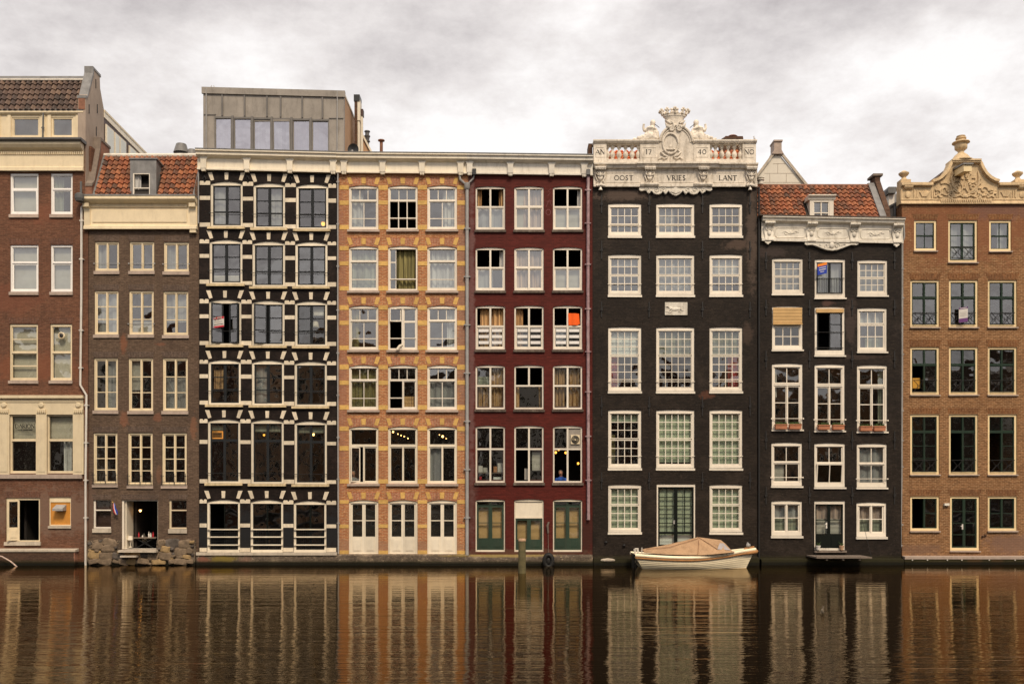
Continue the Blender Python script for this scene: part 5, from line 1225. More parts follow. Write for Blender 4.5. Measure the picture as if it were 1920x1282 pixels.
# ============================================================ smaller black house
def house_small_black():
    h = House('small_black_house', 'smaller black house with orange tiled roof, white dormer and long white cornice', 1424, 1690, .20)
    X, Z = h.X, h.Z
    f = 'white'
    cf = dict(fl=4.2, ft=4.6, fb=5)
    sill = ('white', 1.5, 3.4, .07)
    def W(x0, y0, x1, y1, **kw):
        kw2 = dict(cf); kw2.update(kw); kw2.setdefault('sill', sill); kw2.setdefault('off', .04)
        return win(h, x0, y0, x1, y1-3.2, kw2.pop('fm', f), arch=kw2.pop('arch', 1.2), **kw2)
    for (x0, y0, x1, y1) in ((1447.7, 484, 1505.5, 554), (1607.7, 487, 1664, 556.5)):
        W(x0, y0, x1, y1, S=sashgrid(4, 2, 2, .5), C=[(0, 0, 1, 1, 'curtain_sheer', 3)], rail=None)
    g = 'grey_frame'
    w = W(1527.7, 485.4, 1585, 561, S=[(0, 0, .5, 1, 1, 1, g, 2.2, 1, 'g'), (.5, 0, 1, 1, 1, 1, g, 2.2, 1, 'g')], C=[(0, 0, 1, 1, 'curtain_sheer', 4)], fb=8)
    q = MB()
    for i in range(11): q.box(X(1531.5+i*4.6), X(1532.2+i*4.6), h.Y+.0, h.Y+.02, Z(549), Z(522))
    q.tube([(X(1529), h.Y-.01, Z(522)), (X(1583), h.Y-.01, Z(522))], .018, 6); q.tube([(X(1531), h.Y-.01, Z(549)), (X(1580), h.Y-.01, Z(549))], .014, 6); q.build('railing', 'grey_frame', w)
    # second row
    w = W(1447.7, 574, 1505, 658.6, S=[(0, 0, 1, .44, 1, 1, f, 1.8, 1, 'g'), (0, .45, 1, 1, 3, 2, f, 2, 1.4, 'g', {'bb': 3.5})], gl='glass_dim', C=[])
    q = MB(); n = 10
    for i in range(n):
        za, zb = Z(577+30*i/n), Z(577+30*(i+1)/n)
        ya = h.Y-.03-.0*i; yb_ = h.Y-.03-.010*((i+1) % 2)
        q.quad((X(1449), h.Y-.03-.010*((i+1) % 2), zb), (X(1503.5), h.Y-.03-.010*((i+1) % 2), zb), (X(1503.5), h.Y-.03-.010*(i % 2), za), (X(1449), h.Y-.03-.010*(i % 2), za))
    q.box(X(1448.5), X(1504), h.Y-.08, h.Y-.02, Z(609), Z(606.8)); q.build('sun_shade', 'shade_tan', w)
    w = W(1527.7, 575, 1584, 668.7, S=[(0, .06, .06, 1, 1, 1, g, 1, 1, 'p'), (.5, .06, 1, 1, 1, 2, g, 2.2, 1.4, 'g', {'ys': (.3,)})], gl='glass', fb=9)
    q = MB(); q.box(X(1530), X(1582), h.Y-.02, h.Y+.03, Z(586), Z(579)); q.build('sun_shade', 'shade_tan', w)
    q = MB(); q.tube([(X(1528), h.Y-.02, Z(623)), (X(1582), h.Y-.02, Z(623))], .014, 6); q.tube([(X(1529), h.Y-.02, Z(652)), (X(1581), h.Y-.02, Z(652))], .016, 6); q.build('railing', 'iron', w)
    W(1607.7, 577, 1663, 662, S=[(0, 0, 1, .34, 3, 1, f, 2, 1.4, 'g'), (0, .36, 1, 1, 3, 2, f, 2, 1.4, 'g', {'bb': 3})], C=[(0, 0, 1, .34, 'curtain_white', 3), (.3, .7, 1, 1, 'curtain_green', 2)], gl='glass')
    # tall french windows
    for i, (x0, y0, x1, y1) in enumerate(((1447.5, 681, 1505, 808), (1527.5, 682.5, 1584, 810), (1607, 684, 1663.5, 811.6))):
        S = [(0, 0, 1, .28, 2, 1, f, 2, 1.5, 'g'), (0, .315, .5, 1, 1, 2, f, 2.3, 1.5, 'g', {'ys': (.43,), 'bb': 6}), (.5, .315, 1, 1, 1, 2, f, 2.3, 1.5, 'g', {'ys': (.43,), 'bb': 6})]
        C = [[(0, 0, .16, .5, 'curtain_white', 1)], [], [(.82, 0, 1, .9, 'curtain_green', 1)]][i]
        W(x0, y0, x1, y1, S=S, bars=[('h', .30, 2.8, 0, 1), ('v', .5, 1.6, .3, 1)], C=C, gl='glass_dim', rail=('white', (.865,), .014), arch=1.6)
    for i, (x0, y0, x1, y1) in enumerate(((1446.5, 829, 1504, 913.6), (1527, 830, 1584.5, 916), (1606.6, 831, 1663, 916.4))):
        S = [(0, 0, 1, .44, 2, 1, f, 1.8, 1.5, 'g'), (0, .47, 1, 1, 2, 1, f, 2.2, 1.6, 'g', {'bb': 3.2, 'tilt': .13 if i == 1 else 0})]
        C = [[(0, .47, .45, 1, 'blind_grey', 0)], [], [(0, 0, 1, 1, 'curtain_sheer', 2)]][i]
        W(x0, y0, x1, y1, S=S, bars=[('h', .455, 2.4, 0, 1)], C=C, gl=('glass_dim', 'glass', 'glass_dim')[i], rail=('white', (.86,), .014) if i != 1 else None, fb=6, arch=1.6)
    for i, (x0, y0, x1, y1) in enumerate(((1446.5, 938, 1504, 1007), (1606, 941, 1662, 1009))):
        S = [(0, 0, .5, 1, 1, 2, f, 2.6, 1.5, 'g'), (.5, 0, 1, 1, 1, 2, f, 2.6, 1.5, 'g')]
        W(x0, y0, x1, y1, S=S, bars=[('v', .5, 2.6, 0, 1)], C=[(0, 0, 1, .5, 'curtain_stripe' if i else 'curtain_sheer', 3), (0, .5, 1, 1, 'curtain_green', 0)], gl='glass_dim', fb=7, sill=('white', 1.5, 4.5, .07), arch=1.6)
    g = 'black_frame'
    w = win(h, 1527, 938.7, 1584.6, 1030.5, 'white', 2.2, 6, 1, S=[(0, 0, .5, 1, 1, 2, g, 2.6, 1.6, 'g', {'panel': .30}), (.5, 0, 1, 1, 1, 2, g, 2.6, 1.6, 'g', {'panel': .30})],
            C=[(0, 0, 1, .33, 'curtain_stripe', 3), (0, .33, 1, .66, 'blind_grey', 0)], gl='glass_dim', name='canal_door', leaf='door_leaf', off=.04, fr=3.2)
    q = MB(); q.box(X(1548.5), X(1551), h.Y+.0, h.Y+.045, Z(990), Z(979)); q.tube([(X(1550), h.Y-.01, Z(983)), (X(1546.5), h.Y-.01, Z(983))], .018, 6); q.build('handle', 'pipe_white', w)
    q = MB(); bx(q, h, 1535, 1027, 1577, 1031, -.06, .0); q.build('door_step', 'stone_white', h.root)
    q = MB(); bx(q, h, 1526, 1031.5, 1586, 1035, -.12, .0); q.build('door_sill', 'wood_grey', h.root)
    for yy0, yy1 in ((473, 505), (562, 592), (658, 690), (808, 842), (912, 945)):
        for xx in (1436, 1517.5, 1597.5, 1677): wall_anchor(h, xx, yy0, yy1)
    # cornice
    st = 'cream_weathered'; L = 1692-1427
    sl = 5
    h.cornice([(-1, 408.5), (15, 408.5), (15, 411), (12, 413), (11, 416.5), (5, 418.5), (3, 420), (3, 447), (6, 448), (6, 453), (-1, 453)], 1427, 1691.5, 'stone_white', slant=sl)
    h.cornice([(-1, 406.8), (16, 406.8), (16, 408.3), (-1, 408.3)], 1420, 1692, 'dark_sill', 'gutter', slant=sl)
    for cx in (1441, 1520, 1600, 1680.5):
        dy = sl*(cx-1427)/L; q = MB()
        q.prismx([(h.Y-.30, Z(418+dy)), (h.Y-.30, Z(421+dy)), (h.Y-.22, Z(424+dy)), (h.Y-.12, Z(426+dy)), (h.Y-.12, Z(446+dy)), (h.Y-.17, Z(449+dy)), (h.Y-.17, Z(452+dy)), (h.Y, Z(452+dy)), (h.Y, Z(418+dy))], X(cx-8), X(cx+8))
        for i in range(6): q.ell((X(cx-8+i*3.2), h.Y-.28, Z(420.5+dy)), (.045, .05, .06), 8, 6)
        for sg in (-1, 1):
            q.tube([(a, h.Y-.14, z) for a, z in spiral(X(cx+sg*4), Z(430+dy), .09, .02, 90, 90+sg*420, 16)], .022, 6)
            q.tube([(X(cx+sg*8), h.Y-.11, Z(427+dy)), (X(cx+sg*9.5), h.Y-.10, Z(434+dy)), (X(cx+sg*7), h.Y-.10, Z(445+dy))], .025, 6)
        q.ell((X(cx), h.Y-.13, Z(438+dy)), (.09, .05, .12)); q.build('console', 'stone_white', h.root, smooth=True)
    for cx, dy in ((1438.5, 0), (1679, 5)):
        q = MB()
        for t in (-5, -2.5, 0, 2.5, 5): q.tube([(X(cx), h.Y-.08, Z(452+dy)), (X(cx+t), h.Y-.10, Z(459.5+dy-abs(t)*.7))], [.03, .05], 6)
        q.build('leaf_drop', 'stone_white', h.root, smooth=True)
    for x0, x1, dy in ((1451, 1511, 1), (1531, 1590, 2.2), (1611, 1670, 3.8)):
        q = MB(); m = (x0+x1)/2; y = h.Y-.075
        pts = [(x0+5, 427), (x1-5, 427), (x1-2, 430), (x1-2, 442), (x1-5, 445), (x0+5, 445), (x0+2, 442), (x0+2, 430), (x0+5, 427)]
        q.tube([(X(a), y, Z(b+dy)) for a, b in pts], .022, 5)
        for sg in (-1, 1):
            q.tube([(a, y, z) for a, z in spiral(X(m+sg*8), Z(436+dy), .10, .02, 0, 360*sg, 14)], .02, 5); q.tube([(X(m+sg*2), y, Z(438+dy)), (X(m+sg*10), y, Z(433+dy)), (X(m+sg*16), y, Z(436+dy))], [.03, .025, .012], 5)
        q.ell((X(m), y, Z(436+dy)), (.07, .03, .09)); q.build('frieze_relief', 'stone_white', h.root, smooth=True)
    pts = [(1508, 452), (1508, 459), (1513, 461.5), (1521, 461), (1528, 463), (1538, 467), (1548, 470.5), (1558, 471.8)]
    full = pts+[(2*1558-a, b) for a, b in reversed(pts[:-1])]
    q = MB(); q.prism([(X(a), Z(b)) for a, b in full], h.Y-.10, h.Y+.01); sk = q.build('carved_skirt', 'stone_white', h.root)
    q = MB(); q.tube([(X(a), h.Y-.11, Z(b-1.5)) for a, b in full[2:-2]], .04, 6)
    for sg in (-1, 1):
        for cx, rr in ((10, .13), (22, .10)): q.tube([(a, h.Y-.11, z) for a, z in spiral(X(1558+sg*cx), Z(462), rr, .02, 0, 400*sg, 16)], .022, 6)
    q.ell((X(1558), h.Y-.12, Z(461)), (.12, .05, .13)); q.build('skirt_relief', 'stone_white', sk, smooth=True)
    h.wall('brick_tar', rect(h, 1424, 412, 1690), bodytop=Z(414))
    h.interior([567, 672, 822, 925], 2.8)
    # roof
    ez = Z(409); ry = 1.55; rz = PZ(349, ry); x0, x1 = PX(1419, .2), 16.12
    pantiles(h, x0, x1, .24, ez, ry, rz, 'tile_red', tw=.25, cut=[(PX(1514, .3), PX(1564, .3), ez+.95)])
    q = MB(); q.tube([(x0, ry, rz+.0), (x1, ry, rz+.0)], .09, 8); q.build('ridge_tiles', 'rust_brick', h.root)
    q = MB(); q.prismx([(.2, ez-.05), (.18, ez+.10), (ry-.02, rz+.14), (ry+.2, rz+.14), (ry+.2, rz-.1)], x1+.0, x1+.28); q.build('edge_flashing', 'lead', h.root)
    q = MB(); q.prismx([(.3, ez), (.4, ez+.45), (ry-.1, rz+.20), (ry-.1, rz+.42), (ry+.5, rz+.42), (ry+.5, rz-1)], x1+.29, x1+.52); q.build('party_parapet', 'brick_chimney', h.root)
    q = MB(); q.box(x1+.18, x1+.62, ry-.16, ry+.55, rz+.421, rz+.52); q.build('parapet_cap', 'wood_grey', h.root)
    # dormer
    y0 = .36; A = lambda p: PX(p, y0); B = lambda p: PZ(p, y0); dm = MB()
    dm.box(A(1518.5), A(1525), y0, y0+.5, ez-.05, B(374)); dm.box(A(1555), A(1563), y0, y0+.5, ez-.05, B(374)); dm.box(A(1525), A(1555), y0, y0+.5, B(379), B(374))
    dm.prismx([(y0-.14, B(366.5)), (y0-.14, B(368.5)), (y0-.06, B(370.5)), (y0-.03, B(375)), (y0+1.15, B(375)), (y0+1.15, B(366.5)+.02)], A(1514.5), A(1566)); D_ = dm.build('dormer', 'white', h.root)
    q = MB(); q.box(A(1518.5)+.0, A(1518.5)+.05, y0+.501, y0+1.15, ez-.05, B(375)); q.box(A(1563)-.05, A(1563), y0+.501, y0+1.15, ez-.05, B(375)); q.build('dormer_cheek', 'lead_dark', D_)
    q = MB(); q.box(A(1525), A(1527), y0+.02, y0+.08, B(408), B(379)); q.box(A(1553), A(1555), y0+.02, y0+.08, B(408), B(379)); q.box(A(1539), A(1541), y0+.02, y0+.08, B(408), B(379)); q.box(A(1525), A(1555), y0+.025, y0+.08, B(400), B(398)); q.build('dormer_window', 'white', D_)
    q = MB(); q.quad((A(1525), y0+.07, B(409)), (A(1555), y0+.07, B(409)), (A(1555), y0+.07, B(379)), (A(1525), y0+.07, B(379))); q.build('pane', 'glass', D_)
    q = MB(); q.box(A(1525), A(1555), y0+.3, y0+.34, ez, B(379)); q.build('blind', 'curtain_sheer', D_)
    q = MB(); q.lathe(PX(1426, .9), .9, [(.12, PZ(346, .9)), (.12, PZ(339, .9)), (.17, PZ(338.5, .9)), (.17, PZ(337, .9)), (.12, PZ(336.6, .9)), (.12, PZ(335, .9)), (.17, PZ(334.6, .9)), (.17, PZ(333, .9)), (0, PZ(333, .9))], 12); q.build('roof_vent', 'cream_weathered', h.root)
    # platform at the door, hung on chains
    q = MB(); q.prismx([(-1.15, Z(1040)), (-1.15, Z(1040)-.06), (h.Y, Z(1040)-.06), (h.Y, Z(1040))], X(1512), X(1612.5))
    for i in range(3): q.box(X(1530+i*30), X(1533+i*30), -1.1, h.Y, Z(1040)-.14, Z(1040)-.061)
    pf = q.build('landing_platform', 'wood_grey', h.root)
    q = MB()
    for a, b in ((1511, 1513), (1611, 1613)): q.tube([(X(a), h.Y-.02, Z(953)), (X(b), -1.05, Z(1040))], .008, 4)
    q.build('platform_cable', 'iron', pf)
    q = MB(); q.prismx([(-.10, -.6), (-.10, Z(1048)), (.2, Z(1046)), (.2, -.6)], X(1424)+.01, X(1690)-.01); q.build('plinth', 'brick_tar', h.root)
    return h

# ============================================================ tan brick house with the bell gable
def house_gable():
    h = House('tan_brick_gable_house', 'tan brick house at the right edge with cream carved neck gable and urns', 1691, 1926, .5)
    X, Z = h.X, h.Z
    f = 'cream_yellow'; g = 'green_frame'; sill = ('stone_sill', 1.2, 2.6, .08)
    def cross(open_l=False, split=.33, ny=2, sw=0):
        S = [(0, 0, .5, split, 1, 1, g, 1.8, 1.2, 'g'), (.5, 0, 1, split, 1, 1, g, 1.8, 1.2, 'g'), (.5, split+.02, 1, 1, 1, ny, g, 1.9, 1.2, 'g')]
        if not open_l: S.append((0, split+.02, .5, 1, 1, ny, g, 1.9, 1.2, 'g'))
        return S
    def fence(w, x0, x1, ya, yb, n=2):
        q = MB(); y = h.Y-.02
        q.tube([(X(x0), y, Z(ya)), (X(x1), y, Z(ya))], .016, 5); q.tube([(X(x0), y, Z(yb)), (X(x1), y, Z(yb))], .014, 5)
        m = (x0+x1)/2
        for a, b in ((x0, m), (m, x1)):
            c_ = (a+b)/2; R_ = (b-a)/2*.9
            for sg in (-1, 1):
                q.tube([(X(c_+sg*R_*(1-.75*math.sin(t*PI/8))), y, Z(ya+(yb-ya)*t/8)) for t in range(9)], .011, 4)
                q.tube([(X(c_-sg*R_), y, Z(ya)), (X(c_+sg*R_), y, Z(yb))], .010, 4)
        q.build('iron_fence', 'iron', w)
    for x0, x1, y1 in ((1714, 1756.4, 470), (1854.7, 1896.4, 471)):
        win(h, x0, 413, x1, y1, f, 4, 4, 4.5, S=[(0, 0, 1, .5, 2, 1, g, 1.4, 1.3, 'g'), (0, .5, 1, 1, 2, 1, g, 1.4, 1.3, 'g')], bars=[], sill=sill, off=.05, C=[(.5, 0, 1, 1, 'curtain_sheer', 1)] if x0 > 1800 else [])
        arch_part(h, x0, x1, 411.5, 10, 'arch_tan', 4)
    w = win(h, 1778, 413, 1833, 491.5, f, 4, 4, 4.5, S=[(0, 0, .5, 1, 1, 3, g, 2.2, 1.3, 'g'), (.5, 0, 1, 1, 1, 3, g, 2.2, 1.3, 'g')], sill=sill, off=.05, C=[(0, 0, 1, 1, 'curtain_sheer', 2)])
    fence(w, 1783, 1828, 463, 484); arch_part(h, 1778, 1833, 411.5, 10, 'arch_tan', 4)
    cols = [(1706.8, 1761.5), (1779.3, 1834), (1852.3, 1907)]
    for r, (y0, y1, sp, ny) in enumerate(((525, 613, .35, 1), (650.6, 739.5, .35, 1), (776.7, 889, .265, 3), (930, 994.5, 0, 2))):
        for c, (a, d) in enumerate(cols):
            if r == 3 and c == 1: continue
            op = (r, c) in ((1, 0), (2, 1), (2, 2), (3, 0)); C = []
            if r == 3: S = [(.5, 0, 1, 1, 1, 2, g, 2.2, 1.3, 'g')]+([] if op else [(0, 0, .5, 1, 1, 2, g, 2.2, 1.3, 'g')])
            else: S = cross(op, sp, ny)
            w = win(h, a, y0, d, y1, f, 4, 4, 4.5, S=S, sill=sill, off=.05, gl='glass' if r == 0 else 'glass_dim', C=C, bars=[])
            q = MB(); bx(q, h, (a+d)/2-1.6, y0+4, (a+d)/2+1.6, y1-4.5, .055, .17)
            if sp: bx(q, h, a+4, y0+4+(y1-y0-8.5)*sp-1.2, d-4, y0+4+(y1-y0-8.5)*(sp+.02)+1.2, .058, .17)
            q.build('mullion', g, w)
            if r < 3: fence(w, a+4.5, d-4.5, y1-4.5-22, y1-5.5)
            arch_part(h, a, d, y0-1.5, 11, 'arch_tan', 4)
    w = win(h, 1781.5, 930, 1836.7, 1031.5, f, 4, 4, 5, S=[(0, 0, .5, 1, 1, 4, g, 2.6, 1.4, 'g'), (.5, 0, 1, 1, 1, 4, g, 2.6, 1.4, 'g')], sill=sill, off=.05, gl='glass_dim', name='canal_door', leaf='door_leaf', C=[])
    q = MB(); q.box(X(1804), X(1806), h.Y-.0, h.Y+.06, Z(992), Z(982)); q.tube([(X(1805), h.Y, Z(986)), (X(1801), h.Y, Z(986))], .016, 6); q.build('handle', 'pipe_white', w)
    arch_part(h, 1781.5, 1836.7, 928.5, 11, 'arch_tan', 4)
    q = MB(); bx(q, h, 1769, 943, 1778, 947.5, -.12, 0); q.build('wall_lamp', 'cream_weathered', h.root)
    q = MB(); q.ell((X(1842), h.Y-.04, Z(1005)), (.05, .05, .05)); q.ell((X(1847), h.Y-.04, Z(1003)), (.05, .05, .05)); q.build('wall_taps', 'brick_chimney', h.root)
    # carved gable
    st = 'stone_ochre'; cx = 1808
    L = [(1687.5, 382.5), (1687.5, 345.5), (1746, 345.5), (1746, 340), (1754, 337.5), (1762, 333), (1770, 325.5), (1776, 316), (1779.5, 308), (1781.5, 303)]
    full = L+[(2*cx-a+ (0 if i else 0), b) for i, (a, b) in enumerate(reversed(L))]
    P = [(X(a), Z(b)) for a, b in full]
    q = MB(); q.prism(P, h.Y-.06, h.Y+.38); gb = q.build('gable', st, h.root)
    q = MB(); cp = full[1:-1]
    for y_, r_ in ((h.Y-.10, .07), (h.Y-.07, .05)):
        pass
    for seg in (cp[:2], cp[2:-2], cp[-2:]):
        q.ribbon([(X(a), Z(b+1.8)) for a, b in seg], .12, h.Y-.055, .16); q.ribbon([(X(a), Z(b+5)) for a, b in seg], .05, h.Y-.055, .09)
    q.box(X(1781), X(1835), h.Y-.26, h.Y+.42, Z(304.5), Z(301.5)); q.box(X(1783.5), X(1832.5), h.Y-.2, h.Y-.06, Z(307), Z(304.6)); q.build('coping', st, gb)
    h.cornice([(0, 374), (4, 374), (4, 376), (3, 377), (3, 379), (5, 381), (5, 383.5), (0, 383.5)], 1688, 1928, st, 'gable_moulding')
    q = MB()
    for i in range(24): bx(q, h, 1762+i*4, 376.6, 1764.4+i*4, 381, -.14, -.07)
    q.build('dentil_band', st, gb)
    q = MB(); y = h.Y-.07
    for sg in (-1, 1):
        for (dx, py, r0, n) in ((36, 358, .34, 520), (14, 354, .30, 480), (16, 337, .26, 360), (27, 368, .18, 420), (50, 364, .16, 400)):
            q.tube([(a, y, z) for a, z in spiral(X(cx-1+sg*dx), Z(py), r0, .03, 120, 120+sg*n, 26)], [.045]*27, 6)
            for t in range(5):
                a = math.radians(120+sg*t*60); q.ell((X(cx-1+sg*dx)+r0*1.05*math.cos(a), y, Z(py)+r0*1.05*math.sin(a)), (.085, .05, .055), 8, 6, a)
        q.tube([(X(cx+sg*24), y, Z(323)), (X(cx+sg*26), y, Z(335)), (X(cx+sg*24), y, Z(348)), (X(cx+sg*14), y, Z(360)), (X(cx+sg*4), y, Z(366))], [.04, .07, .07, .06, .03], 6)
        q.tube([(X(cx+sg*2), y, Z(371)), (X(cx+sg*10), y, Z(367)), (X(cx+sg*20), y, Z(371)), (X(cx+sg*27), y, Z(367))], [.05, .06, .05, .03], 6)
    q.ell((X(cx), y, Z(369)), (.14, .06, .10)); q.ell((X(cx), y, Z(351)), (.06, .05, .14)); q.build('scroll_relief', st, gb, smooth=True)
    for bxx in (1732, 1884):
        q = MB()
        for t in (-9, -5.5, -2, 2, 5.5, 9): q.tube([(X(bxx+t*.4), y, Z(370)), (X(bxx+t*.8), y, Z(362)), (X(bxx+t), y, Z(357+abs(t)*.4))], [.03, .05, .03], 6)
        for t in (-18, -14, 13, 17): bx(q, h, bxx+t, 358, bxx+t+1.4, 371, -.09, -.055)
        q.build('leaf_relief', st, gb, smooth=True)
    for bxx in (1701, 1915):
        q = MB(); q.prismx([(h.Y-.2, Z(351)), (h.Y-.2, Z(353)), (h.Y-.14, Z(356)), (h.Y-.06, Z(357)), (h.Y-.06, Z(351))], X(bxx-8), X(bxx+8)); bx(q, h, bxx-12.5, 356, bxx-11, 374, -.09, -.055); bx(q, h, bxx+11, 356, bxx+12.5, 374, -.09, -.055)
        q.ell((X(bxx), y, Z(366)), (.13, .05, .16)); q.build('pier_relief', st, gb)
    # finials
    def finial(cx_, prof, nm='finial'):
        q = MB(); q.lathe(X(cx_), h.Y+.16, [(r*k, Z(b)) for r, b in prof], 18); q.build(nm, st, h.root, smooth=True)
    for fx in (1697.5, 1911.5):
        q = MB(); q.box(X(fx-9.5), X(fx+9.5), h.Y-.06, h.Y+.36, Z(345.4), Z(337)); q.build('finial_base', st, h.root)
        finial(fx, [(8, 337), (6, 334.5), (4, 332), (4, 330), (7, 327.5), (9.5, 324.5), (9.5, 322.5), (6, 320.5), (3, 318.5), (0, 317.5)])
    finial(1805, [(22, 301.5), (22, 300), (18, 298), (15, 294), (12, 290), (9, 287.5), (7, 286), (5.5, 284), (5.5, 282), (8, 279.5), (11, 277), (11.5, 272), (11, 269), (13, 267.5), (16, 266), (15.5, 264.5), (10, 263), (8, 261.5), (8, 259), (9.5, 258.5), (9.5, 256.5), (7, 255.5), (8, 254.5), (8, 253), (0, 252.5)], 'urn')
    # hoist beam
    yb0, yb1 = h.Y-.95, h.Y-.0; bz0, bz1 = 16.98, 17.38; x0_, x1_ = 19.48, 19.82
    q = MB(); q.prismx([(yb0, bz0+.02), (yb0, bz1-.10), (yb1, bz1-.02), (yb1, bz0+.1)], x0_, x1_); hb = q.build('hoist_beam', 'cream_yellow', h.root)
    q = MB(); q.prismx([(yb0-.06, bz1-.098), (yb0-.06, bz1-.04), (yb1, bz1+.08), (yb1, bz1-.015)], x0_-.05, x1_+.05); q.build('beam_cover', 'lead', hb)
    q = MB(); q.tube([(x0_+.17, yb0+.25, bz0), (x0_+.17, yb0+.25, bz0-.16), (x0_+.24, yb0+.25, bz0-.2)], .02, 5); q.build('hook', 'iron', hb)
    h.wall('brick_tan', rect(h, 1691, 383, 1926), bodytop=Z(383))
    h.interior([508, 632, 760, 912], 3.0)
    q = MB(); q.prism([(X(1700), Z(383)), (X(1916), Z(383)), (X(cx+20), Z(306)), (X(cx-20), Z(306))], h.Y+.39, h.Y+6.5); q.build('roof', 'tile_brown_plain', h.root)
    q = MB(); q.prismx([(h.Y-.30, -.6), (h.Y-.30, Z(1047)), (h.Y-.0, Z(1047)), (h.Y, -.6)], X(1690)+.02, X(1926)); q.build('plinth', 'plinth_mossy', h.root)
    q = MB(); q.prismx([(h.Y-.34, Z(1047)+.001), (h.Y-.34, Z(1042.5)), (h.Y-.0, Z(1041)), (h.Y, Z(1047)+.001)], X(1690)+.02, X(1926)); q.build('plinth_cap', 'stone_sill', h.root)
    for xx in (1705, 1733, 1770, 1797, 1848, 1896):
        q = MB(); q.ell((X(xx), h.Y-.31, Z(1048.5)), (.035, .03, .035), 8, 6); q.build('bolt', 'stone_white', h.root)
    downpipe(h, [(1676, 413), (1687, 411.5), (1692, 417), (1693, 445), (1689.5, 456), (1689, 700), (1688, 900), (1686, 1022), (1683.5, 1055)], .05, 'steel_pipe', [(1689, 505), (1689, 560), (1689, 610), (1688.8, 665), (1688.6, 716), (1688.4, 770), (1688.2, 826), (1688, 875), (1687.5, 983), (1686, 1022)], y=.12)
    # small roof parts between the two houses
    q = MB(); yy = 2.2; A = lambda p: PX(p, yy); B = lambda p: PZ(p, yy)
    q.box(A(1666.5), A(1677), yy, yy+.5, B(410), B(364)); vt = q.build('vent_shaft', 'pipe_white', h.root)
    q = MB(); q.prism([(A(1661.5), B(358)), (A(1663), B(364.5)), (A(1676.5), B(364.5)), (A(1678), B(358)), (A(1677), B(353)), (A(1663), B(353))], yy-.2, yy+.7); q.build('vent_cowl', 'lead_dark', vt)
    q = MB(); yy = 1.2; A = lambda p: PX(p, yy); B = lambda p: PZ(p, yy)
    q.prism([(A(1658), B(415)), (A(1690), B(415)), (A(1690), B(377)), (A(1662), B(392))], yy, yy+4); q.build('side_roof', 'zinc_panel', h.root)
    q = MB(); q.ribbon([(A(1658), B(393)), (A(1690), B(376.5))], .1, yy, .08); q.tube([(A(1676), yy-.1, B(411)), (A(1676), yy-.1, B(388))], .06, 8); q.build('side_gutter', 'lead_dark', h.root)
    q = MB(); yy = 6; q.box(PX(1655, yy), PX(1688, yy), yy, yy+1, PZ(400, yy), PZ(363, yy)); q.build('skylight_box', 'lead', h.root)
    return h

def house_rear():
    h = House('white_rear_gable', 'pale panelled gable of a rear house rising behind the small black house', 1415, 1515, 6.0, None)
    X, Z = h.X, h.Z
    P = [(X(1404), Z(400)), (X(1530), Z(400)), (X(1530), Z(372)), (X(1463), Z(292)), (X(1451), Z(292)), (X(1404), Z(352))]
    q = MB(); q.prism(P, h.Y, h.Y+4); q.build('gable_wall', 'stucco_cream', h.root)
    q = MB(); q.ribbon([(X(1402), Z(353)), (X(1450.5), Z(288))], .12, h.Y-.001, .10); q.ribbon([(X(1464), Z(288)), (X(1532), Z(373))], .12, h.Y-.001, .10); q.build('verge', 'stone_sill_pale', h.root)
    q = MB(); q.prism([(X(1446), Z(290.5)), (X(1468), Z(290.5)), (X(1464), Z(283)), (X(1464), Z(268)), (X(1450), Z(268)), (X(1450), Z(283))], h.Y-.15, h.Y+.5); q.box(X(1449), X(1465.5), h.Y-.2, h.Y+.55, Z(268), Z(265)); q.build('chimney', 'stone_sill', h.root)
    q = MB()
    for z_, a, b in ((307, 1449, 1473), (325, 1433, 1488), (342, 1418, 1503)): q.box(X(a), X(b), h.Y-.006, h.Y, Z(z_+.6), Z(z_))
    for z0, z1, xx in ((307, 325, 1458), (325, 342, 1443), (325, 342, 1474)): q.box(X(xx), X(xx+.6), h.Y-.007, h.Y, Z(z1), Z(z0+.8))
    q.build('panel_joints', 'stucco', h.root)

def house_beyond(name, label, px0, px1, Y, top, mat):
    h = House(name, label, px0, px1, Y)
    for y0, y1 in ((420, 500), (545, 630), (680, 770), (810, 905)):
        x = px0+18
        while x+50 < px1: win(h, x, y0, x+48, y1, 'cream', 3.5, 4, 4, S=[(0, 0, 1, .35, 1, 1, 'green_frame', 2, 1, 'g'), (0, .37, 1, 1, 2, 1, 'green_frame', 2, 1.5, 'g')], sill=('stone_sill', 1, 3, .06), off=.05); x += 76
    h.wall(mat, rect(h, px0, top, px1), bodytop=h.Z(top)); h.interior([520, 650, 790, 920], 2.5)
    h.cornice([(-1, top-4), (14, top-4), (14, top), (6, top+6), (6, top+24), (-1, top+24)], px0, px1, 'cream_pale')

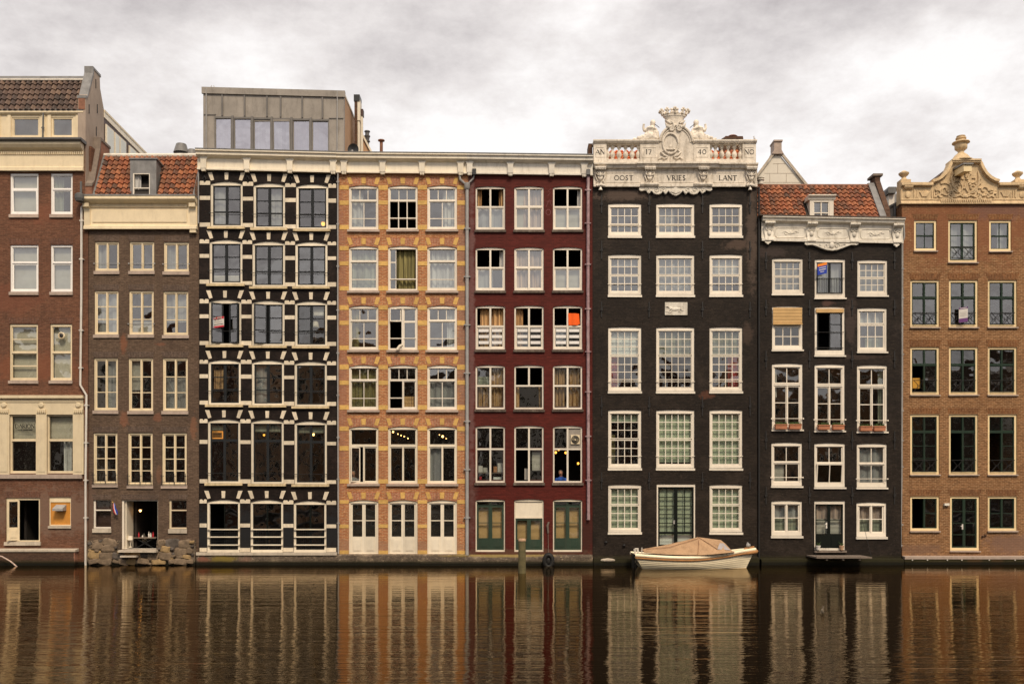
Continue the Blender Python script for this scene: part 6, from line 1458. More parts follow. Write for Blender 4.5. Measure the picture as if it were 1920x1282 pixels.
# buildings on the opposite bank: seen only as reflections in the window panes
def opposite_bank():
    rnd = random.Random(5); x = -75
    specs = []
    while x < 75:
        w = rnd.uniform(7, 13); hgt = rnd.uniform(15, 20.5); specs.append((x, w, hgt, rnd.choice((0, 1, 2)))); x += w+.2
    for i, (x, w, hgt, t) in enumerate(specs):
        y = -64; e = empty('opposite_bank_house', (x+w/2, y, 0), 'brick house on the bank behind the camera, seen mirrored in panes', 'house', 'houses on the opposite bank')
        q = MB()
        top = {0: [(x+w, hgt), (x+w*.5+.6, hgt+3), (x+w*.5-.6, hgt+3), (x, hgt)], 1: [(x+w, hgt), (x, hgt)], 2: [(x+w, hgt), (x+w*.72, hgt+.3), (x+w*.62, hgt+2.4), (x+w*.38, hgt+2.4), (x+w*.28, hgt+.3), (x, hgt)]}[t]
        q.prism([(x, .8), (x+w, .8)]+top, y-8, y); q.build('wall', ('brick_tan', 'brick_grey', 'cream_weathered', 'brick_brown', 'stucco_orange')[i % 5], e)
        q = MB(); n = max(2, int(w/2.6))
        for r in range(int(hgt/3.3)):
            for c in range(n):
                cx = x+w*(c+.5)/n; z = 2.2+r*3.3; q.box(cx-.6, cx+.6, y, y+.04, z, z+1.9)
        q.build('window_panes', 'black_frame', e); q = MB()
        for r in range(int(hgt/3.3)):
            for c in range(n):
                cx = x+w*(c+.5)/n; z = 2.2+r*3.3
                for a_, b_, c_, d_ in ((cx-.75, cx-.6, z-.1, z+2.0), (cx+.6, cx+.75, z-.1, z+2.0), (cx-.6, cx+.6, z+1.9, z+2.05), (cx-.6, cx+.6, z-.15, z), (cx-.04, cx+.04, z, z+1.9)): q.box(a_, b_, y, y+.06, c_, d_)
        q.build('window_frames', 'cream_pale', e)
        q = MB(); q.box(x, x+w, y, y+.3, hgt-.5, hgt-.1); q.build('cornice', 'cream_weathered', e)

def opposite_trees():
    """leafless quay trees on the near bank, seen only as wavering branches mirrored in the panes"""
    rnd = random.Random(21)
    for i in range(6):
        x0, y0 = -46+i*18.0+rnd.uniform(-2, 2), -52.0
        e = empty('quay_tree', (x0, y0, .8), 'bare quay tree on the near bank, seen mirrored in panes', 'tree', 'bare trees on the near bank')
        q = MB(); q2 = MB()
        def br(p, d, l, r, dep, mb):
            pts = [p]; rs = [r]; n = 4
            for j in range(n):
                d = (d+Vector((rnd.uniform(-.2, .2), rnd.uniform(-.2, .2), rnd.uniform(-.05, .16)))).normalized(); p = p+d*(l/n); pts.append(p); rs.append(r*(1-.55*(j+1)/n))
            mb.tube(pts, rs, 5, False)
            if dep < 4:
                for t in range(3 if dep else 4):
                    k_ = rnd.randint(2, n); br(pts[k_], (d+Vector((rnd.uniform(-1, 1), rnd.uniform(-.8, .8), rnd.uniform(-.1, .7)))).normalized(), l*rnd.uniform(.55, .75), rs[k_]*.65, dep+1, q2)
        br(Vector((x0, y0, .8)), Vector((0, 0, 1)), 5.0, .26, 0, q)
        q.build('trunk', 'wood_grey', e); q2.build('crown', 'wood_grey', e)
# ============================================================ boat and other single things
def lerp(a, b, t): return a+(b-a)*t
def boat():
    Y = -1.45; X = lambda p: PX(p, Y); Z = lambda p: PZ(p, Y); zw = 0.0
    root = empty('motor_sloop', (X(1302), Y, 0), 'small cream clinker motor boat with tan canvas cover, moored by the black house', 'boat')
    N = 26; xs = [lerp(1188, 1415, i/N) for i in range(N+1)]
    def sheer(t): return lerp(0, 1, 0)+ (Z(1037)+(-.10*math.sin(PI*min(1, t*1.15)))+.26*max(0, t-.45)**1.6*2.0)
    def beam(t): return .92*(1-max(0, (t-.45)/.55)**2.3)*(.80+.20*math.sin(PI*min(1, t*1.4+.1))) if t < .999 else .02
    def bott(t): return -.35
    def xof(t, d):  # d 0 at gunwale .. 1 at keel: raked stem and transom
        x0 = X(1188)+.0; x1 = X(1413)
        a = x0+d*.42; b = x1-d*.42
        return lerp(a, b, t)
    J = 9; q = MB(); vs = []
    def sec(t, j):
        d = j/J; zg = sheer(t)-.13; zb = -.22
        z = lerp(zg, zb, d); hw = beam(t)*(1-.50*d**2.2)*(1 if t < .9 else 1)
        fl = .014*(1 if (j % 2) else 0)
        return xof(t, d*(zg-z+.0)/(zg-zb+1e-6) if False else d), hw+0.0, z
    fs = []
    for s_ in (-1, 1):
        base = len(vs)
        rowsv = []
        for j in range(J+1):
            for lap in ((0, 1) if 0 < j < J else (0,)):
                row = []
                for i in range(N+1):
                    t = i/N; x, hw, z = sec(t, j); hw2 = hw+(.022 if lap == 0 else 0.0)
                    row.append(len(vs)); vs.append((x, Y+s_*hw2, z))
                rowsv.append(row)
        for a, b in zip(rowsv, rowsv[1:]):
            for i in range(N): fs.append((a[i], a[i+1], b[i+1], b[i]))
    q.add(vs, fs)
    # transom and keel closing
    tr = []
    for s_ in (-1, 1):
        for j in range(J+1): x, hw, z = sec(0, j); tr.append((x, Y+s_*(hw+.02), z))
    n = J+1; q.add(tr, [(j, j+1, n+j+1, n+j) for j in range(J)])
    q.build('hull', 'boat_cream', root, smooth=False)
    # top strake, rubbing band, deck
    q = MB(); q2 = MB(); q3 = MB()
    for s_ in (-1, 1):
        P1 = []; P2 = []
        for i in range(N+1):
            t = i/N; x = lerp(X(1186.5), X(1416), t); P1.append((x, Y+s_*(beam(t)+.0), sheer(t)-.03)); P2.append((x, Y+s_*(beam(t)+.03), sheer(t)-.135))
        q.tube(P1, .075, 8); q2.tube(P2, [.040]*(N-3)+[.05, .065, .08, .085], 8)
    q.build('gunwale', 'boat_cream', root, smooth=True); q2.build('rubbing_band', 'boat_rope', root, smooth=True)
    vs = []
    for i in range(N+1):
        t = i/N; x = lerp(X(1187), X(1415), t); vs += [(x, Y-beam(t)+.02, sheer(t)-.0), (x, Y+beam(t)-.02, sheer(t)-.0)]
    q3.add(vs, [(2*i, 2*i+1, 2*i+3, 2*i+2) for i in range(N)]); q3.build('deck', 'boat_cream', root)
    q = MB(); q.tube([(X(1417), Y, sheer(1)-.13), (X(1420), Y, sheer(1)-.06)], [.10, .07], 8); q.tube([(X(1396), Y, sheer(.93)+.02), (X(1414), Y, sheer(1)+.06)], [.06, .06], 8); q.build('stem_fender', 'boat_rope', root, smooth=True)
    # canvas cover
    st = [(1204.5, 1033.5, 1030, .62), (1208, 1034, 1028, .70), (1245, 1036.5, 1021.5, .84), (1280, 1037.5, 1013.5, .90), (1308, 1037.5, 1006.3, .92), (1330, 1036, 1009, .90), (1351, 1034, 1011.8, .84), (1360, 1033.5, 1019, .74), (1371, 1032.5, 1031, .62)]
    K = 14; vs = []; fs = []
    rnd = random.Random(3)
    sub = []
    for a, b in zip(st, st[1:]):
        for t in (0, .25, .5, .75): sub.append(tuple(lerp(p, q_, t) for p, q_ in zip(a, b)))
    sub.append(st[-1])
    for i, (px, pb, pt, hw) in enumerate(sub):
        for j in range(K+1):
            u = -1+2*j/K; au = abs(u)
            prof = 1-au**1.55
            sag = .05*math.sin(i*.8+3.4*u)*prof*(1-prof)*2.4-.09*math.sin(PI*((i % 8)/8))*prof*(1-prof)*2+.022*math.sin(i*2.3-5*u)*prof*(1-prof)*2
            vs.append((X(px)+.015*math.sin(j*2.1), Y+u*hw, lerp(Z(pb), Z(pt), prof)+sag))
    n = K+1
    for i in range(len(sub)-1):
        for j in range(K): fs.append((i*n+j, i*n+j+1, (i+1)*n+j+1, (i+1)*n+j))
    q = MB(); q.add(vs, fs); q.build('canvas_cover', 'canvas', root, smooth=True)
    def surf(px, u, out=.02):
        for a, b in zip(st, st[1:]):
            if a[0] <= px <= b[0]:
                t = (px-a[0])/(b[0]-a[0]); pb, pt, hw = lerp(a[1], b[1], t), lerp(a[2], b[2], t), lerp(a[3], b[3], t)
                return (X(px), Y+u*hw-out, lerp(Z(pb), Z(pt), 1-abs(u)**1.55)+out*.6)
    q = MB(); A_, B_, C_, D_ = surf(1338, -.80), surf(1346, -.42), surf(1353, -.36), surf(1364, -.78)
    q.add([A_, surf(1342, -.6), B_, C_, surf(1359, -.58), D_], [(0, 1, 2, 3, 4, 5)]); q.build('cover_window', 'cover_window', root)
    for pts in ([surf(1308, 0), surf(1306, -.5), surf(1300, -.98)], [surf(1210, -.3), surf(1250, -.45), surf(1306, -.2)], [surf(1308, -.1), surf(1325, -.5), surf(1338, -.8)]):
        pts = [p for p in pts if p]; q = MB(); q.tube(pts, .012, 5); q.build('cover_seam', 'canvas_dark', root)
    q = MB(); q.tube([(X(1189), Y-.3, sheer(.03)), (X(1187), Y-.3, sheer(0)+.20), (X(1192), Y-.3, sheer(0)+.22), (X(1195), Y-.3, sheer(.04))], .025, 6); q.tube([(X(1194), Y+.3, sheer(.03)), (X(1193), Y+.3, sheer(0)+.20), (X(1198), Y+.3, sheer(0)+.20), (X(1199), Y+.3, sheer(.05))], .025, 6); q.build('stern_rail', 'pipe_white', root, smooth=True)
    q = MB(); q.tube([(X(1202), Y-.2, sheer(.06)), (X(1202.3), Y-.2, sheer(.06)+.28)], .02, 6); q.build('flag_staff', 'pipe_white', root)
    q = MB(); q.box(X(1185), X(1190), Y-.15, Y+.15, -.1, .55); q.tube([(X(1186), Y-.28, .62), (X(1186), Y-.28, -.1)], .02, 5); q.tube([(X(1191), Y-.35, .55), (X(1190), Y-.35, -.1)], .018, 5); q.build('rudder', 'dark_metal', root)
    q = MB(); q.ell((X(1403), Y, sheer(.96)+.16), (.10, .10, .09), 10, 7); q.ell((X(1402), Y, sheer(.96)+.24), (.05, .05, .05), 8, 6); q.tube([(X(1403), Y, sheer(.96)), (X(1403), Y, sheer(.96)+.1)], .04, 6); q.build('deck_lamp', 'steel_pipe', root, smooth=True)

def simple_human(name, px, py_seat, y, mat, label, head_dir=0.0):
    """seated person seen from behind a window: torso and head as one body, clothing over it"""
    root = empty(name, (PX(px, y), y, PZ(py_seat, y)), label, 'person', None)
    x, z = PX(px, y), PZ(py_seat, y)
    q = MB(); q.tube([(x, y, z+.38), (x-.01, y, z+.56)], [.08, .07], 10); q.ell((x-.02, y-.03, z+.66), (.095, .11, .13)); q.ell((x-.03, y-.14, z+.65), (.02, .03, .025)); q.tube([(x, y, z-.05), (x, y, z+.2), (x, y, z+.42), (x, y, z+.5)], [.15, .15, .16, .08], 12)
    q.tube([(x+.16, y, z+.42), (x+.26, y-.05, z+.2), (x+.16, y-.24, z+.10), (x+.08, y-.30, z+.14)], [.06, .05, .04, .035], 8); q.tube([(x-.16, y, z+.42), (x-.25, y-.05, z+.2), (x-.15, y-.24, z+.12)], [.06, .05, .04], 8)
    q.build('body', 'skin', root, mod=.02)
    q = MB(); q.tube([(x, y, z-.10), (x, y, z+.2), (x, y, z+.40), (x, y, z+.52)], [.20, .185, .21, .09], 14); q.tube([(x+.17, y, z+.44), (x+.28, y-.05, z+.2), (x+.18, y-.22, z+.10)], [.085, .07, .055], 10); q.tube([(x-.17, y, z+.44), (x-.28, y-.05, z+.2), (x-.18, y-.22, z+.12)], [.085, .07, .055], 10)
    q.build('jumper', mat, root, mod=.025)
    q = MB(); q.ell((x-.02, y+.01, z+.71), (.105, .115, .105)); q.build('hair', 'wood_grey', root, smooth=True)

def things():
    # mooring post
    Y = -4.2; x = PX(979, Y); r = .145
    root = empty('mooring_post', (x, Y, 0), 'weathered wooden mooring post green with algae, standing in the water', 'mooring post')
    q = MB(); rnd = random.Random(2); prof = [(-.6, 1.05), (0, 1.03), (.35, 1.0), (.7, .98), (1.05, .96), (1.26, .96)]
    vs = []; seg = 16
    for z, s in prof:
        for a in range(seg):
            t = 2*PI*a/seg; rr = r*s*(1+.035*math.sin(a*3.3)+.03*math.sin(a*7.1)); vs.append((x+rr*math.cos(t), Y+rr*math.sin(t), z))
    q.add(vs, [(i*seg+a, i*seg+(a+1) % seg, (i+1)*seg+(a+1) % seg, (i+1)*seg+a) for i in range(len(prof)-1) for a in range(seg)]+[tuple(5*seg+a for a in range(seg))])
    q.build('post', 'post_wood', root, smooth=True)
    q = MB(); q.lathe(x, Y, [(r*1.04, 1.255), (r*1.06, 1.30), (r*.9, 1.35), (0, 1.36)], 14); q.build('post_cap', 'terracotta_pale', root, smooth=True)
    # fender on a rope
    root = empty('rubber_fender', (PX(1028.5, -.45), -.45, .25), 'black round fender hanging on a rope from the dark red house', 'fender')
    x = PX(1028.5, -.45); z = PZ(1051, -.45); q = MB()
    pts = [(x+.17*math.cos(t*PI/8), -.45, z+.26*math.sin(t*PI/8)) for t in range(17)]; q.tube(pts, .10, 8); q.ell((x, -.45, z), (.12, .05, .16)); q.build('tyre', 'rubber', root, smooth=True)
    q = MB(); q.tube([(x, -.42, z+.3), (x+.01, -.10, PZ(1040)), (x, -.02, PZ(999))], .012, 5); q.tube([(x, -.02, PZ(999)), (x-.03, -.06, PZ(985)), (x+.03, -.05, PZ(978))], [.04, .05, .04], 6); q.build('rope', 'wood_grey', root)
    # hose / rope at the far left
    q = MB(); q.tube([(PX(-30, -.5), -.5, PZ(1036, -.5)), (PX(4, -.5), -.5, PZ(1043, -.5)), (PX(20, -.6), -.6, PZ(1052, -.6)), (PX(33, -.7), -.7, PZ(1063, -.7)), (PX(40, -.7), -.7, -.2)], .03, 7)
    tag(q.build('mooring_rope', 'curtain_stripe', None, smooth=True, base=(PX(20), -.6, 0)), 'pale rope slanting into the water at the left edge', 'rope')
    # window boxes on the tall french windows
    Y = .2; first = True; rnd = random.Random(8)
    labs = ['left terracotta box under the left tall window of the small black house', 'right terracotta box under the left tall window of the small black house',
            'left terracotta box under the middle tall window of the small black house', 'right terracotta box under the middle tall window of the small black house',
            'left terracotta box under the right tall window of the small black house', 'right terracotta box under the right tall window of the small black house']
    for i, (a, b, z) in enumerate(((1452, 1473.5, 804.5), (1478.5, 1500, 804.5), (1532, 1553, 805.5), (1559.5, 1580, 805.5), (1610.5, 1632, 808), (1636, 1657, 808))):
        x0, x1 = PX(a, Y), PX(b, Y); zb = PZ(z, Y); y0 = Y-.10
        root = empty('window_box', ((x0+x1)/2, y0, zb), labs[i], 'planter', 'terracotta window boxes')
        q = MB(); q.prismx([(y0-.10, zb), (y0-.13, zb+.20), (y0+.09, zb+.20), (y0+.07, zb)], x0, x1); q.box(x0-.015, x1+.015, y0-.145, y0+.10, zb+.17, zb+.205); q.build('trough', 'terracotta', root)
        q = MB()
        for t in range(60):
            xx = rnd.uniform(x0, x1); hh = rnd.uniform(.03, .14); s = .03; yy = y0-.02+rnd.uniform(-.07, .07)
            q.add([(xx-s, yy, zb+.2), (xx+s, yy, zb+.2), (xx+rnd.uniform(-.05, .05), yy-.02, zb+.2+hh)], [(0, 1, 2)])
        q.build('plants', 'plant', root)
    # two pots on the door step
    for px, lab, m in ((1534, 'white pot with trailing plant at the left side of the small black door', 'paper'), (1578, 'pinkish pot with plant at the right side of the small black door', 'terracotta_pale')):
        y = .08; x = PX(px, y); z = PZ(1030.5, y)
        root = empty('flower_pot', (x, y, z), lab, 'flower pot', 'pots at the small black door')
        q = MB(); q.lathe(x, y, [(.07, z), (.10, z+.16), (.11, z+.16), (.11, z+.19), (.0, z+.19)], 12); q.build('pot', m, root, smooth=True)
        q = MB()
        for t in range(26):
            a = rnd.uniform(0, 2*PI); l = rnd.uniform(.05, .16); q.add([(x+.02*math.cos(a+1), y, z+.19), (x-.02*math.cos(a), y+.02, z+.19), (x+l*math.cos(a), y+l*math.sin(a)*.6, z+.19+rnd.uniform(-.05, .2))], [(0, 1, 2)])
        q.build('leaves', 'plant', root)
    # estate agents' boards
    def board(px0, py0, px1, py1, y, lab, bands, tilt, base='paper', txt=None, depth=.25):
        x0, x1, z0, z1 = PX(px0, y), PX(px1, y), PZ(py1, y), PZ(py0, y)
        root = empty('estate_sign', ((x0+x1)/2, y, z0), lab, 'sign', 'estate boards in windows')
        q = MB(); q.add([(x0, y, z0), (x1, y-.12, z0+tilt), (x1, y-.12, z1+tilt), (x0, y, z1), (x0, y+.02, z0), (x1, y-.10, z0+tilt), (x1, y-.10, z1+tilt), (x0, y+.02, z1)], [(0, 1, 2, 3), (7, 6, 5, 4), (0, 4, 5, 1), (1, 5, 6, 2), (2, 6, 7, 3), (3, 7, 4, 0)]); q.build('panel', base, root)
        for i, (a, b, u0, u1, m) in enumerate(bands):
            q = MB(); g = .004+.001*i
            P = lambda u, v: (lerp(x0, x1, u), y-.12*u-g, lerp(z1, z0, v)+tilt*u)
            q.quad(P(u0, b), P(u1, b), P(u1, a), P(u0, a)); q.build('printed_band', m, root)
        if txt:
            for t, u, v, hgt, m in txt:
                lettering(t, lerp(x0, x1, u), lerp(z1, z0, v)+tilt*u, hgt, y-.12*u-.012, m, root, rot=math.atan2(tilt, x1-x0), bold=1.3, th=.03)
        return root
    lines = [(.34, .37, .12, .9, 'blind_grey'), (.44, .47, .15, .85, 'blind_grey'), (.54, .57, .12, .9, 'blind_grey'), (.68, .73, .1, .95, 'letter_black')]
    board(399.5, 595.5, 421.5, 615, -.05, 'white for-sale board with red stripes outside a window of the banded house', [(0, .22, 0, 1, 'sign_red'), (.84, 1, 0, 1, 'sign_red')]+lines, .04, txt=[('TE KOOP', .5, .165, .055, 'paper')])
    board(1533, 495.5, 1548.5, 516, .08, 'blue and orange board at the top middle window of the small black house', [(0, .24, 0, 1, 'sign_orange'), (.36, .42, .15, .9, 'paper'), (.54, .62, .15, .9, 'paper'), (.75, .8, .3, .7, 'paper')], .06, base='sign_blue')
    board(1798, 577, 1812, 605, .40, 'white and purple board hanging at the middle window of the tan gable house', [(0, .12, 0, 1, 'sign_purple'), (.74, 1, 0, 1, 'sign_purple'), (.04, .07, .1, .9, 'paper')]+[(a, b, c, d, 'blind_grey') for a, b, c, d, m in lines[:3]], .03)
    # flag on a short staff
    root = empty('flag', (PX(216), -.1, PZ(945)), 'small furled red white and blue flag beside the open cellar doorway', 'flag')
    q = MB(); q.tube([(PX(216), .0, PZ(946)), (PX(215), -.2, PZ(941))], .015, 6); q.ell((PX(215), -.21, PZ(941)), (.03, .03, .03), 8, 6); q.build('staff', 'yellow_brick', root)
    for i, m in enumerate(('sign_red', 'paper', 'sign_blue')):
        q = MB(); q.tube([(PX(215.6+i*.9), -.16, PZ(943)), (PX(216.5+i*1.2), -.17, PZ(952)), (PX(218+i*1.9), -.17, PZ(959)), (PX(219.5+i*1.8), -.16, PZ(964))], [.015, .035, .045, .02], 7); q.build('flag_cloth', m, root, smooth=True)
    # satellite dish
    y = .10; x, z = PX(663.5, y), PZ(286, y)
    root = empty('satellite_dish', (x, y, z), 'dark round satellite dish on the cornice below the box storey', 'satellite dish')
    q = MB(); q.lathe(0, 0, [(.0, 0), (.12, .01), (.19, .035), (.235, .075), (.24, .08), (.235, .085), (.19, .05), (.0, .02)], 24); q.v = [(x+a*1.0, y-.1-c, z+.06+b*1.1) for a, b, c in q.v]; q.build('reflector', 'dark_metal', root, smooth=True)
    q = MB(); q.tube([(x, y, z-.15), (x, y, z+.05)], .02, 6); q.tube([(x, y-.1, z-.12), (x, y-.36, z-.08)], .012, 5); q.box(x-.03, x+.03, y-.40, y-.34, z-.11, z-.03); q.build('mount', 'steel_pipe', root)
    # birds
    def bird(name, px, py, y, s, lab, cat, sgn=1, m='gull', legs=True):
        x, z = PX(px, y), PZ(py, y); root = empty(name, (x, y, z), lab, cat)
        q = MB(); q.ell((x, y, z+.11*s), (.07*s, .06*s, .11*s), 10, 8, .3*sgn); q.tube([(x+sgn*.02*s, y, z+.18*s), (x+sgn*.03*s, y, z+.27*s)], [.04*s, .03*s], 8); q.ell((x+sgn*.035*s, y, z+.29*s), (.045*s, .035*s, .035*s), 8, 6)
        q.tube([(x+sgn*.07*s, y, z+.29*s), (x+sgn*.12*s, y, z+.28*s)], [.015*s, .004*s], 5); q.tube([(x-sgn*.03*s, y, z+.08*s), (x-sgn*.12*s, y, z-.02*s)], [.04*s, .01*s], 6); q.build('body', m, root, mod=.012*s)
        if not legs: return
        q = MB(); q.tube([(x-.02, y, z+.04), (x-.02, y, z)], .008, 4); q.tube([(x+.02, y, z+.04), (x+.02, y, z)], .008, 4); q.build('legs', 'terracotta', root)
    bird('gull', 1414.5, 263.8, .3, .62, 'small gull standing on the right end of the stone parapet', 'bird', -1)
    bird('gull', 1542, 1150, -16.6, .60, 'small brownish grey bird swimming on the canal below the small black house', 'bird', 1, 'bird_dull', False)
    bird('pigeon', 396, 165.8, .6, .40, 'left of two small birds perched on the grey box storey', 'bird')
    bird('pigeon', 401.5, 166, .6, .40, 'right of two small birds perched on the grey box storey', 'bird', -1)
    # orange towel, yellow board, white lamp on a sill, boxes
    q = MB(); y = .06; n = 10; vs = []
    for i in range(n+1):
        t = i/n; px = lerp(1066, 1087.5, t); w = .02*math.sin(t*9)
        vs += [(PX(px, y), y+w, PZ(609.5+(-2 if t > .85 else 0), y)), (PX(px-.5 if t < .9 else px-2, y), y+w, PZ(587+t*.8, y))]
    q.add(vs, [(2*i, 2*i+2, 2*i+3, 2*i+1) for i in range(n)]); tag(q.build('orange_towel', 'orange_cloth', None, base=(PX(1076, y), y, PZ(610, y))), 'bright orange cloth hanging in the upper right of a red-house window', 'cloth')
    q = MB(); y = .78; q.box(PX(1711, y), PX(1725, y), y, y+.03, PZ(728, y), PZ(708.5, y)); tag(q.build('yellow_board', 'sign_ochre', None, base=(PX(1718, y), y, PZ(728, y))), 'ochre yellow board standing inside an open window of the tan house', 'board')
    q = MB(); y = -.12; q.tube([(PX(755, y), y, PZ(646.5, y)), (PX(750, y), y, PZ(648.5, y)), (PX(745, y), y-.02, PZ(656, y))], [.055, .07, .075], 10); tag(q.build('white_spotlight', 'cream_pale', None, smooth=True, base=(PX(749, y), y, PZ(652, y))), 'small white spotlight on a window sill of the orange house', 'spotlight')
    y = .42
    for (a, b, c, d, m, lab) in ((925.5, 874, 932, 884.8, 'carton', 'brown carton on the shelf in the red-house window'), (933, 868, 943, 884.8, 'paper', 'white box of papers on the shelf in the red-house window'), (897, 873, 905, 884.8, 'paper', 'pale stack of papers at the left of the red-house shelf'), (906, 876, 914, 884.8, 'blind_grey', 'grey folder stack on the red-house shelf'), (899, 893, 903, 899, 'sign_red', 'small red can below the red-house shelf'), (925, 894, 940, 900, 'blind_white', 'white tray below the red-house shelf'), (983.5, 878, 990, 899, 'blind_grey', 'grey cabinet in the middle red-house window')):
        q = MB(); q.box(PX(a, y), PX(b if b > a else c, y), y, y+.2, PZ(d, y), PZ(b, y)) if False else q.box(PX(a, y), PX(c, y), y, y+.2, PZ(d, y), PZ(b, y))
        q.box(PX(a, y)+.01, PX(c, y)-.01, y-.004, y-.001, (PZ(d, y)+PZ(b, y))/2-.008, (PZ(d, y)+PZ(b, y))/2+.008)
        tag(q.build('storage_box', m, None, base=(PX((a+c)/2, y), y, PZ(d, y))), lab, 'box', 'things on the shelf in the red house')
    # people
    simple_human('person', 1052, 915, .75, 'blue_cloth', 'person in a blue jumper seated inside the open red-house window')
    simple_human('person', 663, 916, .8, 'curtain_sheer', 'person in a pale top seated behind the open orange-house window')
    # cellar doorway of the grey house: table, chairs, floor lamp, pendant
    y = .75; q = MB()
    root = empty('trestle_table', (PX(268, y), y, PZ(1028, y)), 'table on crossed legs laid with bottles inside the open cellar doorway', 'table')
    A = lambda p: PX(p, y); B = lambda p: PZ(p, y); fl = PZ(1027.5, y)
    q.box(A(248), A(292), y, y+.7, B(1009), B(1007)); q.build('table_top', 'wood_grey', root)
    for sg in (-1, 1):
        q = MB(); q.tube([(A(270-sg*16), y+.1, fl), (A(270+sg*16), y+.1, B(1009))], .035, 6); q.build('leg', 'dark_metal', root)
        q = MB(); q.tube([(A(270-sg*16), y+.6, fl), (A(270+sg*16), y+.6, B(1009))], .035, 6); q.build('leg', 'dark_metal', root)
    for px, hh, m in ((256, .22, 'sign_red'), (275, .25, 'paper'), (278.5, .2, 'blind_white'), (283, .24, 'sign_red'), (263, .10, 'paper')):
        q = MB(); zz = B(1007); q.lathe(A(px), y+.25, [(.035, zz), (.035, zz+hh*.6), (.015, zz+hh*.75), (.015, zz+hh), (0, zz+hh)], 10); tag(q.build('bottle', m, None, smooth=True, base=(A(px), y+.25, zz)), {256: 'red bottle at the left end of the cellar table', 275: 'white bottle on the cellar table', 278.5: 'pale carafe beside the white bottle on the cellar table', 283: 'red bottle at the right of the cellar table', 263: 'low white cup on the cellar table'}[px], 'bottle', 'bottles on the cellar table')
    for px, sg, lab in ((253, 1, 'pale shell chair at the left of the cellar table'), (285, -1, 'pale shell chair at the right of the cellar table')):
        root = empty('shell_chair', (A(px), y+.5, fl), lab, 'chair', 'shell chairs at the cellar table')
        q = MB(); q.tube([(A(px-sg*4), y+1.0, B(1001)), (A(px-sg*3), y+1.0, B(1012)), (A(px-sg*1), y+1.0, B(1018)), (A(px+sg*5), y+1.0, B(1019))], [.13, .17, .16, .12], 10); q.build('seat_shell', 'cream_pale', root, smooth=True)
        for t in (-3, 4): 
            q = MB(); q.tube([(A(px+t), y+1.0, B(1019)), (A(px+t*1.5), y+1.0, fl)], .015, 5); q.build('leg', 'wood_grey', root)
    y = .3; A = lambda p: PX(p, y); B = lambda p: PZ(p, y)
    root = empty('white_desk_lamp', (A(243.5), y, B(1025)), 'white shaded lamp standing just inside the cellar doorway', 'lamp')
    q = MB(); q.lathe(A(244), y, [(.10, B(1012)), (.13, B(1011.8)), (.10, B(1004)), (.0, B(1004))], 14); q.build('lamp_shade', 'cream_pale', root, smooth=True)
    q = MB(); q.tube([(A(244.5), y, B(1012)), (A(244.5), y, B(1024))], .015, 6); q.lathe(A(244.5), y, [(.08, B(1025.5)), (.08, B(1024)), (0, B(1024))], 12); q.build('stand', 'cream_pale', root)
    def pendant(px, py, y, r, mat, lab, ln=.7, shade=True):
        x, z = PX(px, y), PZ(py, y); root = empty('pendant_lamp', (x, y, z), lab, 'lamp', 'lit lamps behind windows')
        q = MB(); q.ell((x, y, z), (r, r, r*1.15), 10, 8); q.build('bulb', mat, root, smooth=True)
        q = MB(); q.tube([(x, y, z+r), (x, y, z+ln)], .008, 4)
        if shade: q.lathe(x, y, [(r*1.5, z+r*.6), (r*.7, z+r*1.7), (.01, z+r*2.2)], 12)
        q.build('shade', 'iron', root)
    pendant(263, 956.5, .7, .055, 'bulb', 'glowing pendant lamp in the cellar doorway', .45)
    pendant(495, 815, .6, .05, 'bulb_dim', 'amber lamp behind the middle second-lowest window of the banded house')
    pendant(587.5, 814, .6, .06, 'bulb', 'amber lamp behind the right second-lowest window of the banded house')
    pendant(606, 419.5, .45, .09, 'bulb_dim', 'glowing lamp low in the top right window of the banded house', .12)
    for i, (px, py) in enumerate(((737, 809.5), (746, 813.5), (752, 816), (758, 818), (765, 821.5))):
        pendant(px, py, .55, .025 if i else .04, 'bulb', ('leftmost', 'second', 'middle', 'fourth', 'rightmost')[i]+' bulb of the string in the middle orange-house window', .35, False)
    for i, (px, py) in enumerate(((824, 815), (830, 818), (836.5, 822))):
        pendant(px, py, .55, (.02, .05, .02)[i], 'bulb', ('small left', 'large bright', 'small right')[i]+' bulb in the right orange-house window', .3, False)
    for i, (px, py) in enumerate(((1042, 848), (1047.5, 842.5), (1060.5, 848.5), (1084, 868.5))):
        pendant(px, py, .9, .05, 'bulb_dim', ('lowest left amber lamp', 'upper left amber lamp', 'amber lamp beside the mullion', 'single amber lamp right of the mullion')[i]+' inside the open red-house window', .3, False)
    # lamp shade and plants in the banded house window
    y = .5; x = PX(592, y); root = empty('standing_lamp', (x, y, PZ(640, y)), 'standing lamp with cream shade in the right window, third row of the banded house', 'lamp')
    q = MB(); q.lathe(x, y, [(.15, PZ(614, y)), (.11, PZ(603, y)), (0, PZ(603, y))], 14); q.build('lamp_shade', 'cream_pale', root, smooth=True)
    q = MB(); q.tube([(x, y, PZ(614, y)), (x, y, PZ(640, y))], .012, 5); q.build('stand', 'wood_grey', root)
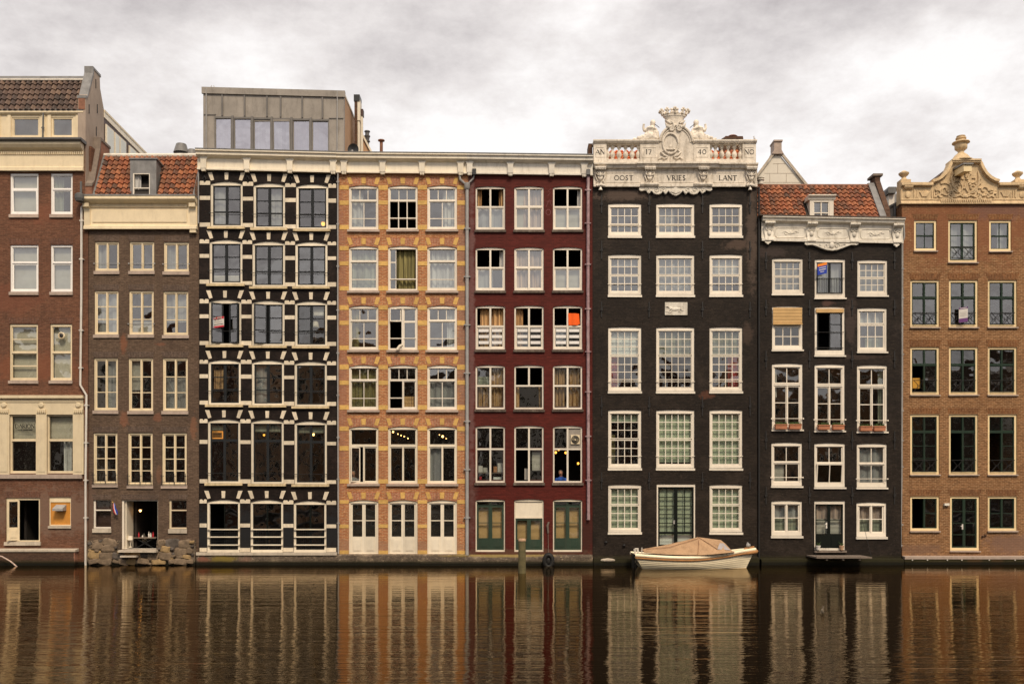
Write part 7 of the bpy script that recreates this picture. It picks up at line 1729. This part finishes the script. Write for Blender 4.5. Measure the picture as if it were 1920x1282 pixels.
def extra_mats():
    for n_, c in (('rubble_a', (.20, .145, .095)), ('rubble_b', (.31, .21, .10)), ('rubble_c', (.11, .09, .075))):
        plain(n_, c, .9, .3, 5, bump=.03, dirt=.8, dirtcol=(.035, .028, .02), streak=False)
    plain('boat_cream', (.80, .70, .50), .35, .05, 3, dirt=.18, dirtcol=(.40, .28, .14))
    plain('boat_rope', (.36, .17, .06), .8, .2, 8, dirt=.5)
    plain('canvas', (.42, .265, .15), .9, .14, 2.5, dirt=.65, dirtcol=(.20, .115, .06), bump=.05)
    plain('canvas_dark', (.30, .16, .085), .9, .1, 4)
    plain('cover_window', (.36, .33, .33), .25, .1, 4)
    plain('post_wood', (.12, .10, .045), .85, .35, 5, dirt=.8, dirtcol=(.05, .05, .02), bump=.015)
    plain('terracotta_pale', (.52, .33, .20), .8, .15, 6, dirt=.3)
    plain('tile_brown_plain', (.08, .05, .035), .8, .2, 5)
    plain('sign_ochre', (.48, .25, .03), .7, .1, 4)
    plain('blind_cream', (.60, .54, .43), .85, .08, 2, dirt=.15)
    plain('quay_stone', (.07, .065, .06), .85, .15, 1.5, bump=.01, dirt=.4)
    # water: brown canal, fine ripples
    m, b = newmat('water')
    tc = b.n('ShaderNodeTexCoord').outputs['Object']
    n1 = b.noise(tc, 1.5, 2.0, .5, sc=(.10, 1.3, 1)); n2 = b.noise(tc, 5.0, 3.0, .6, sc=(.15, 1.2, 1), loc=(3, 7, 0)); n3 = b.noise(tc, .22, 3, .5)
    sp = b.n('ShaderNodeSeparateXYZ'); b.nt.links.new(tc, sp.inputs[0])
    lee = b.rng(sp.outputs[1], -26.0, -4.0, 1.0, .30, True)   # the houses shelter the far side from the wind
    hgt = b.math('ADD', b.math('MULTIPLY', b.math('MULTIPLY', n1, WAVE[0]), lee), b.math('MULTIPLY', b.math('MULTIPLY', n2, WAVE[1]), lee))
    gust = b.rng(n3, .30, .70, .55, 1.25)
    n4 = b.noise(tc, 11.0, 2, .6, sc=(.5, 1.0, 1), loc=(8, 2, 0)); near = b.rng(sp.outputs[1], -26.0, -15.0, 1.0, 0.0, True)
    hgt = b.math('ADD', hgt, b.math('MULTIPLY', b.math('MULTIPLY', n4, .003), near))
    hgt = b.math('MULTIPLY', hgt, gust)
    bp = b.n('ShaderNodeBump', i_Strength=1.0, i_Distance=1.0); b.nt.links.new(hgt, bp.inputs['Height'])
    df = b.n('ShaderNodeBsdfDiffuse'); df.inputs[0].default_value = (.003, .002, .001, 1)
    gl = b.n('ShaderNodeBsdfGlossy', i_Roughness=.03); gl.inputs['Color'].default_value = (1.0, .83, .61, 1)
    fr = b.n('ShaderNodeFresnel', i_IOR=1.37)
    for nd in (df, gl, fr): b.nt.links.new(bp.outputs[0], nd.inputs['Normal'])
    mx = b.n('ShaderNodeMixShader'); b.nt.links.new(fr.outputs[0], mx.inputs[0]); b.nt.links.new(df.outputs[0], mx.inputs[1]); b.nt.links.new(gl.outputs[0], mx.inputs[2])
    b.out(mx.outputs[0])
WAVE = (.030, .013)

def world():
    w = bpy.data.worlds.new('World'); SC.world = w; w.use_nodes = True
    nt = w.node_tree; nt.nodes.clear()
    b = NB.__new__(NB); b.nt = nt
    el, az = math.radians(48), math.radians(200)
    sky = b.n('ShaderNodeTexSky', sky_type='NISHITA', sun_disc=False, sun_elevation=el, sun_rotation=az, air_density=1.0, dust_density=3.0)
    tc = b.n('ShaderNodeTexCoord').outputs['Generated']
    sx = b.n('ShaderNodeSeparateXYZ'); nt.links.new(tc, sx.inputs[0])
    z = b.math('ABSOLUTE', sx.outputs[2])
    den = b.math('ADD', z, .42)
    cv = b.n('ShaderNodeCombineXYZ')
    nt.links.new(b.math('DIVIDE', sx.outputs[0], den), cv.inputs[0]); nt.links.new(b.math('DIVIDE', sx.outputs[1], den), cv.inputs[1]); nt.links.new(b.math('MULTIPLY', z, 1.2), cv.inputs[2])
    v = cv.outputs[0]
    big = b.noise(v, 1.6, 8, .62, loc=SKYLOC, sc=(1, 1, 1.6))
    wn = b.noise(v, 4.4, 10, .66, loc=(4.2, 1.1, 0))
    f = b.math('ADD', b.math('MULTIPLY', big, .62), b.math('MULTIPLY', wn, .45))
    # heavier cloud high up to the right of the view, thinner veil lower down
    f = b.math('ADD', f, b.rng(sx.outputs[2], .25, .47, .02, -.045, True))
    rr = b.math('MULTIPLY', b.rng(sx.outputs[0], .15, .45, 0, 1, True), b.rng(sx.outputs[2], .38, .46, 0, 1, True))
    f = b.math('SUBTRACT', f, b.math('MULTIPLY', rr, .12))
    lf = b.rng(sx.outputs[0], -.38, -.02, 1, 0, True)
    f = b.math('SUBTRACT', f, b.math('MULTIPLY', lf, .012))
    cr = b.n('ShaderNodeValToRGB'); nt.links.new(f, cr.inputs[0]); e = cr.color_ramp.elements
    while len(e) < 4: e.new(.5)
    for i, (p_, c) in enumerate(((.40, (.30, .272, .262)), (.465, (.385, .355, .34)), (.53, (.475, .443, .423)), (.615, (.585, .56, .54)))): e[i].position = p_; e[i].color = c4(c)
    # an overcast sky is about three times as bright overhead as near the horizon
    lum = b.rng(sx.outputs[2], .42, 1.0, 1.0, ZEN, True)
    c = b.mix(1.0, cr.outputs[0], (10, 10, 10), 'MULTIPLY')
    sc_ = b.n('ShaderNodeVectorMath', operation='SCALE'); nt.links.new(c, sc_.inputs[0]); nt.links.new(lum, sc_.inputs['Scale'])
    c = b.mix(.90, sky.outputs[0], sc_.outputs[0])
    bg = b.n('ShaderNodeBackground', i_Strength=.09); nt.links.new(c, bg.inputs[0])
    o = b.n('ShaderNodeOutputWorld'); nt.links.new(bg.outputs[0], o.inputs[0])
    s = bpy.data.lights.new('sun', 'SUN'); s.energy = 1.5; s.angle = math.radians(14); s.color = (1.0, .83, .62)
    so = bpy.data.objects.new('sun', s); COL.objects.link(so)
    d = Vector((-.30, .80, -.95)); so.rotation_euler = d.to_track_quat('-Z', 'Y').to_euler(); so.location = (10, -30, 40)
SKYLOC = (3.0, 5.0, 1.0)
ZEN = 1.7

def ground():
    q = MB(); q.quad((-400, -38.6, 0), (400, -38.6, 0), (400, 60, 0), (-400, 60, 0))
    tag(q.build('canal_water', 'water'), 'brown rippled canal water mirroring the houses', None, None, 'structure')
    q = MB(); q.box(-400, 400, -400, -38.6, -1.5, .8); tag(q.build('quay_ground', 'quay_stone'), 'stone quay and street on the near bank', None, None, 'structure')

def main():
    mats(); extra_mats()
    ground(); world()
    house_left(); house_grey(); house_banded(); house_orange(); house_red(); house_parapet(); house_small_black(); house_gable(); house_rear(); opposite_trees()
    house_beyond('brown_brick_end_house', 'plain brown brick house continuing the row past the right edge', 1930, 2200, .6, 395, 'brick_brown')
    opposite_bank(); boat(); things()
    cam = bpy.data.cameras.new('camera'); co = bpy.data.objects.new('camera', cam); COL.objects.link(co)
    co.location = (0, -D, CH); co.rotation_euler = (math.radians(90), 0, 0)
    cam.sensor_fit = 'HORIZONTAL'; cam.sensor_width = 36; cam.lens = 36*F/1920; cam.shift_y = (HY-641)/1920; cam.clip_end = 2000; cam.clip_start = .5
    SC.camera = co
    SC.view_settings.view_transform = 'Standard'; SC.view_settings.look = 'None'; SC.view_settings.exposure = 1.08; SC.view_settings.gamma = 1.0
    SC.render.engine = 'CYCLES'
    SC.cycles.max_bounces = 6; SC.cycles.transparent_max_bounces = 12; SC.cycles.caustics_reflective = False; SC.cycles.caustics_refractive = False
    SC.render.resolution_x = 1024; SC.render.resolution_y = 683
main()
